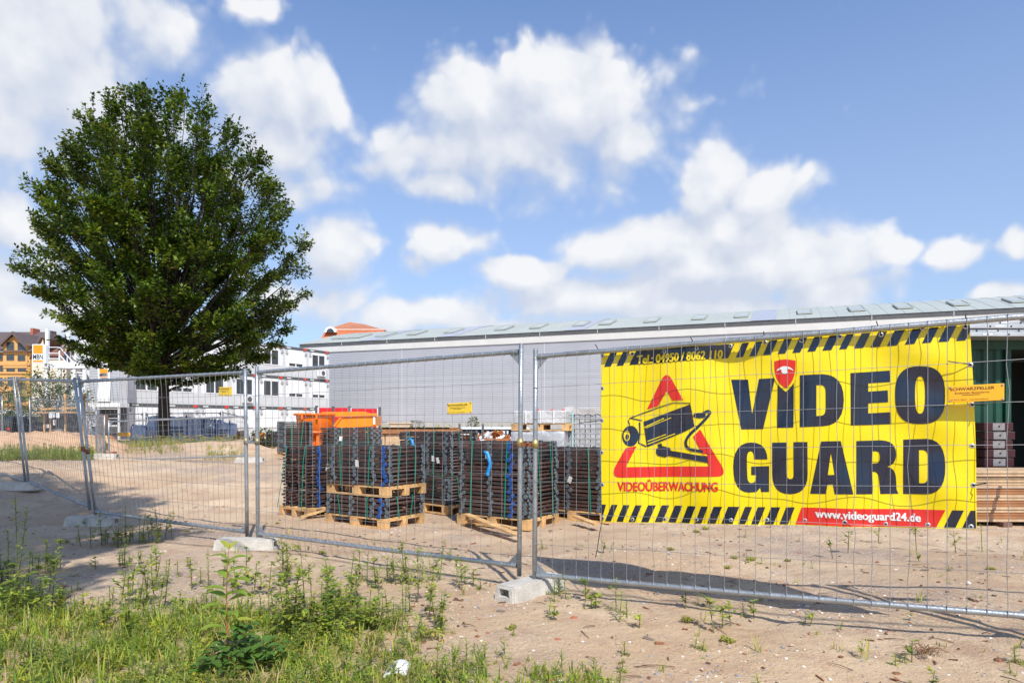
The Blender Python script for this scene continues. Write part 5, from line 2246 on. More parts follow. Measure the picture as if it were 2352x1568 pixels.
# tub near the warehouse wall
pt = P(921, 989.5, 44)
T = thing('mortar_tub', 'cream mortar tub standing before the warehouse plinth', 'tub', pt)
kt = 44 / F
a, b, hh = 19 * kt, 25.5 * kt, 19 * kt
m = MB()
ra, rb, rt = [(x * a, y * .45) for x, y in ((-1, -1), (1, -1), (1, 1), (-1, 1))], [(x * b, y * .6) for x, y in ((-1, -1), (1, -1), (1, 1), (-1, 1))], None
for i in range(4):
    j = (i + 1) % 4
    m.face([(*ra[i], 0), (*ra[j], 0), (*rb[j], hh), (*rb[i], hh)])
    m.face([(rb[i][0] * .95, rb[i][1] * .9, hh), (rb[j][0] * .95, rb[j][1] * .9, hh), (ra[j][0] * .95, ra[j][1] * .9, .05), (ra[i][0] * .95, ra[i][1] * .9, .05)])
m.face([(*q, .04) for q in ra])
m.build('body', M_tub, T)
m = MB()
for i in range(4):
    j = (i + 1) % 4
    m.bar((*rb[i], hh), (*rb[j], hh), .1, .07)
m.build('rim', M_tub, T)
m = MB()
m.box2((-b, -.5, -1.3), (b, .6, -.01))
o = m.build('tub_plinth', M_wood_d, T)

# ------------------------------------------------------------------ container, scaffold planks and timber at the right
Yc = 11.2
T = thing('shipping_container', 'dark green shipping container with an open black doorway behind the banner end', 'container', (6.2, Yc, 0))


def CX(px):
    return (px - 1176) / F * Yc - 6.2


zc1 = EYE + (HOR - 800) / F * Yc
m = MB()
x = CX(2120)
xe = CX(2308)
i = 0
while x < xe:
    m.face([(x, 0, .15), (x + .07, 0, .15), (x + .07, 0, zc1), (x, 0, zc1)])
    m.face([(x + .07, 0, .15), (x + .10, .036, .15), (x + .10, .036, zc1), (x + .07, 0, zc1)])
    m.face([(x + .10, .036, .15), (x + .17, .036, .15), (x + .17, .036, zc1), (x + .10, .036, zc1)])
    m.face([(x + .17, .036, .15), (x + .20, 0, .15), (x + .20, 0, zc1), (x + .17, .036, zc1)])
    x += .20
m.build('corrugated_wall', M_green, T)
m = MB()
m.box2((CX(2120), -.03, zc1 - .02), (CX(2640), .12, zc1 + .12))
m.box2((xe, -.02, .15), (xe + .09, .1, zc1 - .025))
m.box2((CX(2600), -.02, .15), (CX(2600) + .12, .1, zc1 - .025))
m.box2((CX(2120), -.02, 0), (CX(2640), .12, .145))
m.build('frame', M_green, T)
m = MB()
m.box2((CX(2120), .125, 0), (CX(2640), 2.4, .1))
m.box2((CX(2120), .125, zc1), (CX(2640), 2.4, zc1 + .06))
m.box2((CX(2120), 2.38, .105), (CX(2640), 2.42, zc1 - .003))
m.box2((CX(2120), .125, .105), (CX(2120) + .04, 2.375, zc1 - .003))
m.box2((CX(2640) - .04, .125, .105), (CX(2640), 2.375, zc1 - .003))
m.build('shell', mat('container_inner_dark', (.02, .03, .028), .8, .2, 2), T)  # near-black walls: the shade inside is put into their colour
# scaffold planks on the roof, overhanging to the front
for k in range(4):
    zz = zc1 + .13 + k * .064
    Tp = thing('scaffold_plank', ['lowest silver perforated scaffold plank on the green container', 'second silver scaffold plank from below on the green container', 'third silver scaffold plank from below on the green container', 'topmost silver scaffold plank on the green container'][k], 'scaffold plank', (6.2, Yc - .55 + .04 * (k % 2), zz), R(.4 * (k - 1)), 'scaffold planks on the container')
    m = MB()
    x0 = CX(2140) + .1 * k
    m.box2((x0, 0, 0), (x0 + 3.0, .9, .055))
    m.build('deck', M_mesh_alu, Tp, .006)
    h = MB()
    for q in range(9):
        xx = x0 + .2 + .33 * q + .09 * k
        c = Vector((xx, -.002, .03))
        h.tube([c, c + Vector((0, -.003, 0))], .015, 8)
    h.build('hole', M_black, Tp)
    for q in range(3):
        e = MB()
        xx = x0 + .45 + q * 1.05
        e.box2((xx, -.004, .015), (xx + .16, -.0005, .045))
        e.build('label_strip', M_lgrey, Tp)
# metal cases standing before the container
Yq = 10.55
for k in range(6):
    w = .30
    zz = EYE + (HOR - 1092) / F * Yq + k * .138
    x = (2300 - 1176) / F * Yq + random.uniform(-.015, .015)
    Tq = thing('metal_case', f"red and silver tool case, {['lowest', 'second from below', 'third from below', 'fourth from below', 'fifth from below', 'topmost'][k]} in the stack before the green container", 'tool case', (x, Yq, zz), R(random.uniform(-4, 4)), 'tool cases before the container')
    m = MB()
    m.box2((-.26, 0, .004), (.20, .42, .13))
    m.build('body', mat('case_dark_red', (.045, .006, .009), .5, .2, 5), Tq, .008)  # red darkened in place of shade on the cases
    m = MB()
    m.box2((-.13, -.006, .012), (.06, -.0005, .122))
    m.build('front_plate', mat('dimmed_case_plate', (.22, .21, .215), .6, .3, 14), Tq)  # silver darkened too; shade is put into the plate colour
    m = MB()
    m.tube([(-.03, -.012, .07), (-.03, -.006, .07)], .014, 8)
    m.build('lock', M_black, Tq)
o = MB()
o.box2((-.5, 0, -.75), (.9, .5, 0))
q = o.build('tool_trunk', M_black, None, .01, ((2300 - 1176) / F * Yq, Yq, EYE + (HOR - 1092) / F * Yq))
tag(q, 'black low tool trunk under the tool case stack', 'trunk')
# timber pile
Yt = 9.55
xt0 = (2262 - 1176) / F * Yt
zg = ground(xt0 + .6, Yt)
for k in range(2):
    m = MB()
    x = xt0 + .25 + k * 1.3
    m.box2((-.06, -.1, 0), (.06, .7, .07))
    o = m.build('bearer', M_wood_d, None, 0, (x, Yt, zg - .01))
    tag(o, ['dark bearer under the left end of the plank pile', 'dark bearer under the middle of the plank pile'][k], 'bearer', 'bearers under the plank pile')
lays = 17
hz = (1204 - 1086) / F * Yt / lays
for k in range(lays):
    m = MB()
    j = random.uniform(-.05, .04)
    top = k > 11
    x0 = xt0 - .62 + j
    y = 0
    while y < .62:
        m.box2((x0 + random.uniform(-.01, .01) - xt0, y + (random.uniform(-.03, .03) if top else 0), 0), (xt0 + 2.6 - xt0, y + .118, hz - (.007 if not top else .012)))
        y += .122
    T = thing('plank_layer', f"layer {['one', 'two', 'three', 'four', 'five', 'six', 'seven', 'eight', 'nine', 'ten', 'eleven', 'twelve', 'thirteen', 'fourteen', 'fifteen', 'sixteen', 'seventeen'][k]} from below in the brown plank pile at the right edge", 'planks', (xt0, Yt + random.uniform(-.015, .015), zg + .062 + k * hz), 0, 'planks in the pile at the right edge')
    m.build('board', [M_wood_b, M_wood_l, M_wood_b][0 if k % 4 in (1, 2) and not top else 1] if not top else M_wood_l, T)
    if not top:
        for q in range(2):
            s_ = MB()
            xx = .05 + .012 * k + q * .9
            s_.box2((xx, -.004, .0), (xx + .05, -.001, hz - .009))
            s_.build('spacer_end', M_wood_d, T)
# dark blocks under the lower edge of the banner
for px in (1800, 1885, 1960):
    p = GP(px, 9.4)
# ------------------------------------------------------------------ blue bulk bags
def bulk_bag(label, px0, px1, ptop, Y, seed, mark=False, slump=0.0):
    k = Y / F
    w = (px1 - px0) * k
    cx = P((px0 + px1) / 2, 968, Y).x
    zg = ground(cx, Y) - .03
    h = EYE + (HOR - ptop) * k - zg
    T = thing('bulk_bag', label, 'bulk bag', (cx, Y, zg), 0, 'blue bulk bags under the tree')
    rg = random.Random(seed)
    bm = bmesh.new()
    bmesh.ops.create_cube(bm, size=1)
    bmesh.ops.subdivide_edges(bm, edges=bm.edges[:], cuts=11, use_grid_fill=True)
    o = Vector((seed * 3.1, seed, 0))
    for v in bm.verts:
        x, y, z = v.co.x, v.co.y, v.co.z + .5
        l = max(abs(x), abs(y)) * 2
        rr = math.hypot(x, y) or 1
        q = .5 * l / rr
        x, y = x * (.45 + .55 * q), y * (.45 + .55 * q)          # rounded plan
        belly = 1 + .14 * math.sin(math.pi * min(1, z * 1.25)) - .10 * sm(.75, 1, z)
        zz = z * h
        if z > .98:
            zz -= .10 * h * math.cos(math.pi * min(1, l)) * .5 + slump * (x + .5) * h * .4
        p = Vector((x * w * belly, y * .95 * belly, zz - slump * (x + .5) * z * h * .35))
        n = noise.noise_vector(p * 2.2 + o) * .07 + noise.noise_vector(p * 6 + o) * .03
        v.co = p + n * (.3 + .7 * z)
    for f in bm.faces:
        f.smooth = True
    me = bpy.data.meshes.new('sack')
    bm.to_mesh(me)
    bm.free()
    me.materials.append(M_bag)
    s = bpy.data.objects.new('sack', me)
    COL.objects.link(s)
    s.parent = T
    for sx_ in (-1, 1):
        m = MB()
        x = sx_ * w * .42
        y = -.46
        zt = h * (1 - slump * (.5 + sx_ * .42) * .5)
        m.tube([(x, y - .03, h * .25), (x * 1.02, y - .05, h * .6), (x, y + .0, zt * .97), (x * .86, y + .06, zt + rg.uniform(.06, .2)), (x * .68, y + .1, zt * .98), (x * .66, y + .12, h * .9)], .022, 6)
        m.build('lifting_loop', M_bagb, T)
    if mark:
        m = MB()
        for ln in range(3):
            x = -w * .26
            while x < w * .24:
                ww = rg.uniform(.03, .09)
                m.box2((x, -.56, h * (.62 - .13 * ln)), (x + ww, -.555, h * (.70 - .13 * ln)))
                x += ww + .02
        m.build('printing', mat('grey_print', (.10, .12, .18), .7, .2, 8), T)


bulk_bag('slumped blue bulk bag at the left end of the row, beside the yellow strip', 312, 352, 978, 29.6, 1, slump=.25)
bulk_bag('blue bulk bag with white film on top, just left of the tree trunk', 346, 376, 963, 30.6, 2, slump=-.15)
bulk_bag('blue bulk bag with dark printing, right behind the tree trunk', 392, 446, 961, 30.2, 3, mark=True)
bulk_bag('greyish blue bulk bag with loops, in the middle of the row right of the trunk', 440, 478, 963, 30.5, 4)
bulk_bag('blue bulk bag with printing, second from the right end of the row', 474, 508, 967, 30.4, 5, mark=True)
bulk_bag('small dark blue bulk bag at the right end of the row', 508, 541, 970, 30.0, 6, mark=True, slump=.2)
m = MB()
m.tube([P(484, 972, 29.8), P(487, 962, 29.8), P(493, 958, 29.8)], .02, 5)
o = m.build('black_hose', M_black)
tag(o, 'short black hose sticking up from the blue bags', 'hose')
m = MB()
a, b = P(571, 1012, 30), P(549, 1000, 30)
for q, (px, py, r) in enumerate(((548, 1009, .25), (556, 1004, .3), (563, 1008, .24), (590, 1008, .3), (601, 1006, .26))):
    c = P(px, py, 29.5)
    rr = random.Random(q)
    for i in range(14):
        d = Vector((rr.uniform(-1, 1), rr.uniform(-1, 1), rr.uniform(-1, 1))).normalized()
        u = d.orthogonal().normalized()
        m.obox(c + d * r * rr.uniform(.2, 1), u * .14, d.cross(u) * .09, d * .012, 0 if rr.random() < .7 else 1)
o = m.build('scrap_heap', [M_wood_r, M_white])
tag(o, 'rust-brown plywood scraps piled right of the blue bags', 'scrap', kind='stuff')

# ------------------------------------------------------------------ timber and sheets at the left
Yp = 26.5
for i in range(5):
    m = MB()
    m.bar(P(104, 1007 + i * 3.2, Yp), P(204, 1005 + i * 3.6, Yp), .5, .045)
    o = m.build('long_timber', M_wood_d if i % 3 else M_wood_b)
    tag(o, f"dark brown timber plank in the flat pile behind the sand heap, {['topmost', 'second', 'third', 'fourth', 'lowest'][i]} of the pile", 'plank', 'timber planks behind the sand heap')
m = MB()
rg = random.Random(3)
for i in range(16):
    px = rg.uniform(160, 186)
    c = P(px, rg.uniform(1001, 1024), 26)
    a = rg.uniform(0, 6)
    u = Vector((math.cos(a), .2, math.sin(a) * .5)).normalized()
    v = u.orthogonal().normalized()
    m.obox(c, u * rg.uniform(.05, .13), v * .05, u.cross(v) * .012)
o = m.build('white_litter', M_white)
tag(o, 'white film scraps caught in the dark timber pile', 'litter', kind='stuff')
for i, (x0, x1, y0, y1) in enumerate(((203, 226, 1000, 1022), (207, 238, 996, 1019), (236, 267, 1000, 1021))):
    m = MB()
    n = 8
    for q in range(n):
        t0, t1 = q / n, (q + 1) / n
        zf = lambda t: y1 - (y1 - y0) * (1 - (2 * t - 1.1) ** 2 * .8)
        a, b = P(x0 + (x1 - x0) * t0, zf(t0), 26 - i * .5), P(x0 + (x1 - x0) * t1, zf(t1), 26 - i * .5)
        dn = Vector((0, -.25, -(a.z - ground(a.x, a.y)) - .02))
        dn2 = Vector((0, -.25, -(b.z - ground(b.x, b.y)) - .02))
        m.face([a + dn, b + dn2, b, a], 0, True)
        bk = Vector((0, .05, 0))
        m.face([a, b, b + bk, a + bk])
        m.face([b + dn2 + bk, a + dn + bk, a + bk, b + bk], 0, True)
    o = m.build('plywood_sheet', M_wood_r)
    tag(o, ['rust-brown warped plywood sheet, leftmost beside the shaded fence post', 'rust-brown arched plywood sheet in the middle behind the low barrier', 'rust-brown plywood sheet right behind the low barrier post'][i], 'plywood', 'rust-brown plywood sheets')
m = MB()
c = P(238, 1000, 18.6)
m.obox(P(238, 968, 18.6), Vector((.13, 0, 0)), Vector((0, .012, 0)), Vector((0, 0, .20)))
o = m.build('plywood_board', mat('dark_brown_panel', (.16, .085, .05), .7, .2, 4), None)
o.rotation_euler = (0, 0, 0)
tag(o, 'dark brown plywood panel fixed to the low barrier end', 'panel')
m = MB()
n = 12
for i in range(n):
    a0, a1 = i / n, (i + 1) / n
    for (u, v) in ((0, .5), (.5, 1)):
        q = []
        for (a, b) in ((a0, u), (a1, u), (a1, v), (a0, v)):
            p = P(203 + 40 * a, 1033 - 7 * math.sin(math.pi * a) * (1 - b) - 3 * b * math.sin(a * 9), 21 + b * .7)
            q.append(p)
        m.face(q, 0, True)
m2 = MB()
o = m.build('teal_tarpaulin', M_teal)
sol = o.modifiers.new('thick', 'SOLIDIFY')
sol.thickness = .03
tag(o, 'crumpled teal tarpaulin on the ground behind the leaning fence post', 'tarpaulin')
m = MB()
m.bar(P(243, 1001, 19.5), P(248, 1050, 19), .06, .05)
o = m.build('timber_stake', M_wood)
tag(o, 'thin upright timber stake beside the low barrier', 'stake')
m = MB()
m.box2((-.09, -.1, 0), (.11, .12, .07))
o = m.build('broken_brick', M_brick, None, .01, P(253, 1043, 17.6))
tag(o, 'broken dark red brick piece under the low barrier end', 'brick')

# ------------------------------------------------------------------ timber shelter with charcoal tarpaulin
Ys = 33.0
ks = Ys / F
ps = P(145, 968, Ys)
zs = ground(ps.x, Ys)
T = thing('site_shelter', 'open timber shelter with board roof and hanging charcoal tarpaulin at the left', 'shelter', (ps.x, Ys, zs))


def SX(px):
    return (px - 145) * ks


def SZ(py):
    return EYE + (HOR - py) * ks - zs


m = MB()
m.bar((SX(103), 0, SZ(947.5)), (SX(200), 0, SZ(947)), 1.2, .06)
m.build('roof', M_wood, T)
for px, top in ((106, 948), (154, 905), (196, 905), (120, 948)):
    m = MB()
    m.bar((SX(px), -.1, -.05), (SX(px), -.1, SZ(top)), .09, .09)
    m.build('post', M_wood, T)
m = MB()
n = 24
for i in range(n):
    a0, a1 = i / n, (i + 1) / n
    f = lambda a: .05 * math.sin(a * 31) + .02 * math.sin(a * 70)
    x0, x1 = SX(108 + 86 * a0), SX(108 + 86 * a1)
    zb = lambda a: SZ(991) + .15 * math.sin(a * 5)
    m.face([(x0, f(a0) - .1, zb(a0)), (x1, f(a1) - .1, zb(a1)), (x1, f(a1) * .3, SZ(950)), (x0, f(a0) * .3, SZ(950))], 0, True)
o = m.build('tarpaulin', M_tarp, T)
sol = o.modifiers.new('thick', 'SOLIDIFY')
sol.thickness = .01
m = MB()
m.bar((SX(196), -.2, SZ(925)), (SX(203), -.2, SZ(1000)), .07, .07)
m.bar((SX(190), -.2, SZ(940)), (SX(198), -.2, SZ(905)), .07, .07)
m.build('brace', M_wood, T)
m = MB()
m.bar((SX(106), -.4, SZ(940)), (SX(200), -.4, SZ(936)), .06, .09)
m.build('cross_beam', M_wood, T)
for i, (px, py, w, h, lab) in enumerate(((117, 953, 9, 13, 'left white notice sheet on the fence before the dark shelter'), (124, 952, 7, 13, 'middle white notice sheet on the fence before the dark shelter'), (133, 953, 7, 12, 'right white notice sheet on the fence before the dark shelter'), (125, 970, 6, 12, 'lower pale notice sheet with orange mark on the fence before the shelter'), (110, 978, 5, 8, 'small white notice sheet with red mark beside the parked cars'))):
    Yn = 25.4
    c = P(px, py, Yn)
    hw, hh = w / 2 * Yn / F, h / 2 * Yn / F
    m = MB()
    m.box2((-hw, -.004, -hh), (hw, .004, hh))
    if i > 2:
        m.box2((-hw * .4, -.009, -hh * .3), (hw * .3, -.005, hh * .5), 1)
    o = m.build('notice_sheet', [M_white, M_logo_red if i == 4 else M_orange], None, 0, c)
    tag(o, lab, 'notice', 'notice sheets on the fence')
c = P(185, 951, 24)
m = MB()
m.prism([(-.12, .06), (-.10, -.12), (.04, -.14), (.12, -.08), (.11, .12), (-.02, .13)], lambda x, z: (x, -.004, z), lambda x, z: (x, .004, z))
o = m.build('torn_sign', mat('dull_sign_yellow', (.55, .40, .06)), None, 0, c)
tag(o, 'torn dull yellow sign beside the shaded fence post', 'sign')


# ------------------------------------------------------------------ cars
def car(label, px, Y, rz, colr, hgt=1.48, L=4.3, W=1.78, van=False, clear=.17):
    x = P(px, 968, Y).x
    T = thing('parked_car', label, 'car', (x, Y, ground(x, Y) - .02), rz, 'cars parked behind the site fence')
    mt = colr
    if van:
        low = [(-L / 2, clear), (L / 2, clear), (L / 2, .75), (L / 2 - .15, 1.0), (L / 2 - .75, 1.12), (L / 2 - 1.55, hgt - .03), (L / 2 - 1.8, hgt), (-L / 2 + .12, hgt), (-L / 2, hgt - .15)]
    else:
        low = [(-L / 2, clear + .1), (-L / 2 + .1, clear), (L / 2 - .1, clear), (L / 2, .45), (L / 2 - .05, .70), (L / 2 - .35, .82), (L / 2 - 1.1, .93), (-L / 2 + .5, .96), (-L / 2 + .08, .92), (-L / 2, .7)]
    m = MB()
    m.prism(low, lambda a, z: (a, -W / 2, z), lambda a, z: (a, W / 2, z))
    b = m.build('body', mt, T, .07)
    if not van:
        m = MB()
        base = [(L / 2 - 1.15, .93), (L / 2 - 1.95, hgt - .04), (L / 2 - 2.3, hgt), (-L / 2 + 1.0, hgt - .02), (-L / 2 + .35, .95)]
        m.prism(base, lambda a, z: (a, -(W / 2 - .06 - .16 * sm(.9, hgt, z)), z), lambda a, z: (a, (W / 2 - .06 - .16 * sm(.9, hgt, z)), z))
        m.build('cabin', mt, T, .05)
        for s in (-1, 1):
            m = MB()
            q = [(L / 2 - 1.35, .97), (L / 2 - 1.98, hgt - .1), (-L / 2 + 1.05, hgt - .1), (-L / 2 + .6, .98)]
            f = lambda a, z: (a, s * (W / 2 - .055 - .16 * sm(.9, hgt, z) + .006), z)
            m.face([f(*p) for p in q])
            m.build('side_window', M_glass, T)
        m = MB()
        m.face([(-L / 2 + .42, -W / 2 + .2, 1.0), (-L / 2 + .42, W / 2 - .2, 1.0), (-L / 2 + .93, W / 2 - .3, hgt - .08), (-L / 2 + .93, -W / 2 + .3, hgt - .08)])
        for i in range(len(m.v)):
            m.v[i] = (m.v[i][0] - .035, m.v[i][1], m.v[i][2] + .01)
        m.build('rear_window', M_glass, T)
    else:
        for s in (-1, 1):
            m = MB()
            m.face([(L / 2 - 1.0, s * (W / 2 + .006), 1.15), (L / 2 - 1.6, s * (W / 2 + .006), hgt - .12), (L / 2 - 2.3, s * (W / 2 + .006), hgt - .12), (L / 2 - 2.3, s * (W / 2 + .006), 1.15)])
            m.build('side_window', M_glass, T)
        m = MB()
        m.box2((-L / 2 - .012, -W / 2 + .2, 1.05), (-L / 2 - .004, W / 2 - .2, hgt - .2))
        m.build('rear_window', M_glass, T)
    for a in (-L / 2 + .8, L / 2 - .85):
        for s in (-1, 1):
            m = MB()
            m.tube([(a, s * (W / 2 - .19), .31), (a, s * (W / 2 + .012), .31)], .31, 20)
            wh = m.build('wheel', M_tyre, T)
            m = MB()
            m.tube([(a, s * (W / 2 + .005), .31), (a, s * (W / 2 + .022), .31)], .2, 16)
            m.build('rim', M_mesh_alu, wh)
    for s in (-1, 1):
        m = MB()
        m.box2((-L / 2 - .012, s * (W / 2 - .3) - .13, .68), (-L / 2 + .06, s * (W / 2 - .3) + .13, .86))
        m.build('tail_light', M_red, T)
        m = MB()
        m.box2((L / 2 - .12, s * (W / 2 - .35) - .16, .58), (L / 2 + .006, s * (W / 2 - .35) + .16, .70))
        m.build('headlight', M_white, T)
    m = MB()
    m.box2((-L / 2 - .012, -.26, .50), (-L / 2 - .002, .26, .61))
    m.build('number_plate', M_white, T)


mc = lambda n, c: mat(n, c, .25, .08, 2, coat=.6, spec=.6)
car('silver blue car at the far left edge behind the fence', 2, 57, R(100), mc('silver_blue_car_paint', (.22, .27, .33)), 1.45)
car('dark grey estate car with a red tail light, left of the black van', 33, 58.5, R(62), mc('dark_grey_car_paint', (.035, .04, .045)), 1.5)
car('black van parked left of the dark shelter', 67, 56, R(75), mc('black_car_paint', (.012, .013, .016)), 1.75, L=4.4, van=True)
car('dark blue car half hidden by the shelter', 103, 58, R(72), mc('dark_blue_car_paint', (.02, .03, .05)), 1.5)
car('white transporter van standing before the ochre house', 18, 67, R(8), mc('white_car_paint', (.70, .72, .72)), 2.5, L=5.4, W=2.0, van=True)

# ------------------------------------------------------------------ sand heap
m = MB()
cx_h, cy_h = P(40, 968, 20.4).x, 20.6
n = 70
pts = {}
for j in range(n + 1):
    for i in range(n + 1):
        x = cx_h + (i / n - .5) * 9.0
        y = cy_h + (j / n - .5) * 6.5
        u = (x - cx_h) / 3.1 if x > cx_h else (x - cx_h) / 5
        v = (y - cy_h) / 2.5
        r = math.hypot(u, v)
        h = .98 * max(0, 1 - r) ** .75 if r < 1 else 0
        h = min(h, .66 + .08 * noise.noise(Vector((x, y, 2)) * 1.1))
        q = noise.noise(Vector((x, y, 5)) * 2.6) * .09 + noise.noise(Vector((x, y, 9)) * 7) * .045
        pts[i, j] = (x, y, ground(x, y) + (h + q * min(1, h * 4) if h > 0 else -.15))
b = len(m.v)
for j in range(n + 1):
    for i in range(n + 1):
        m.v.append(pts[i, j])
for j in range(n):
    for i in range(n):
        m.f.append((j * (n + 1) + i, j * (n + 1) + i + 1, (j + 1) * (n + 1) + i + 1, (j + 1) * (n + 1) + i))
        m.m.append(0)
        m.sm.append(True)
o = m.build('sand_heap', M_sand)
tag(o, 'orange-brown heap of lumpy sand behind the leaning fence at the left', 'sand heap')

# ------------------------------------------------------------------ trees
LM = [leafmat('leaf_dark', (.030, .066, .008), .12, .42, .35, .5), leafmat('leaf_mid', (.092, .156, .015), .22, .42, .3, .5), leafmat('leaf_light', (.165, .215, .024), .24, .42, .3, .5),
      leafmat('leaf_yellow', (.26, .20, .03), .3, .5, .2, .5)]


def leaf_quad(mb, p, d, up, l, w, m):
    s = d.cross(up)
    if s.length < 1e-3:
        s = d.orthogonal()
    s.normalize()
    a = p + d * l * .5
    mb.v += [tuple(p), tuple(a + s * w * .5), tuple(p + d * l), tuple(a - s * w * .5)]
    b = len(mb.v) - 4
    mb.f.append((b, b + 1, b + 2, b + 3))
    mb.m.append(m)
    mb.sm.append(False)


def make_tree(name, label, base, prof, trunk_h, r0, n_limb, seed, leaf=.13, sprays=26, per=52, group=None, lift=1.0, skew=None, z_first=None, sizes=(.55, .95), deep=.55, clump=False):
    """prof: list (z above base, radius) giving the outline of the crown"""
    rg = random.Random(seed)
    T = thing(name, label, 'tree', base, 0, group)
    zlo, zhi = prof[0][0], prof[-1][0]

    def rad(z):
        for (a, b) in zip(prof, prof[1:]):
            if a[0] <= z <= b[0]:
                return a[1] + (b[1] - a[1]) * (z - a[0]) / (b[0] - a[0])
        return 0
    wood = MB()
    top = zlo + (zhi - zlo) * .62
    pts = [Vector((0, 0, -.1)), Vector((.02, 0, .35)), Vector((0.0, 0, trunk_h)), Vector((.05, .03, trunk_h + (top - trunk_h) * .5)), Vector((0, .05, top))]
    wood.tube(pts, [r0 * 1.35, r0 * 1.02, r0 * .85, r0 * .5, r0 * .16], 12)
    leaves = MB()
    tips = []
    for i in range(n_limb):
        # target on the outline
        t = (i + rg.random()) / n_limb
        zt = zlo + (zhi - zlo) * (t ** .85)
        a = i * 2.39996 + rg.uniform(-.25, .25)
        R_ = rad(zt) * (rg.uniform(.9, 1.05) + .11 * noise.noise(Vector((math.cos(a) * 1.6, math.sin(a) * 1.6, zt * .42 + seed))))
        if skew:
            R_ *= skew(a, zt)
        tgt = Vector((math.cos(a) * R_, math.sin(a) * R_, zt))
        z0 = min(top, trunk_h * .92 + (zt - zlo) * .24 + rg.uniform(-.25, .35))
        if zt < trunk_h + .6:
            z0 = trunk_h * .85
        st = Vector((0, 0, z0))
        n = 9
        br = []
        for q in range(n + 1):
            u = q / n
            p = st.lerp(tgt, u)
            p.z += -math.sin(u * math.pi) * .05 * (tgt - st).length * lift * (1 if zt > z0 + 1 else -.6)
            p += Vector((rg.uniform(-1, 1), rg.uniform(-1, 1), rg.uniform(-1, 1))) * .05 * u * (1 - u) * 4
            br.append(p)
        rb = r0 * rg.uniform(.22, .36)
        wood.tube(br, [rb * (1 - .85 * q / n) for q in range(n + 1)], 6, caps=False)
        nodes = sorted(1 - (rg.random() ** 1.2) * (deep + (.16 if zt < zlo + .45 * (zhi - zlo) else 0)) for _ in range(4)) + [1.0]
        for s_ in range(sprays):
            u = 1 - (rg.random() ** 1.35) * deep
            if clump:
                u = min(1.0, nodes[s_ % len(nodes)] + rg.gauss(0, .018))
            if u < .2:
                continue
            q = min(n - 1, int(u * n))
            p = br[q].lerp(br[q + 1], u * n - q)
            out = (br[min(q + 1, n)] - br[q]).normalized()
            side = Vector((rg.uniform(-1, 1), rg.uniform(-1, 1), rg.uniform(-.18, .30) if clump else rg.uniform(-.35, .55)))
            d = (out * rg.uniform(.5, 1.2) + side * .75 + Vector((math.cos(a), math.sin(a), .12)) * .35).normalized()
            tl = rg.uniform(*sizes)
            if zt > zlo + .8 * (zhi - zlo) and rg.random() < .25:
                d = (d * .4 + Vector((0, 0, 1))).normalized()
                tl *= 1.5
            e = p + d * tl
            mid = p + d * tl * .5 + Vector((0, 0, .05))
            wood.tube([p, mid, e], [rb * .16, rb * .1, .004], 3, caps=False)
            tips.append((p, mid, e, d))
    for (p, mid, e, d) in tips:
        nrm = Vector((rg.uniform(-.35, .35), rg.uniform(-.35, .35), 1)).normalized()
        sv = d.cross(nrm).normalized()
        base_m = rg.choices((0, 1, 2), (.42, .40, .18))[0]
        for q in range(per):
            u = rg.uniform(.1, 1.08)
            c = p.lerp(mid, u * 2) if u < .5 else mid.lerp(e, u * 2 - 1)
            off = sv * rg.choice((-1, 1)) * rg.random() ** .7 * .22 * (1.25 - u * .7) + nrm * rg.gauss(0, .04)
            c = c + off
            ld = (d * .55 + off.normalized() * .8 + Vector((rg.uniform(-.5, .5), rg.uniform(-.5, .5), rg.uniform(-.55, .15)))).normalized()
            l = leaf * rg.uniform(.7, 1.25)
            mi = base_m
            if rg.random() < .28:
                mi = rg.choice((0, 1, 2))
            if rg.random() < .004:
                mi = 3
            leaf_quad(leaves, c, ld, (nrm + Vector((rg.uniform(-.6, .6), rg.uniform(-.6, .6), 0))).normalized(), l, l * .58, mi)
    wood.build('trunk', M_bark, T)
    leaves.build('crown', LM, T)
    return T


Yt_ = 28.0
kt_ = Yt_ / F
tb = P(376, 1026, Yt_)
tb.z = ground(tb.x, tb.y)
zz = lambda py: EYE + (HOR - py) * kt_ - tb.z
prof = [(zz(866), 2.0), (zz(838), 3.1), (zz(795), 3.9), (zz(745), 4.4), (zz(690), 4.75), (zz(640), 4.85), (zz(570), 4.9), (zz(490), 4.65), (zz(430), 4.1), (zz(370), 3.4), (zz(320), 2.6), (zz(285), 1.7), (zz(265), .7)]
make_tree('hornbeam_tree', 'tall dense dark green broad-crowned tree standing on the sandy mound', tb, prof, 2.6, .235, 165, 21, leaf=.15, sprays=27, per=38, deep=.62, clump=True, skew=lambda a, z: (.86 if math.cos(a) < -.3 else 1.0) * (1 if math.cos(a) < .5 else 1.02))

# tree standing left of the viewer; it throws the shade over the left foreground
make_tree('roadside_tree', 'tree outside the left edge whose shade falls on the ground by the left fence', (-5.1, -1.2, ground(-5.1, -1.2)),
          [(6.2, 1.7), (7.5, 2.8), (9.5, 3.2), (12, 3.0), (14.5, 1.8), (15.5, .6)], 6.0, .19, 85, 5, leaf=.17, sprays=22, per=40)
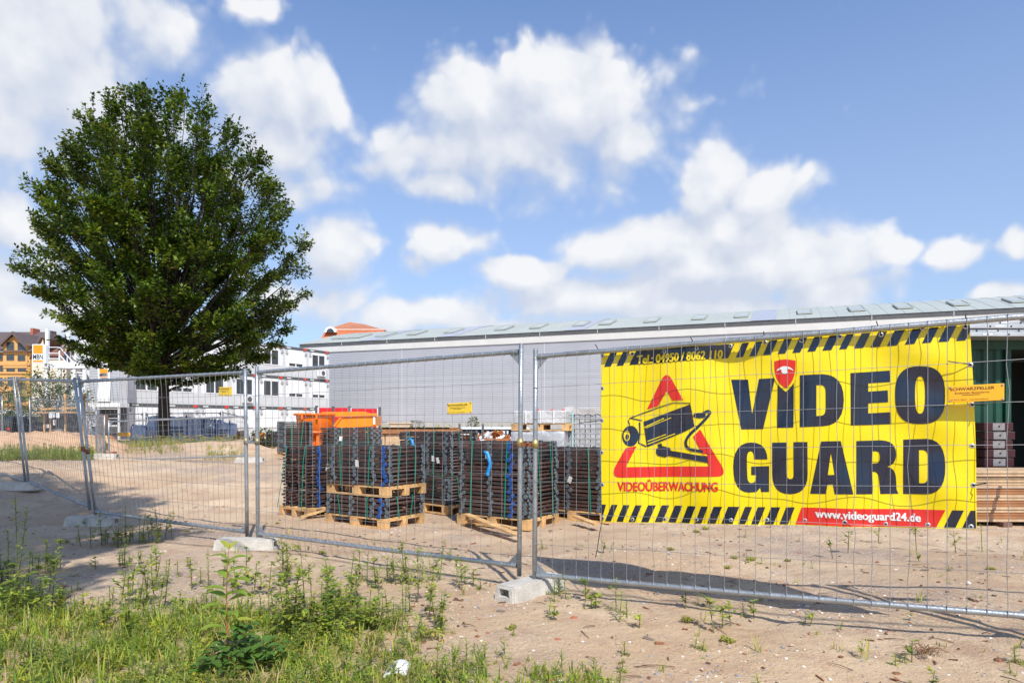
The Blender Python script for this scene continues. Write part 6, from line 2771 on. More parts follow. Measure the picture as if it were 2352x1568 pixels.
# small tree before the cream house
ysm = 44
sb = P(112, 960, ysm)
sb.z = .2
k_ = ysm / F
make_tree('small_tree', 'small loose light green tree in front of the cream house', sb, [(1.35, .6), (1.9, 1.6), (2.8, 2.0), (3.6, 1.4), (4.3, .4)], 1.2, .09, 34, 9, leaf=.15, sprays=9, per=16, lift=.6)
make_tree('small_tree', 'part of a leafy young tree at the extreme left edge before the ochre house', P(-25, 968, 44).xy.to_3d() + Vector((0, 0, .2)), [(1.3, .6), (1.9, 1.1), (2.6, 1.3), (3.3, .4)], 1.2, .08, 20, 10, leaf=.15, sprays=9, per=16, lift=.6)


def bush(label, c, rx, ry, h, seed, mats, n=900, leaf=.14, cat='bush', name='bush', group='bushes before the houses'):
    rg = random.Random(seed)
    m = MB()
    w = MB()
    T = thing(name, label, cat, c, 0, group)
    for i in range(14):
        a = rg.uniform(0, 6.28)
        e = Vector((math.cos(a) * rx * rg.uniform(.3, .9), math.sin(a) * ry * rg.uniform(.3, .9), h * rg.uniform(.5, .95)))
        w.tube([(0, 0, 0), e * .5 + Vector((0, 0, .05)), e], [.03, .02, .006], 4, caps=False)
    for i in range(n):
        a, b = rg.uniform(0, 6.28), rg.random()
        r = rg.random() ** .4
        z = h * b
        lob = 1 + .25 * math.sin(a * 3 + seed) + .2 * math.sin(a * 7 + b * 5)
        q = math.sqrt(max(0, 1 - (b * 1.02 - .25) ** 2 / .62)) * lob
        p = Vector((math.cos(a) * rx * r * q, math.sin(a) * ry * r * q, z))
        d = Vector((math.cos(a), math.sin(a), rg.uniform(-.3, .9))).normalized()
        leaf_quad(m, p, d, Vector((rg.uniform(-1, 1), rg.uniform(-1, 1), 1)).normalized(), leaf * rg.uniform(.6, 1.2), leaf * .55, rg.randrange(len(mats)))
    w.build('stem', M_bark, T)
    m.build('foliage', mats, T)


GR = [leafmat('bush_green', (.07, .12, .045), .3), leafmat('bush_grey_green', (.11, .15, .075), .3)]
for i, (px, Y, rx, h, lab) in enumerate(((50, 62, 1.4, 2.1, 'grey-green bush left of the shaded fence post'), (20, 64, 1.5, 1.9, 'grey-green bush before the white van'), (92, 61, 1.7, 2.4, 'grey-green bush behind the black van'), (78, 63, 1.2, 1.8, 'low grey-green bush between the cars and the cream house'), (-10, 61, 1.5, 2, 'grey-green bush at the left picture edge'))):
    c = P(px, 968, Y)
    bush(lab, (c.x, c.y, .1), rx, 1.2, h, i, GR, 800, .2)
bush('round dark green shrub at the warehouse plinth right of the middle', (P(1088, 968, 46).x, 46, .35), .42, .4, 1.45, 31, [LM[1], LM[2]], 500, .13, group='shrubs by the warehouse')
bush('feathery grey-green shrub beside the cream tub', (P(955, 968, 45).x, 45, .3), .75, .5, 1.2, 33, GR, 500, .12, group='shrubs by the warehouse')
bush('dark weedy shrub behind the post pair left of the rear bundle', (P(605, 1020, 24).x, 24, .45), .5, .5, .75, 35, [LM[0], LM[1]], 420, .1, group='shrubs by the warehouse')

# ------------------------------------------------------------------ person on the stair tower


def skin_obj(name, nodes, links, mt, parent=None, loc=(0, 0, 0), sub=1, root=0):
    me = bpy.data.meshes.new(name)
    me.from_pydata([n[0] for n in nodes], links, [])
    o = bpy.data.objects.new(name, me)
    COL.objects.link(o)
    md = o.modifiers.new('skin', 'SKIN')
    me.skin_vertices.new() if not me.skin_vertices else None
    for i, n in enumerate(nodes):
        r = n[1] if isinstance(n[1], tuple) else (n[1], n[1])
        me.skin_vertices[0].data[i].radius = r
        me.skin_vertices[0].data[i].use_root = (i == root)
    md.use_smooth_shade = True
    ss = o.modifiers.new('sub', 'SUBSURF')
    ss.levels = ss.render_levels = sub
    me.materials.append(mt)
    o.parent = parent
    o.location = loc
    return o


def make_person():
    Yp_ = 47.3
    px = P(154.5, 968, Yp_).x
    z0 = TOWER_Z + .11
    # facing the viewer (towards -y), both hands raised to the face
    N, Lk = [], []

    def add(p, r, par=None):
        N.append((Vector(p), r))
        if par is not None:
            Lk.append((par, len(N) - 1))
        return len(N) - 1
    pel = add((0, 0, .95), (.15, .10))
    wa = add((0, 0, 1.12), (.135, .09), pel)
    ch = add((0, .01, 1.33), (.165, .105), wa)
    nk = add((0, 0, 1.50), .055, ch)
    hd0 = add((0, -.01, 1.58), (.065, .075), nk)
    hd1 = add((0, -.01, 1.67), (.078, .095), hd0)
    add((0, 0, 1.75), (.06, .07), hd1)
    add((0, -.10, 1.645), .014, hd1)
    for s in (-1, 1):
        add((s * .085, .005, 1.65), .018, hd1)
        sh_ = add((s * .18, .0, 1.43), .062, ch)
        el_ = add((s * .27, -.12, 1.22), .043, sh_)
        wr_ = add((s * .10, -.25, 1.50), .030, el_)
        pa_ = add((s * .05, -.22, 1.57), (.026, .036), wr_)
        for q in range(5):
            f1 = add((s * (.045 - .012 * q), -.21 - .01 * (q % 2), 1.61 + .004 * q), .0095, pa_)
            add((s * (.03 - .010 * q), -.18 - .01 * (q % 2), 1.635 + .006 * (2 - abs(q - 2))), .008, f1)
        hp = add((s * .095, 0, .90), .085, pel)
        kn = add((s * .11, -.02, .50), .058, hp)
        an = add((s * .115, .01, .09), .038, kn)
        add((s * .125, -.14, .035), .035, an)
    body = skin_obj('person', [n for n in N], Lk, M_skin, None, (px, Yp_, z0))
    tag(body, 'person in pale shirt and dark trousers on the stair tower, hands raised to the face', 'person')
    rl = {}
    # clothes
    sN = [(Vector((0, 0, .98)), (.158, .112)), (Vector((0, 0, 1.12)), (.15, .105)), (Vector((0, .01, 1.33)), (.18, .12)), (Vector((0, 0, 1.46)), (.085, .075))]
    sL = [(0, 1), (1, 2), (2, 3)]
    for s in (-1, 1):
        b = len(sN)
        sN += [(Vector((s * .18, 0, 1.43)), .075), (Vector((s * .27, -.12, 1.22)), .056), (Vector((s * .15, -.21, 1.41)), .042)]
        sL += [(2, b), (b, b + 1), (b + 1, b + 2)]
    skin_obj('shirt', sN, sL, M_shirt, body)
    tN = [(Vector((0, 0, .98)), (.16, .115))]
    tL = []
    for s in (-1, 1):
        b = len(tN)
        tN += [(Vector((s * .095, 0, .88)), .10), (Vector((s * .11, -.02, .5)), .072), (Vector((s * .115, .01, .12)), .055)]
        tL += [(0, b), (b, b + 1), (b + 1, b + 2)]
    skin_obj('trousers', tN, tL, M_trous, body)
    skin_obj('hair', [(Vector((0, .03, 1.69)), (.082, .085)), (Vector((0, .015, 1.745)), (.07, .078)), (Vector((0, .05, 1.62)), (.06, .04))], [(0, 1), (0, 2)], M_hair, body)
    m = MB()
    for s in (-1, 1):
        m.tube([(s * .03, -.098, 1.672), (s * .03, -.106, 1.672)], .010, 8)
    m.build('eyes', M_black, body)
    for s in (-1, 1):
        m = MB()
        m.box2((s * .125 - .045, -.19, 0), (s * .125 + .045, .07, .075))
        m.build('shoe', M_black, body, .02)


make_person()
# ------------------------------------------------------------------ weeds and small litter
WG = [leafmat('weed_green', (.225, .325, .046), .4, .5, .25, 3), leafmat('weed_yellow_green', (.40, .43, .065), .4, .5, .25, 3), leafmat('weed_dark', (.11, .19, .04), .35, .5, .25, 3),
      leafmat('weed_straw', (.42, .33, .15), .3, .6, .2, 3), leafmat('flower_yellow', (.75, .52, .02), .3, .6, .1, 3), leafmat('weed_stem', (.20, .20, .07), .2, .6, .2, 3)]


def blade(mb, p, d, l, w, droop, m, segs=4, fold=0.0):
    """arching leaf: strip narrowing to both ends"""
    d = d.normalized()
    h = Vector((d.x, d.y, 0))
    s = Vector((-h.y, h.x, 0))
    if s.length < 1e-4:
        s = Vector((1, 0, 0))
    s.normalize()
    prev = None
    q = p.copy()
    dd = d.copy()
    b = len(mb.v)
    for i in range(segs + 1):
        u = i / segs
        ww = w * (math.sin(math.pi * min(1, .12 + u * .88)) ** .8) * .5
        if i == segs:
            ww = w * .02
        mb.v += [tuple(q - s * ww), tuple(q + s * ww)]
        if i:
            k = b + 2 * (i - 1)
            mb.f.append((k, k + 1, k + 3, k + 2))
            mb.m.append(m)
            mb.sm.append(True)
        dd = (dd + Vector((0, 0, -droop / segs))).normalized()
        q = q + dd * l / segs


def weed(mb, o, kind, h, rg, tone=None):
    o = Vector(o)
    if kind == 'grass':
        for i in range(rg.randint(6, 11)):
            a = rg.uniform(0, 6.28)
            t = rg.uniform(.1, .6)
            blade(mb, o + Vector((rg.gauss(0, .012), rg.gauss(0, .012), -.005)), Vector((math.cos(a) * t, math.sin(a) * t, 1)), h * rg.uniform(.5, 1.1), .0075 * (.7 + h * 2), rg.uniform(.3, 1.4), rg.choices((0, 1, 3, 2), (.4, .35, .1, .15))[0] if tone is None else tone, 4)
    elif kind == 'conyza':
        lean = Vector((rg.uniform(-.12, .12), rg.uniform(-.12, .12), 1)).normalized()
        mb.tube([o - lean * .01, o + lean * h * .5, o + lean * h], [.0045, .0035, .0015], 4, 5, caps=False)
        n = int(14 + h * 46)
        for i in range(n):
            u = .08 + .92 * i / n
            a = i * 2.4 + rg.uniform(-.4, .4)
            l = (.085 * (1.1 - u) + .03) * rg.uniform(.7, 1.2) * (.6 + h)
            up = .25 + 1.1 * u
            blade(mb, o + lean * h * u, Vector((math.cos(a), math.sin(a), up)), l, .0085 + .006 * h, .9, rg.choices((0, 1, 2), (.5, .3, .2))[0] if tone is None else tone, 3)
    elif kind == 'goosefoot':
        lean = Vector((rg.uniform(-.15, .15), rg.uniform(-.15, .15), 1)).normalized()
        mb.tube([o - lean * .01, o + lean * h * .5, o + lean * h], [.005, .004, .0015], 4, 5, caps=False)
        for b in range(int(3 + h * 8)):
            u = .15 + .8 * rg.random()
            a = rg.uniform(0, 6.28)
            bl = h * .32 * (1.1 - u) + .03
            d = Vector((math.cos(a), math.sin(a), 1.1)).normalized()
            p0 = o + lean * h * u
            mb.tube([p0, p0 + d * bl], [.002, .001], 3, 5, caps=False)
            for i in range(4 + int(bl * 30)):
                v = rg.uniform(.2, 1.05)
                a2 = rg.uniform(0, 6.28)
                blade(mb, p0 + d * bl * v, Vector((math.cos(a2), math.sin(a2), rg.uniform(-.1, .9))), rg.uniform(.028, .06), rg.uniform(.016, .030), .5, rg.choices((0, 1, 2), (.45, .45, .10))[0] if tone is None else tone, 2)
        for i in range(int(h * 40)):
            u = rg.uniform(.3, 1)
            a2 = rg.uniform(0, 6.28)
            blade(mb, o + lean * h * u, Vector((math.cos(a2), math.sin(a2), .5)), rg.uniform(.025, .06), rg.uniform(.012, .026), .6, rg.choices((0, 1, 2), (.45, .45, .10))[0], 2)
    elif kind == 'sedum':
        for i in range(26):
            a, r = rg.uniform(0, 6.28), rg.random() ** .6 * h * .9
            p = o + Vector((math.cos(a) * r, math.sin(a) * r, 0))
            hh = h * rg.uniform(.3, .8)
            mb.tube([p, p + Vector((0, 0, hh))], [.0025, .002], 3, 5, caps=False)
            for q in range(7):
                a2 = rg.uniform(0, 6.28)
                blade(mb, p + Vector((0, 0, hh * rg.uniform(.5, 1.05))), Vector((math.cos(a2), math.sin(a2), .8)), .02, .009, .3, rg.choices((1, 0, 4), (.72, .2, .08))[0], 2)
    elif kind == 'rosette':
        for i in range(rg.randint(7, 12)):
            a = rg.uniform(0, 6.28)
            blade(mb, o, Vector((math.cos(a), math.sin(a), rg.uniform(.25, .9))), h * rg.uniform(.6, 1.1), h * .24, 1.0, rg.choice((0, 0, 2, 1)), 3)
    elif kind == 'dry':
        for i in range(rg.randint(5, 9)):
            a = rg.uniform(0, 6.28)
            t = rg.uniform(.15, .9)
            blade(mb, o, Vector((math.cos(a) * t, math.sin(a) * t, 1)), h * rg.uniform(.5, 1.1), .006, rg.uniform(.1, 1), 3, 3)


def yb(x):
    pts = [(-6.5, 6.9), (-5, 6.2), (-4.35, 5.75), (-3.1, 5.25), (-2.3, 5.4), (-1.5, 5.3), (-.94, 4.95), (-.48, 4.5), (-.07, 4.2), (.4, 3.75), (1.2, 3.0)]
    if x <= pts[0][0]:
        return pts[0][1]
    for a, b in zip(pts, pts[1:]):
        if a[0] <= x <= b[0]:
            return a[1] + (b[1] - a[1]) * (x - a[0]) / (b[0] - a[0])
    return 2.6


def at_ground(x, y):
    return Vector((x, y, ground(x, y)))


def dense_weeds():
    rg = random.Random(77)
    mb = MB()
    n = 0
    while n < 8000:
        x, y = rg.uniform(-5.8, 1.0), rg.uniform(2.3, 6.4)
        e = yb(x) - y
        pr = sm(-.25, .75, e + noise.noise(Vector((x * 1.3, y * 1.3, 4))) * .55)
        # worn gaps with bare sand
        pr *= .45 + .55 * sm(-.28, .1, noise.noise(Vector((x * 1.9, y * 1.9, 8))))
        if rg.random() > pr:
            n += .12
            continue
        n += 1
        c = noise.noise(Vector((x * .9, y * .9, 15)))
        r = rg.random()
        if r < .50:
            weed(mb, at_ground(x, y), 'grass', rg.uniform(.06, .17) * (1.2 if x < -1.8 else .85), rg)
        elif r < .72:
            weed(mb, at_ground(x, y), 'conyza', rg.uniform(.06, .20), rg)
        elif r < .80:
            weed(mb, at_ground(x, y), 'sedum', rg.uniform(.05, .10), rg) if c > -.15 else weed(mb, at_ground(x, y), 'grass', .13, rg)
        elif r < .90:
            weed(mb, at_ground(x, y), 'rosette', rg.uniform(.05, .12), rg)
        else:
            weed(mb, at_ground(x, y), 'dry', rg.uniform(.06, .2), rg)
    o = mb.build('weed_carpet', WG)
    tag(o, 'dense carpet of grass and low weeds in the left foreground', 'weeds', kind='stuff')


dense_weeds()


def tall_weed(name, label, x, y, kind, h, seed, group=None, extra=0):
    rg = random.Random(seed)
    mb = MB()
    weed(mb, (0, 0, 0), kind, h, rg)
    if name in ('tall_weed', 'shade_weed'):
        for i in range(5):
            weed(mb, (rg.gauss(0, .10), rg.gauss(0, .08), 0), 'goosefoot', h * rg.uniform(.3, .55), rg)
    for i in range(extra):
        a = rg.uniform(0, 6.28)
        weed(mb, (math.cos(a) * rg.uniform(.04, .30), math.sin(a) * rg.uniform(.04, .3), 0), kind, h * rg.uniform(.45, .9), rg)
    o = mb.build(name, WG, None, 0, at_ground(x, y) - Vector((0, 0, .01)))
    tag(o, label, 'weed', group)
    return o


tall_weed('tall_weed', 'tall bristly weed spike in the shade at the left edge', P(43, 968, 5.0).x, 5.0, 'conyza', .93, 1, None, 2)
for i, (px, Y, h, lab) in enumerate(((668, 4.75, .48, 'bushy leafy weed left in the tall clump right of the sapling'), (705, 4.85, .60, 'tallest leafy weed of the clump right of the sapling'), (740, 4.7, .50, 'leafy weed in the middle of the tall clump right of the sapling'), (790, 4.75, .42, 'leafy weed at the right end of the tall clump'), (845, 4.95, .30, 'small leafy weed right of the tall clump'), (680, 4.5, .40, 'leafy weed at the front of the tall clump'), (765, 4.55, .34, 'low leafy weed at the front right of the tall clump'))):
    tall_weed('leafy_weed', lab, P(px, 968, Y).x, Y, 'goosefoot', h, 20 + i, 'leafy weeds in the tall clump', 3)
for i, (px, Y, h, lab) in enumerate(((285, 6.9, .30, 'dark shaded weed between the left concrete foot and the grass'), (235, 8.0, .42, 'weed growing before the shaded concrete foot'), (290, 8.1, .45, 'weed growing beside the leaning post foot'), (365, 8.2, .50, 'sunlit weed by the bottom rail right of the leaning post'), (20, 6.0, .5, 'dark weed tuft in the shade at the left edge'), (110, 6.6, .35, 'short dark weed in the middle of the tree shade'), (60, 5.3, .45, 'leafy dark weed beside the tall bristly weed'), (95, 5.2, .35, 'low dark weed right of the tall bristly weed'))):
    tall_weed('shade_weed', lab, P(px, 968, Y).x, Y, 'goosefoot' if i % 2 else 'conyza', h, 40 + i, 'weeds in the tree shade', 3)
for i, (px, Y, h, lab) in enumerate(((905, 6.2, .32, 'weed below the bottom rail, left one of three before the pallets'), (960, 6.1, .35, 'weed below the bottom rail, middle one of three before the pallets'), (1010, 6.25, .34, 'weed below the bottom rail, right one of three before the pallets'), (1060, 5.9, .30, 'green weed left of the end-on concrete foot'), (1415, 5.2, .26, 'weed tuft at the bottom rail under the banner'), (1345, 5.5, .20, 'weed right of the end-on concrete foot'), (1300, 5.6, .22, 'weed sprouting between the two concrete foot ends'), (1640, 4.65, .24, 'thin upright weed before the bottom rail below the red strip'))):
    tall_weed('rail_weed', lab, P(px, 968, Y).x, Y, ('conyza', 'goosefoot')[i % 2], h, 60 + i, 'weeds along the bottom rail', 2)
rgu = random.Random(8)
for i in range(84):
    Y = rgu.uniform(4.5, 6.3)
    x = rgu.uniform(-2.9, -.35) - (Y - 4.5) * .25
    if abs(x - Y * -.415) < .28 and Y < 5.6:
        x -= .7
    if rgu.random() < .09:
        x, Y = rgu.uniform(2.6, 5.6), rgu.uniform(7.0, 8.4)
    tall_weed('upright_weed', 'slender upright yellow-green weed standing alone on the sand', x, Y, ('goosefoot', 'conyza', 'goosefoot')[i % 3], rgu.uniform(.15, .40), 200 + i, 'slender upright weeds on the sand', 0)


# the young shoot with arching leaves
def sapling():
    x, y = P(527, 968, 3.98).x, 3.98
    T = thing('sapling', 'young sapling with reddish stem and broad arching leaves in the foreground', 'sapling', at_ground(x, y))
    rg = random.Random(4)
    st = MB()
    h = .74
    pt = lambda u: Vector((-.035 * math.sin(u * 2.2) + .02 * u, .02 * u, h * u))
    st.tube([pt(i / 8) for i in range(9)], [.0065 - .005 * i / 8 for i in range(9)], 7)
    st.build('stem', mat('red_stem', (.33, .13, .05), .6, .2, 10), T)
    m = MB()
    for i in range(21):
        u = min(1, .14 + .86 * (i / 21) + rg.uniform(-.02, .02))
        a = (0 if i % 2 else math.pi) + rg.uniform(-1.2, 1.2)
        l = (.165 - .06 * abs(u - .55)) * rg.uniform(.8, 1.2) * (1 if u < .9 else .6)
        blade_broad(m, pt(u), Vector((math.cos(a), math.sin(a), .55 + .5 * (u > .9))), l, l * .42, 1.1, 0 if rg.random() < .7 else 1)
    m.build('leaves', WG[:2], T)
    m = MB()
    for i in range(170):
        a, r = rg.uniform(0, 6.28), rg.random() ** .6 * .23
        z = rg.uniform(.02, .25) * (1.15 - r * 3)
        b = rg.uniform(0, 6.28)
        blade_broad(m, Vector((math.cos(a) * r + .05, math.sin(a) * r, max(.01, z))), Vector((math.cos(b), math.sin(b), .5)), rg.uniform(.05, .085), .056, .9, 0)
    o = m.build('leafy_bush', [leafmat('bush_dark_green', (.085, .17, .03), .25, .45, .2, 3)], None, 0, at_ground(x + .02, y - .02))
    tag(o, 'low dark green broad-leaved bush at the foot of the sapling', 'bush')


def blade_broad(mb, p, d, l, w, droop, m):
    d = d.normalized()
    s = Vector((-d.y, d.x, 0))
    if s.length < 1e-3:
        s = Vector((1, 0, 0))
    s.normalize()
    n = 6
    q, dd = p.copy(), d.copy()
    b = len(mb.v)
    for i in range(n + 1):
        u = i / n
        ww = w * .5 * math.sin(math.pi * (u ** .8) * .98 + .02) if i < n else .0005
        if i == 0:
            ww = .001
        up = s.cross(dd).normalized()
        if up.z < 0:
            up = -up
        mb.v += [tuple(q - s * ww + up * ww * .35), tuple(q), tuple(q + s * ww + up * ww * .35)]
        if i:
            k = b + 3 * (i - 1)
            for j in (0, 1):
                mb.f.append((k + j, k + j + 1, k + j + 4, k + j + 3))
                mb.m.append(m)
                mb.sm.append(True)
        dd = (dd + Vector((0, 0, -droop / n * (.4 + u)))).normalized()
        q = q + dd * l / n


sapling()


def sparse_weeds():
    """single small plants on the bare sand: one object each, sharing a handful of meshes"""
    rg = random.Random(99)
    protos = []
    for i in range(14):
        mb = MB()
        kind = ('grass', 'conyza', 'rosette', 'goosefoot', 'dry', 'conyza', 'grass', 'sedum')[i % 8]
        weed(mb, (0, 0, 0), kind, {'grass': .12, 'conyza': .13, 'rosette': .07, 'goosefoot': .14, 'dry': .11, 'sedum': .06}[kind] * rg.uniform(.8, 1.25), rg)
        if kind in ('conyza', 'dry'):
            weed(mb, (.03, .02, 0), 'grass', .07, rg)
        protos.append(mb.mesh('small_weed', WG))
    n = 0
    tries = 0
    while n < 230 and tries < 9000:
        tries += 1
        y = 3.5 + 6.2 * rg.random() ** 1.25
        x = rg.uniform(-.80 * y, .80 * y)
        if y < yb(x) - .1:
            continue
        cl = noise.noise(Vector((x * .8, y * .8, 22)))
        near = math.exp(-max(0, y - yb(x)) * 1.4)
        rail = math.exp(-((y - (5.8 - .52 * x if x > 0 else 5.9 - .63 * x)) / .5) ** 2)
        if rg.random() > .12 + .75 * near + .5 * rail + .5 * sm(.1, .4, cl):
            continue
        o = bpy.data.objects.new('small_weed', rg.choice(protos))
        COL.objects.link(o)
        o.location = at_ground(x, y) - Vector((0, 0, .004))
        o.rotation_euler = (rg.uniform(-.15, .15), rg.uniform(-.15, .15), rg.uniform(0, 6.28))
        s = rg.uniform(.4, .95)
        o.scale = (s, s, s * rg.uniform(.8, 1.2))
        tag(o, 'small green weed sprouting from the bare sand', 'weed', 'small weeds scattered on the sand')
        n += 1


sparse_weeds()


def far_weeds():
    rg = random.Random(5)
    mb = MB()
    for i in range(950):
        px, Y = rg.uniform(-60, 215), rg.uniform(15.8, 18.9)
        p = GP(px, Y)
        weed(mb, p, rg.choices(('grass', 'goosefoot', 'conyza', 'dry'), (.45, .2, .2, .15))[0], rg.uniform(.15, .42), rg)
    o = mb.build('weed_strip', WG)
    tag(o, 'strip of tall green weeds along the foot of the sand heap', 'weeds', kind='stuff')
    mb = MB()
    for i in range(520):
        px, Y = rg.uniform(252, 420), rg.uniform(20.5, 26)
        weed(mb, GP(px, Y), rg.choices(('dry', 'grass', 'conyza'), (.55, .3, .15))[0], rg.uniform(.15, .38), rg)
    for i in range(420):
        px, Y = rg.uniform(300, 560), rg.uniform(24.5, 28.5)
        p = GP(px, Y)
        h = rg.uniform(.2, .5)
        weed(mb, p, rg.choice(('goosefoot', 'conyza', 'grass')), h, rg)
        if rg.random() < .35:
            for q in range(5):
                a = rg.uniform(0, 6.28)
                blade(mb, p + Vector((rg.uniform(-.05, .05), 0, h)), Vector((math.cos(a), math.sin(a), .4)), .06, .05, .2, 4, 2)
    for i in range(120):
        px, Y = rg.uniform(470, 570), rg.uniform(17.2, 22)
        weed(mb, GP(px, Y), rg.choice(('dry', 'dry', 'grass')), rg.uniform(.1, .28), rg)
    o = mb.build('mound_grass', WG)
    tag(o, 'dry grass and yellow flowering weeds around the tree on the mound', 'weeds', kind='stuff')
    mb = MB()
    for i in range(340):
        px = rg.uniform(870, 1190)
        Y = rg.uniform(42, 52)
        p = GP(px, Y)
        h = rg.uniform(.25, .9)
        weed(mb, p, rg.choice(('grass', 'conyza', 'dry', 'goosefoot')), h, rg)
        for q in range(6):
            a = rg.uniform(0, 6.28)
            blade(mb, p + Vector((rg.uniform(-.1, .1), 0, h * rg.uniform(.4, 1))), Vector((math.cos(a), math.sin(a), .8)), .22, .10, .4, rg.choice((0, 1, 1, 3, 4 if rg.random() < .3 else 1)), 2)
    o = mb.build('plinth_weeds', WG)
    tag(o, 'pale weeds and flowers in front of the warehouse plinth', 'weeds', kind='stuff')


far_weeds()


def litter():
    rg = random.Random(31)
    st, bk = MB(), MB()

    def stone(mb, p, r, m):
        b = len(mb.v)
        n = 6
        sx_, sy_, sz_ = r * rg.uniform(.7, 1.3), r * rg.uniform(.7, 1.2), r * rg.uniform(.4, .8)
        a0 = rg.uniform(0, 6.28)
        mb.v.append(tuple(p + Vector((0, 0, sz_))))
        for (zz_, rr) in ((.55, .8), (-.1, 1)):
            for i in range(n):
                a = a0 + 2 * math.pi * i / n
                j = rg.uniform(.8, 1.15)
                mb.v.append(tuple(p + Vector((math.cos(a) * sx_ * rr * j, math.sin(a) * sy_ * rr * j, sz_ * zz_))))
        for i in range(n):
            j = (i + 1) % n
            mb.f += [(b, b + 1 + i, b + 1 + j), (b + 1 + i, b + 1 + n + i, b + 1 + n + j, b + 1 + j)]
            mb.m += [m, m]
            mb.sm += [False, False]
    n = 0
    while n < 16000:
        y = 3.4 + 9.5 * rg.random() ** 1.9
        x = rg.uniform(-.82 * y, .82 * y)
        d = noise.noise(Vector((x * .7, y * .7, 1.5))) + .6 * noise.noise(Vector((x * 2.2, y * 2.2, 6)))
        if rg.random() > .12 + .88 * sm(.0, .5, d):
            n += .05
            continue
        n += 1
        r = .0035 + .012 * rg.random() ** 4
        if rg.random() < .012:
            r *= 2.2
        stone(st, at_ground(x, y), r, rg.choices((0, 1, 2, 3), (.42, .32, .14, .12))[0])
    o = st.build('gravel', [mat('pebble_grey', (.27, .26, .27), .8, .3, 9), mat('pebble_tan', (.50, .38, .28), .8, .3, 9), mat('pebble_white', (.66, .62, .58), .7, .1, 9), mat('pebble_red', (.34, .14, .085), .85, .3, 9)])
    tag(o, 'loose pebbles and crushed stone scattered over the sand', 'gravel', kind='stuff')
    n = 0
    while n < 620:
        y = 3.5 + 8 * rg.random() ** 1.7
        x = rg.uniform(-.82 * y, .82 * y)
        d = noise.noise(Vector((x * .9, y * .9, 11)))
        if rg.random() > .15 + .85 * sm(-.05, .4, d) or (y < yb(x) - .4 and rg.random() < .6):
            n += .05
            continue
        n += 1
        a = rg.uniform(0, 6.28)
        l, w = .008 + .03 * rg.random() ** 2.5, .004 + .010 * rg.random() ** 2
        c = at_ground(x, y) + Vector((0, 0, .005))
        u = Vector((math.cos(a), math.sin(a), rg.uniform(-.2, .2)))
        v = Vector((-math.sin(a), math.cos(a), rg.uniform(-.4, .4)))
        bk.obox(c, u * l, v * w, Vector((0, 0, .0035)), rg.choices((0, 1, 2), (.5, .3, .2))[0])
    # twigs
    for i in range(70):
        y = 3.6 + 5 * rg.random() ** 1.5
        x = rg.uniform(-.4 * y, .8 * y)
        a = rg.uniform(0, 6.28)
        l = rg.uniform(.05, .2)
        p0 = at_ground(x, y) + Vector((0, 0, .006))
        e = Vector((x + math.cos(a) * l, y + math.sin(a) * l, 0))
        e.z = ground(e.x, e.y) + .008
        md_ = p0.lerp(e, .5) + Vector((rg.uniform(-.01, .01), rg.uniform(-.01, .01), .006))
        bk.tube([p0, md_, e], [.003, .003, .0015], 4, 0)
    o = bk.build('bark_litter', [mat('bark_chip', (.14, .075, .045), .9, .3, 20), mat('bark_chip_red', (.25, .10, .05), .9, .3, 20), mat('bark_chip_grey', (.19, .15, .12), .9, .3, 20)])
    tag(o, 'bark chips and twigs scattered over the sand', 'litter', kind='stuff')
    # clear single pieces
    bits = [(1318, 1420, .05, M_brick, 'reddish stone lying in front of the end-on concrete foot'), (1275, 1395, .045, M_brick, 'brick chip beside the weed at the bottom rail'), (1478, 1388, .05, M_stone, 'dark grey stone near the bottom rail under the banner'),
            (1280, 1470, .04, M_brick, 'flat brick chip on the bare sand below the concrete foot'), (1935, 1398, .03, M_stone, 'small dark stone before the banner shadow end'), (975, 1440, .035, M_brick, 'brick chip between the grass and the end-on foot'),
            (925, 1425, .035, M_stone, 'flat grey stone chip left of the end-on foot'), (2290, 1535, .05, mat('bark_piece', (.22, .10, .05), .9, .3, 15), 'curled brown bark piece near the lower right corner'), (2060, 1552, .05, mat('bark_piece', (.22, .10, .05), .9, .3, 15), 'brown bark piece at the bottom edge right of the middle'),
            (1710, 1500, .035, mat('bark_piece', (.22, .10, .05), .9, .3, 15), 'brown bark piece on the sand right of the middle'), (660, 1110, .07, M_brick, 'red-brown brick bits lying on the gravel near the middle post pair'),
            (380, 1335, .05, M_stone, 'pale stone at the shade edge in the left foreground'), (150, 1350, .06, M_brick, 'reddish stone in the shade of the left foreground')]
    for i, (px, py, r, mt, lab) in enumerate(bits):
        Y = 1.45 * F / (py - HOR)
        mb = MB()
        for q in range(2):
            stone(mb, Vector((rg.uniform(-.3, .3) * r, rg.uniform(-.3, .3) * r, 0)) * .62, r * .62 * (1 - .4 * q), 0)
        o = mb.build('stone', mt, None, 0, GP(px, Y) - Vector((0, 0, r * .1)))
        tag(o, lab, 'stone', 'stones and bark pieces on the sand')
    mb = MB()
    n = 5
    c = GP(902, 3.86)
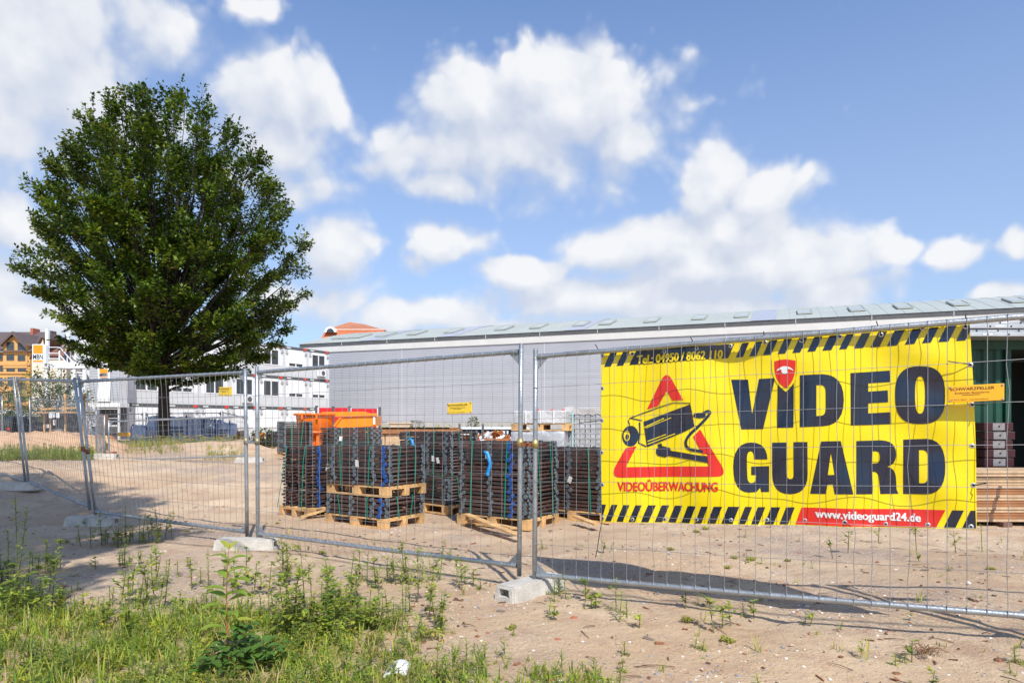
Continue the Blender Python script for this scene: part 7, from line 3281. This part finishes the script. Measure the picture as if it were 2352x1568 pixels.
    for i in range(n):
        a0, a1 = i / n, (i + 1) / n
        f = lambda a: .02 + .055 * math.sin(a * 2.6)
        mb.face([(-.06 + .14 * a0, -.035, f(a0) * .6), (-.06 + .14 * a1, -.035, f(a1) * .6), (-.045 + .14 * a1, .05, f(a1) + .02), (-.045 + .14 * a0, .05, f(a0) + .02)], 0, True)
    o = mb.build('paper_scrap', M_white, None, 0, c)
    sol = o.modifiers.new('thick', 'SOLIDIFY')
    sol.thickness = .003
    tag(o, 'crumpled white paper scrap at the bottom edge in the weeds', 'litter')
    # root / dry stalk cluster on the right
    mb = MB()
    for i in range(26):
        a = rg.uniform(0, 6.28)
        l = rg.uniform(.05, .2)
        p0 = Vector((rg.gauss(0, .03), rg.gauss(0, .03), .02))
        e = Vector((math.cos(a) * l, math.sin(a) * l * .7, rg.uniform(.0, .05)))
        mb.tube([p0, p0.lerp(e, .5) + Vector((0, 0, .03)), e], [.003, .0025, .001], 4, caps=False)
    o = mb.build('dead_weed', mat('dead_stalk', (.26, .15, .08), .9, .3, 20), None, 0, GP(2120, 4.17))
    tag(o, 'dead brown uprooted weed lying on the sand at the lower right', 'dead weed')
    # unseen cable, added to cast the thin dark line before the fence
    # hung overhead out of view; its shadow runs along the fence foot
    sv = Vector((SH.x, SH.y, 0)) * 5.0 / math.tan(SUN_EL)
    mb = MB()
    pts = []
    for (px, py) in ((-300, 1060), (250, 1200), (640, 1270), (800, 1300), (1000, 1335), (1180, 1360), (1400, 1383), (1600, 1405), (1850, 1425), (2150, 1448), (2300, 1460), (2700, 1490)):
        Y = 1.42 * F / (py - HOR)
        q = Vector(((px - 1176) / F * Y, Y, 0))
        pts.append(q)
    a, b = pts[2], pts[-2]
    d = (b - a).normalized()
    A, B_ = a - d * 6, b + d * 5
    line = [A.lerp(B_, i / 20) - sv + Vector((0, 0, 5.0 - .25 * (1 - (2 * i / 20 - 1) ** 2) + .25)) for i in range(21)]
    mb.tube(line, .016, 6)
    o = mb.build('shadow_cable', M_black)
    tag(o, 'black overhead cable added out of view whose thin shadow runs along the fence foot', 'cable')


litter()
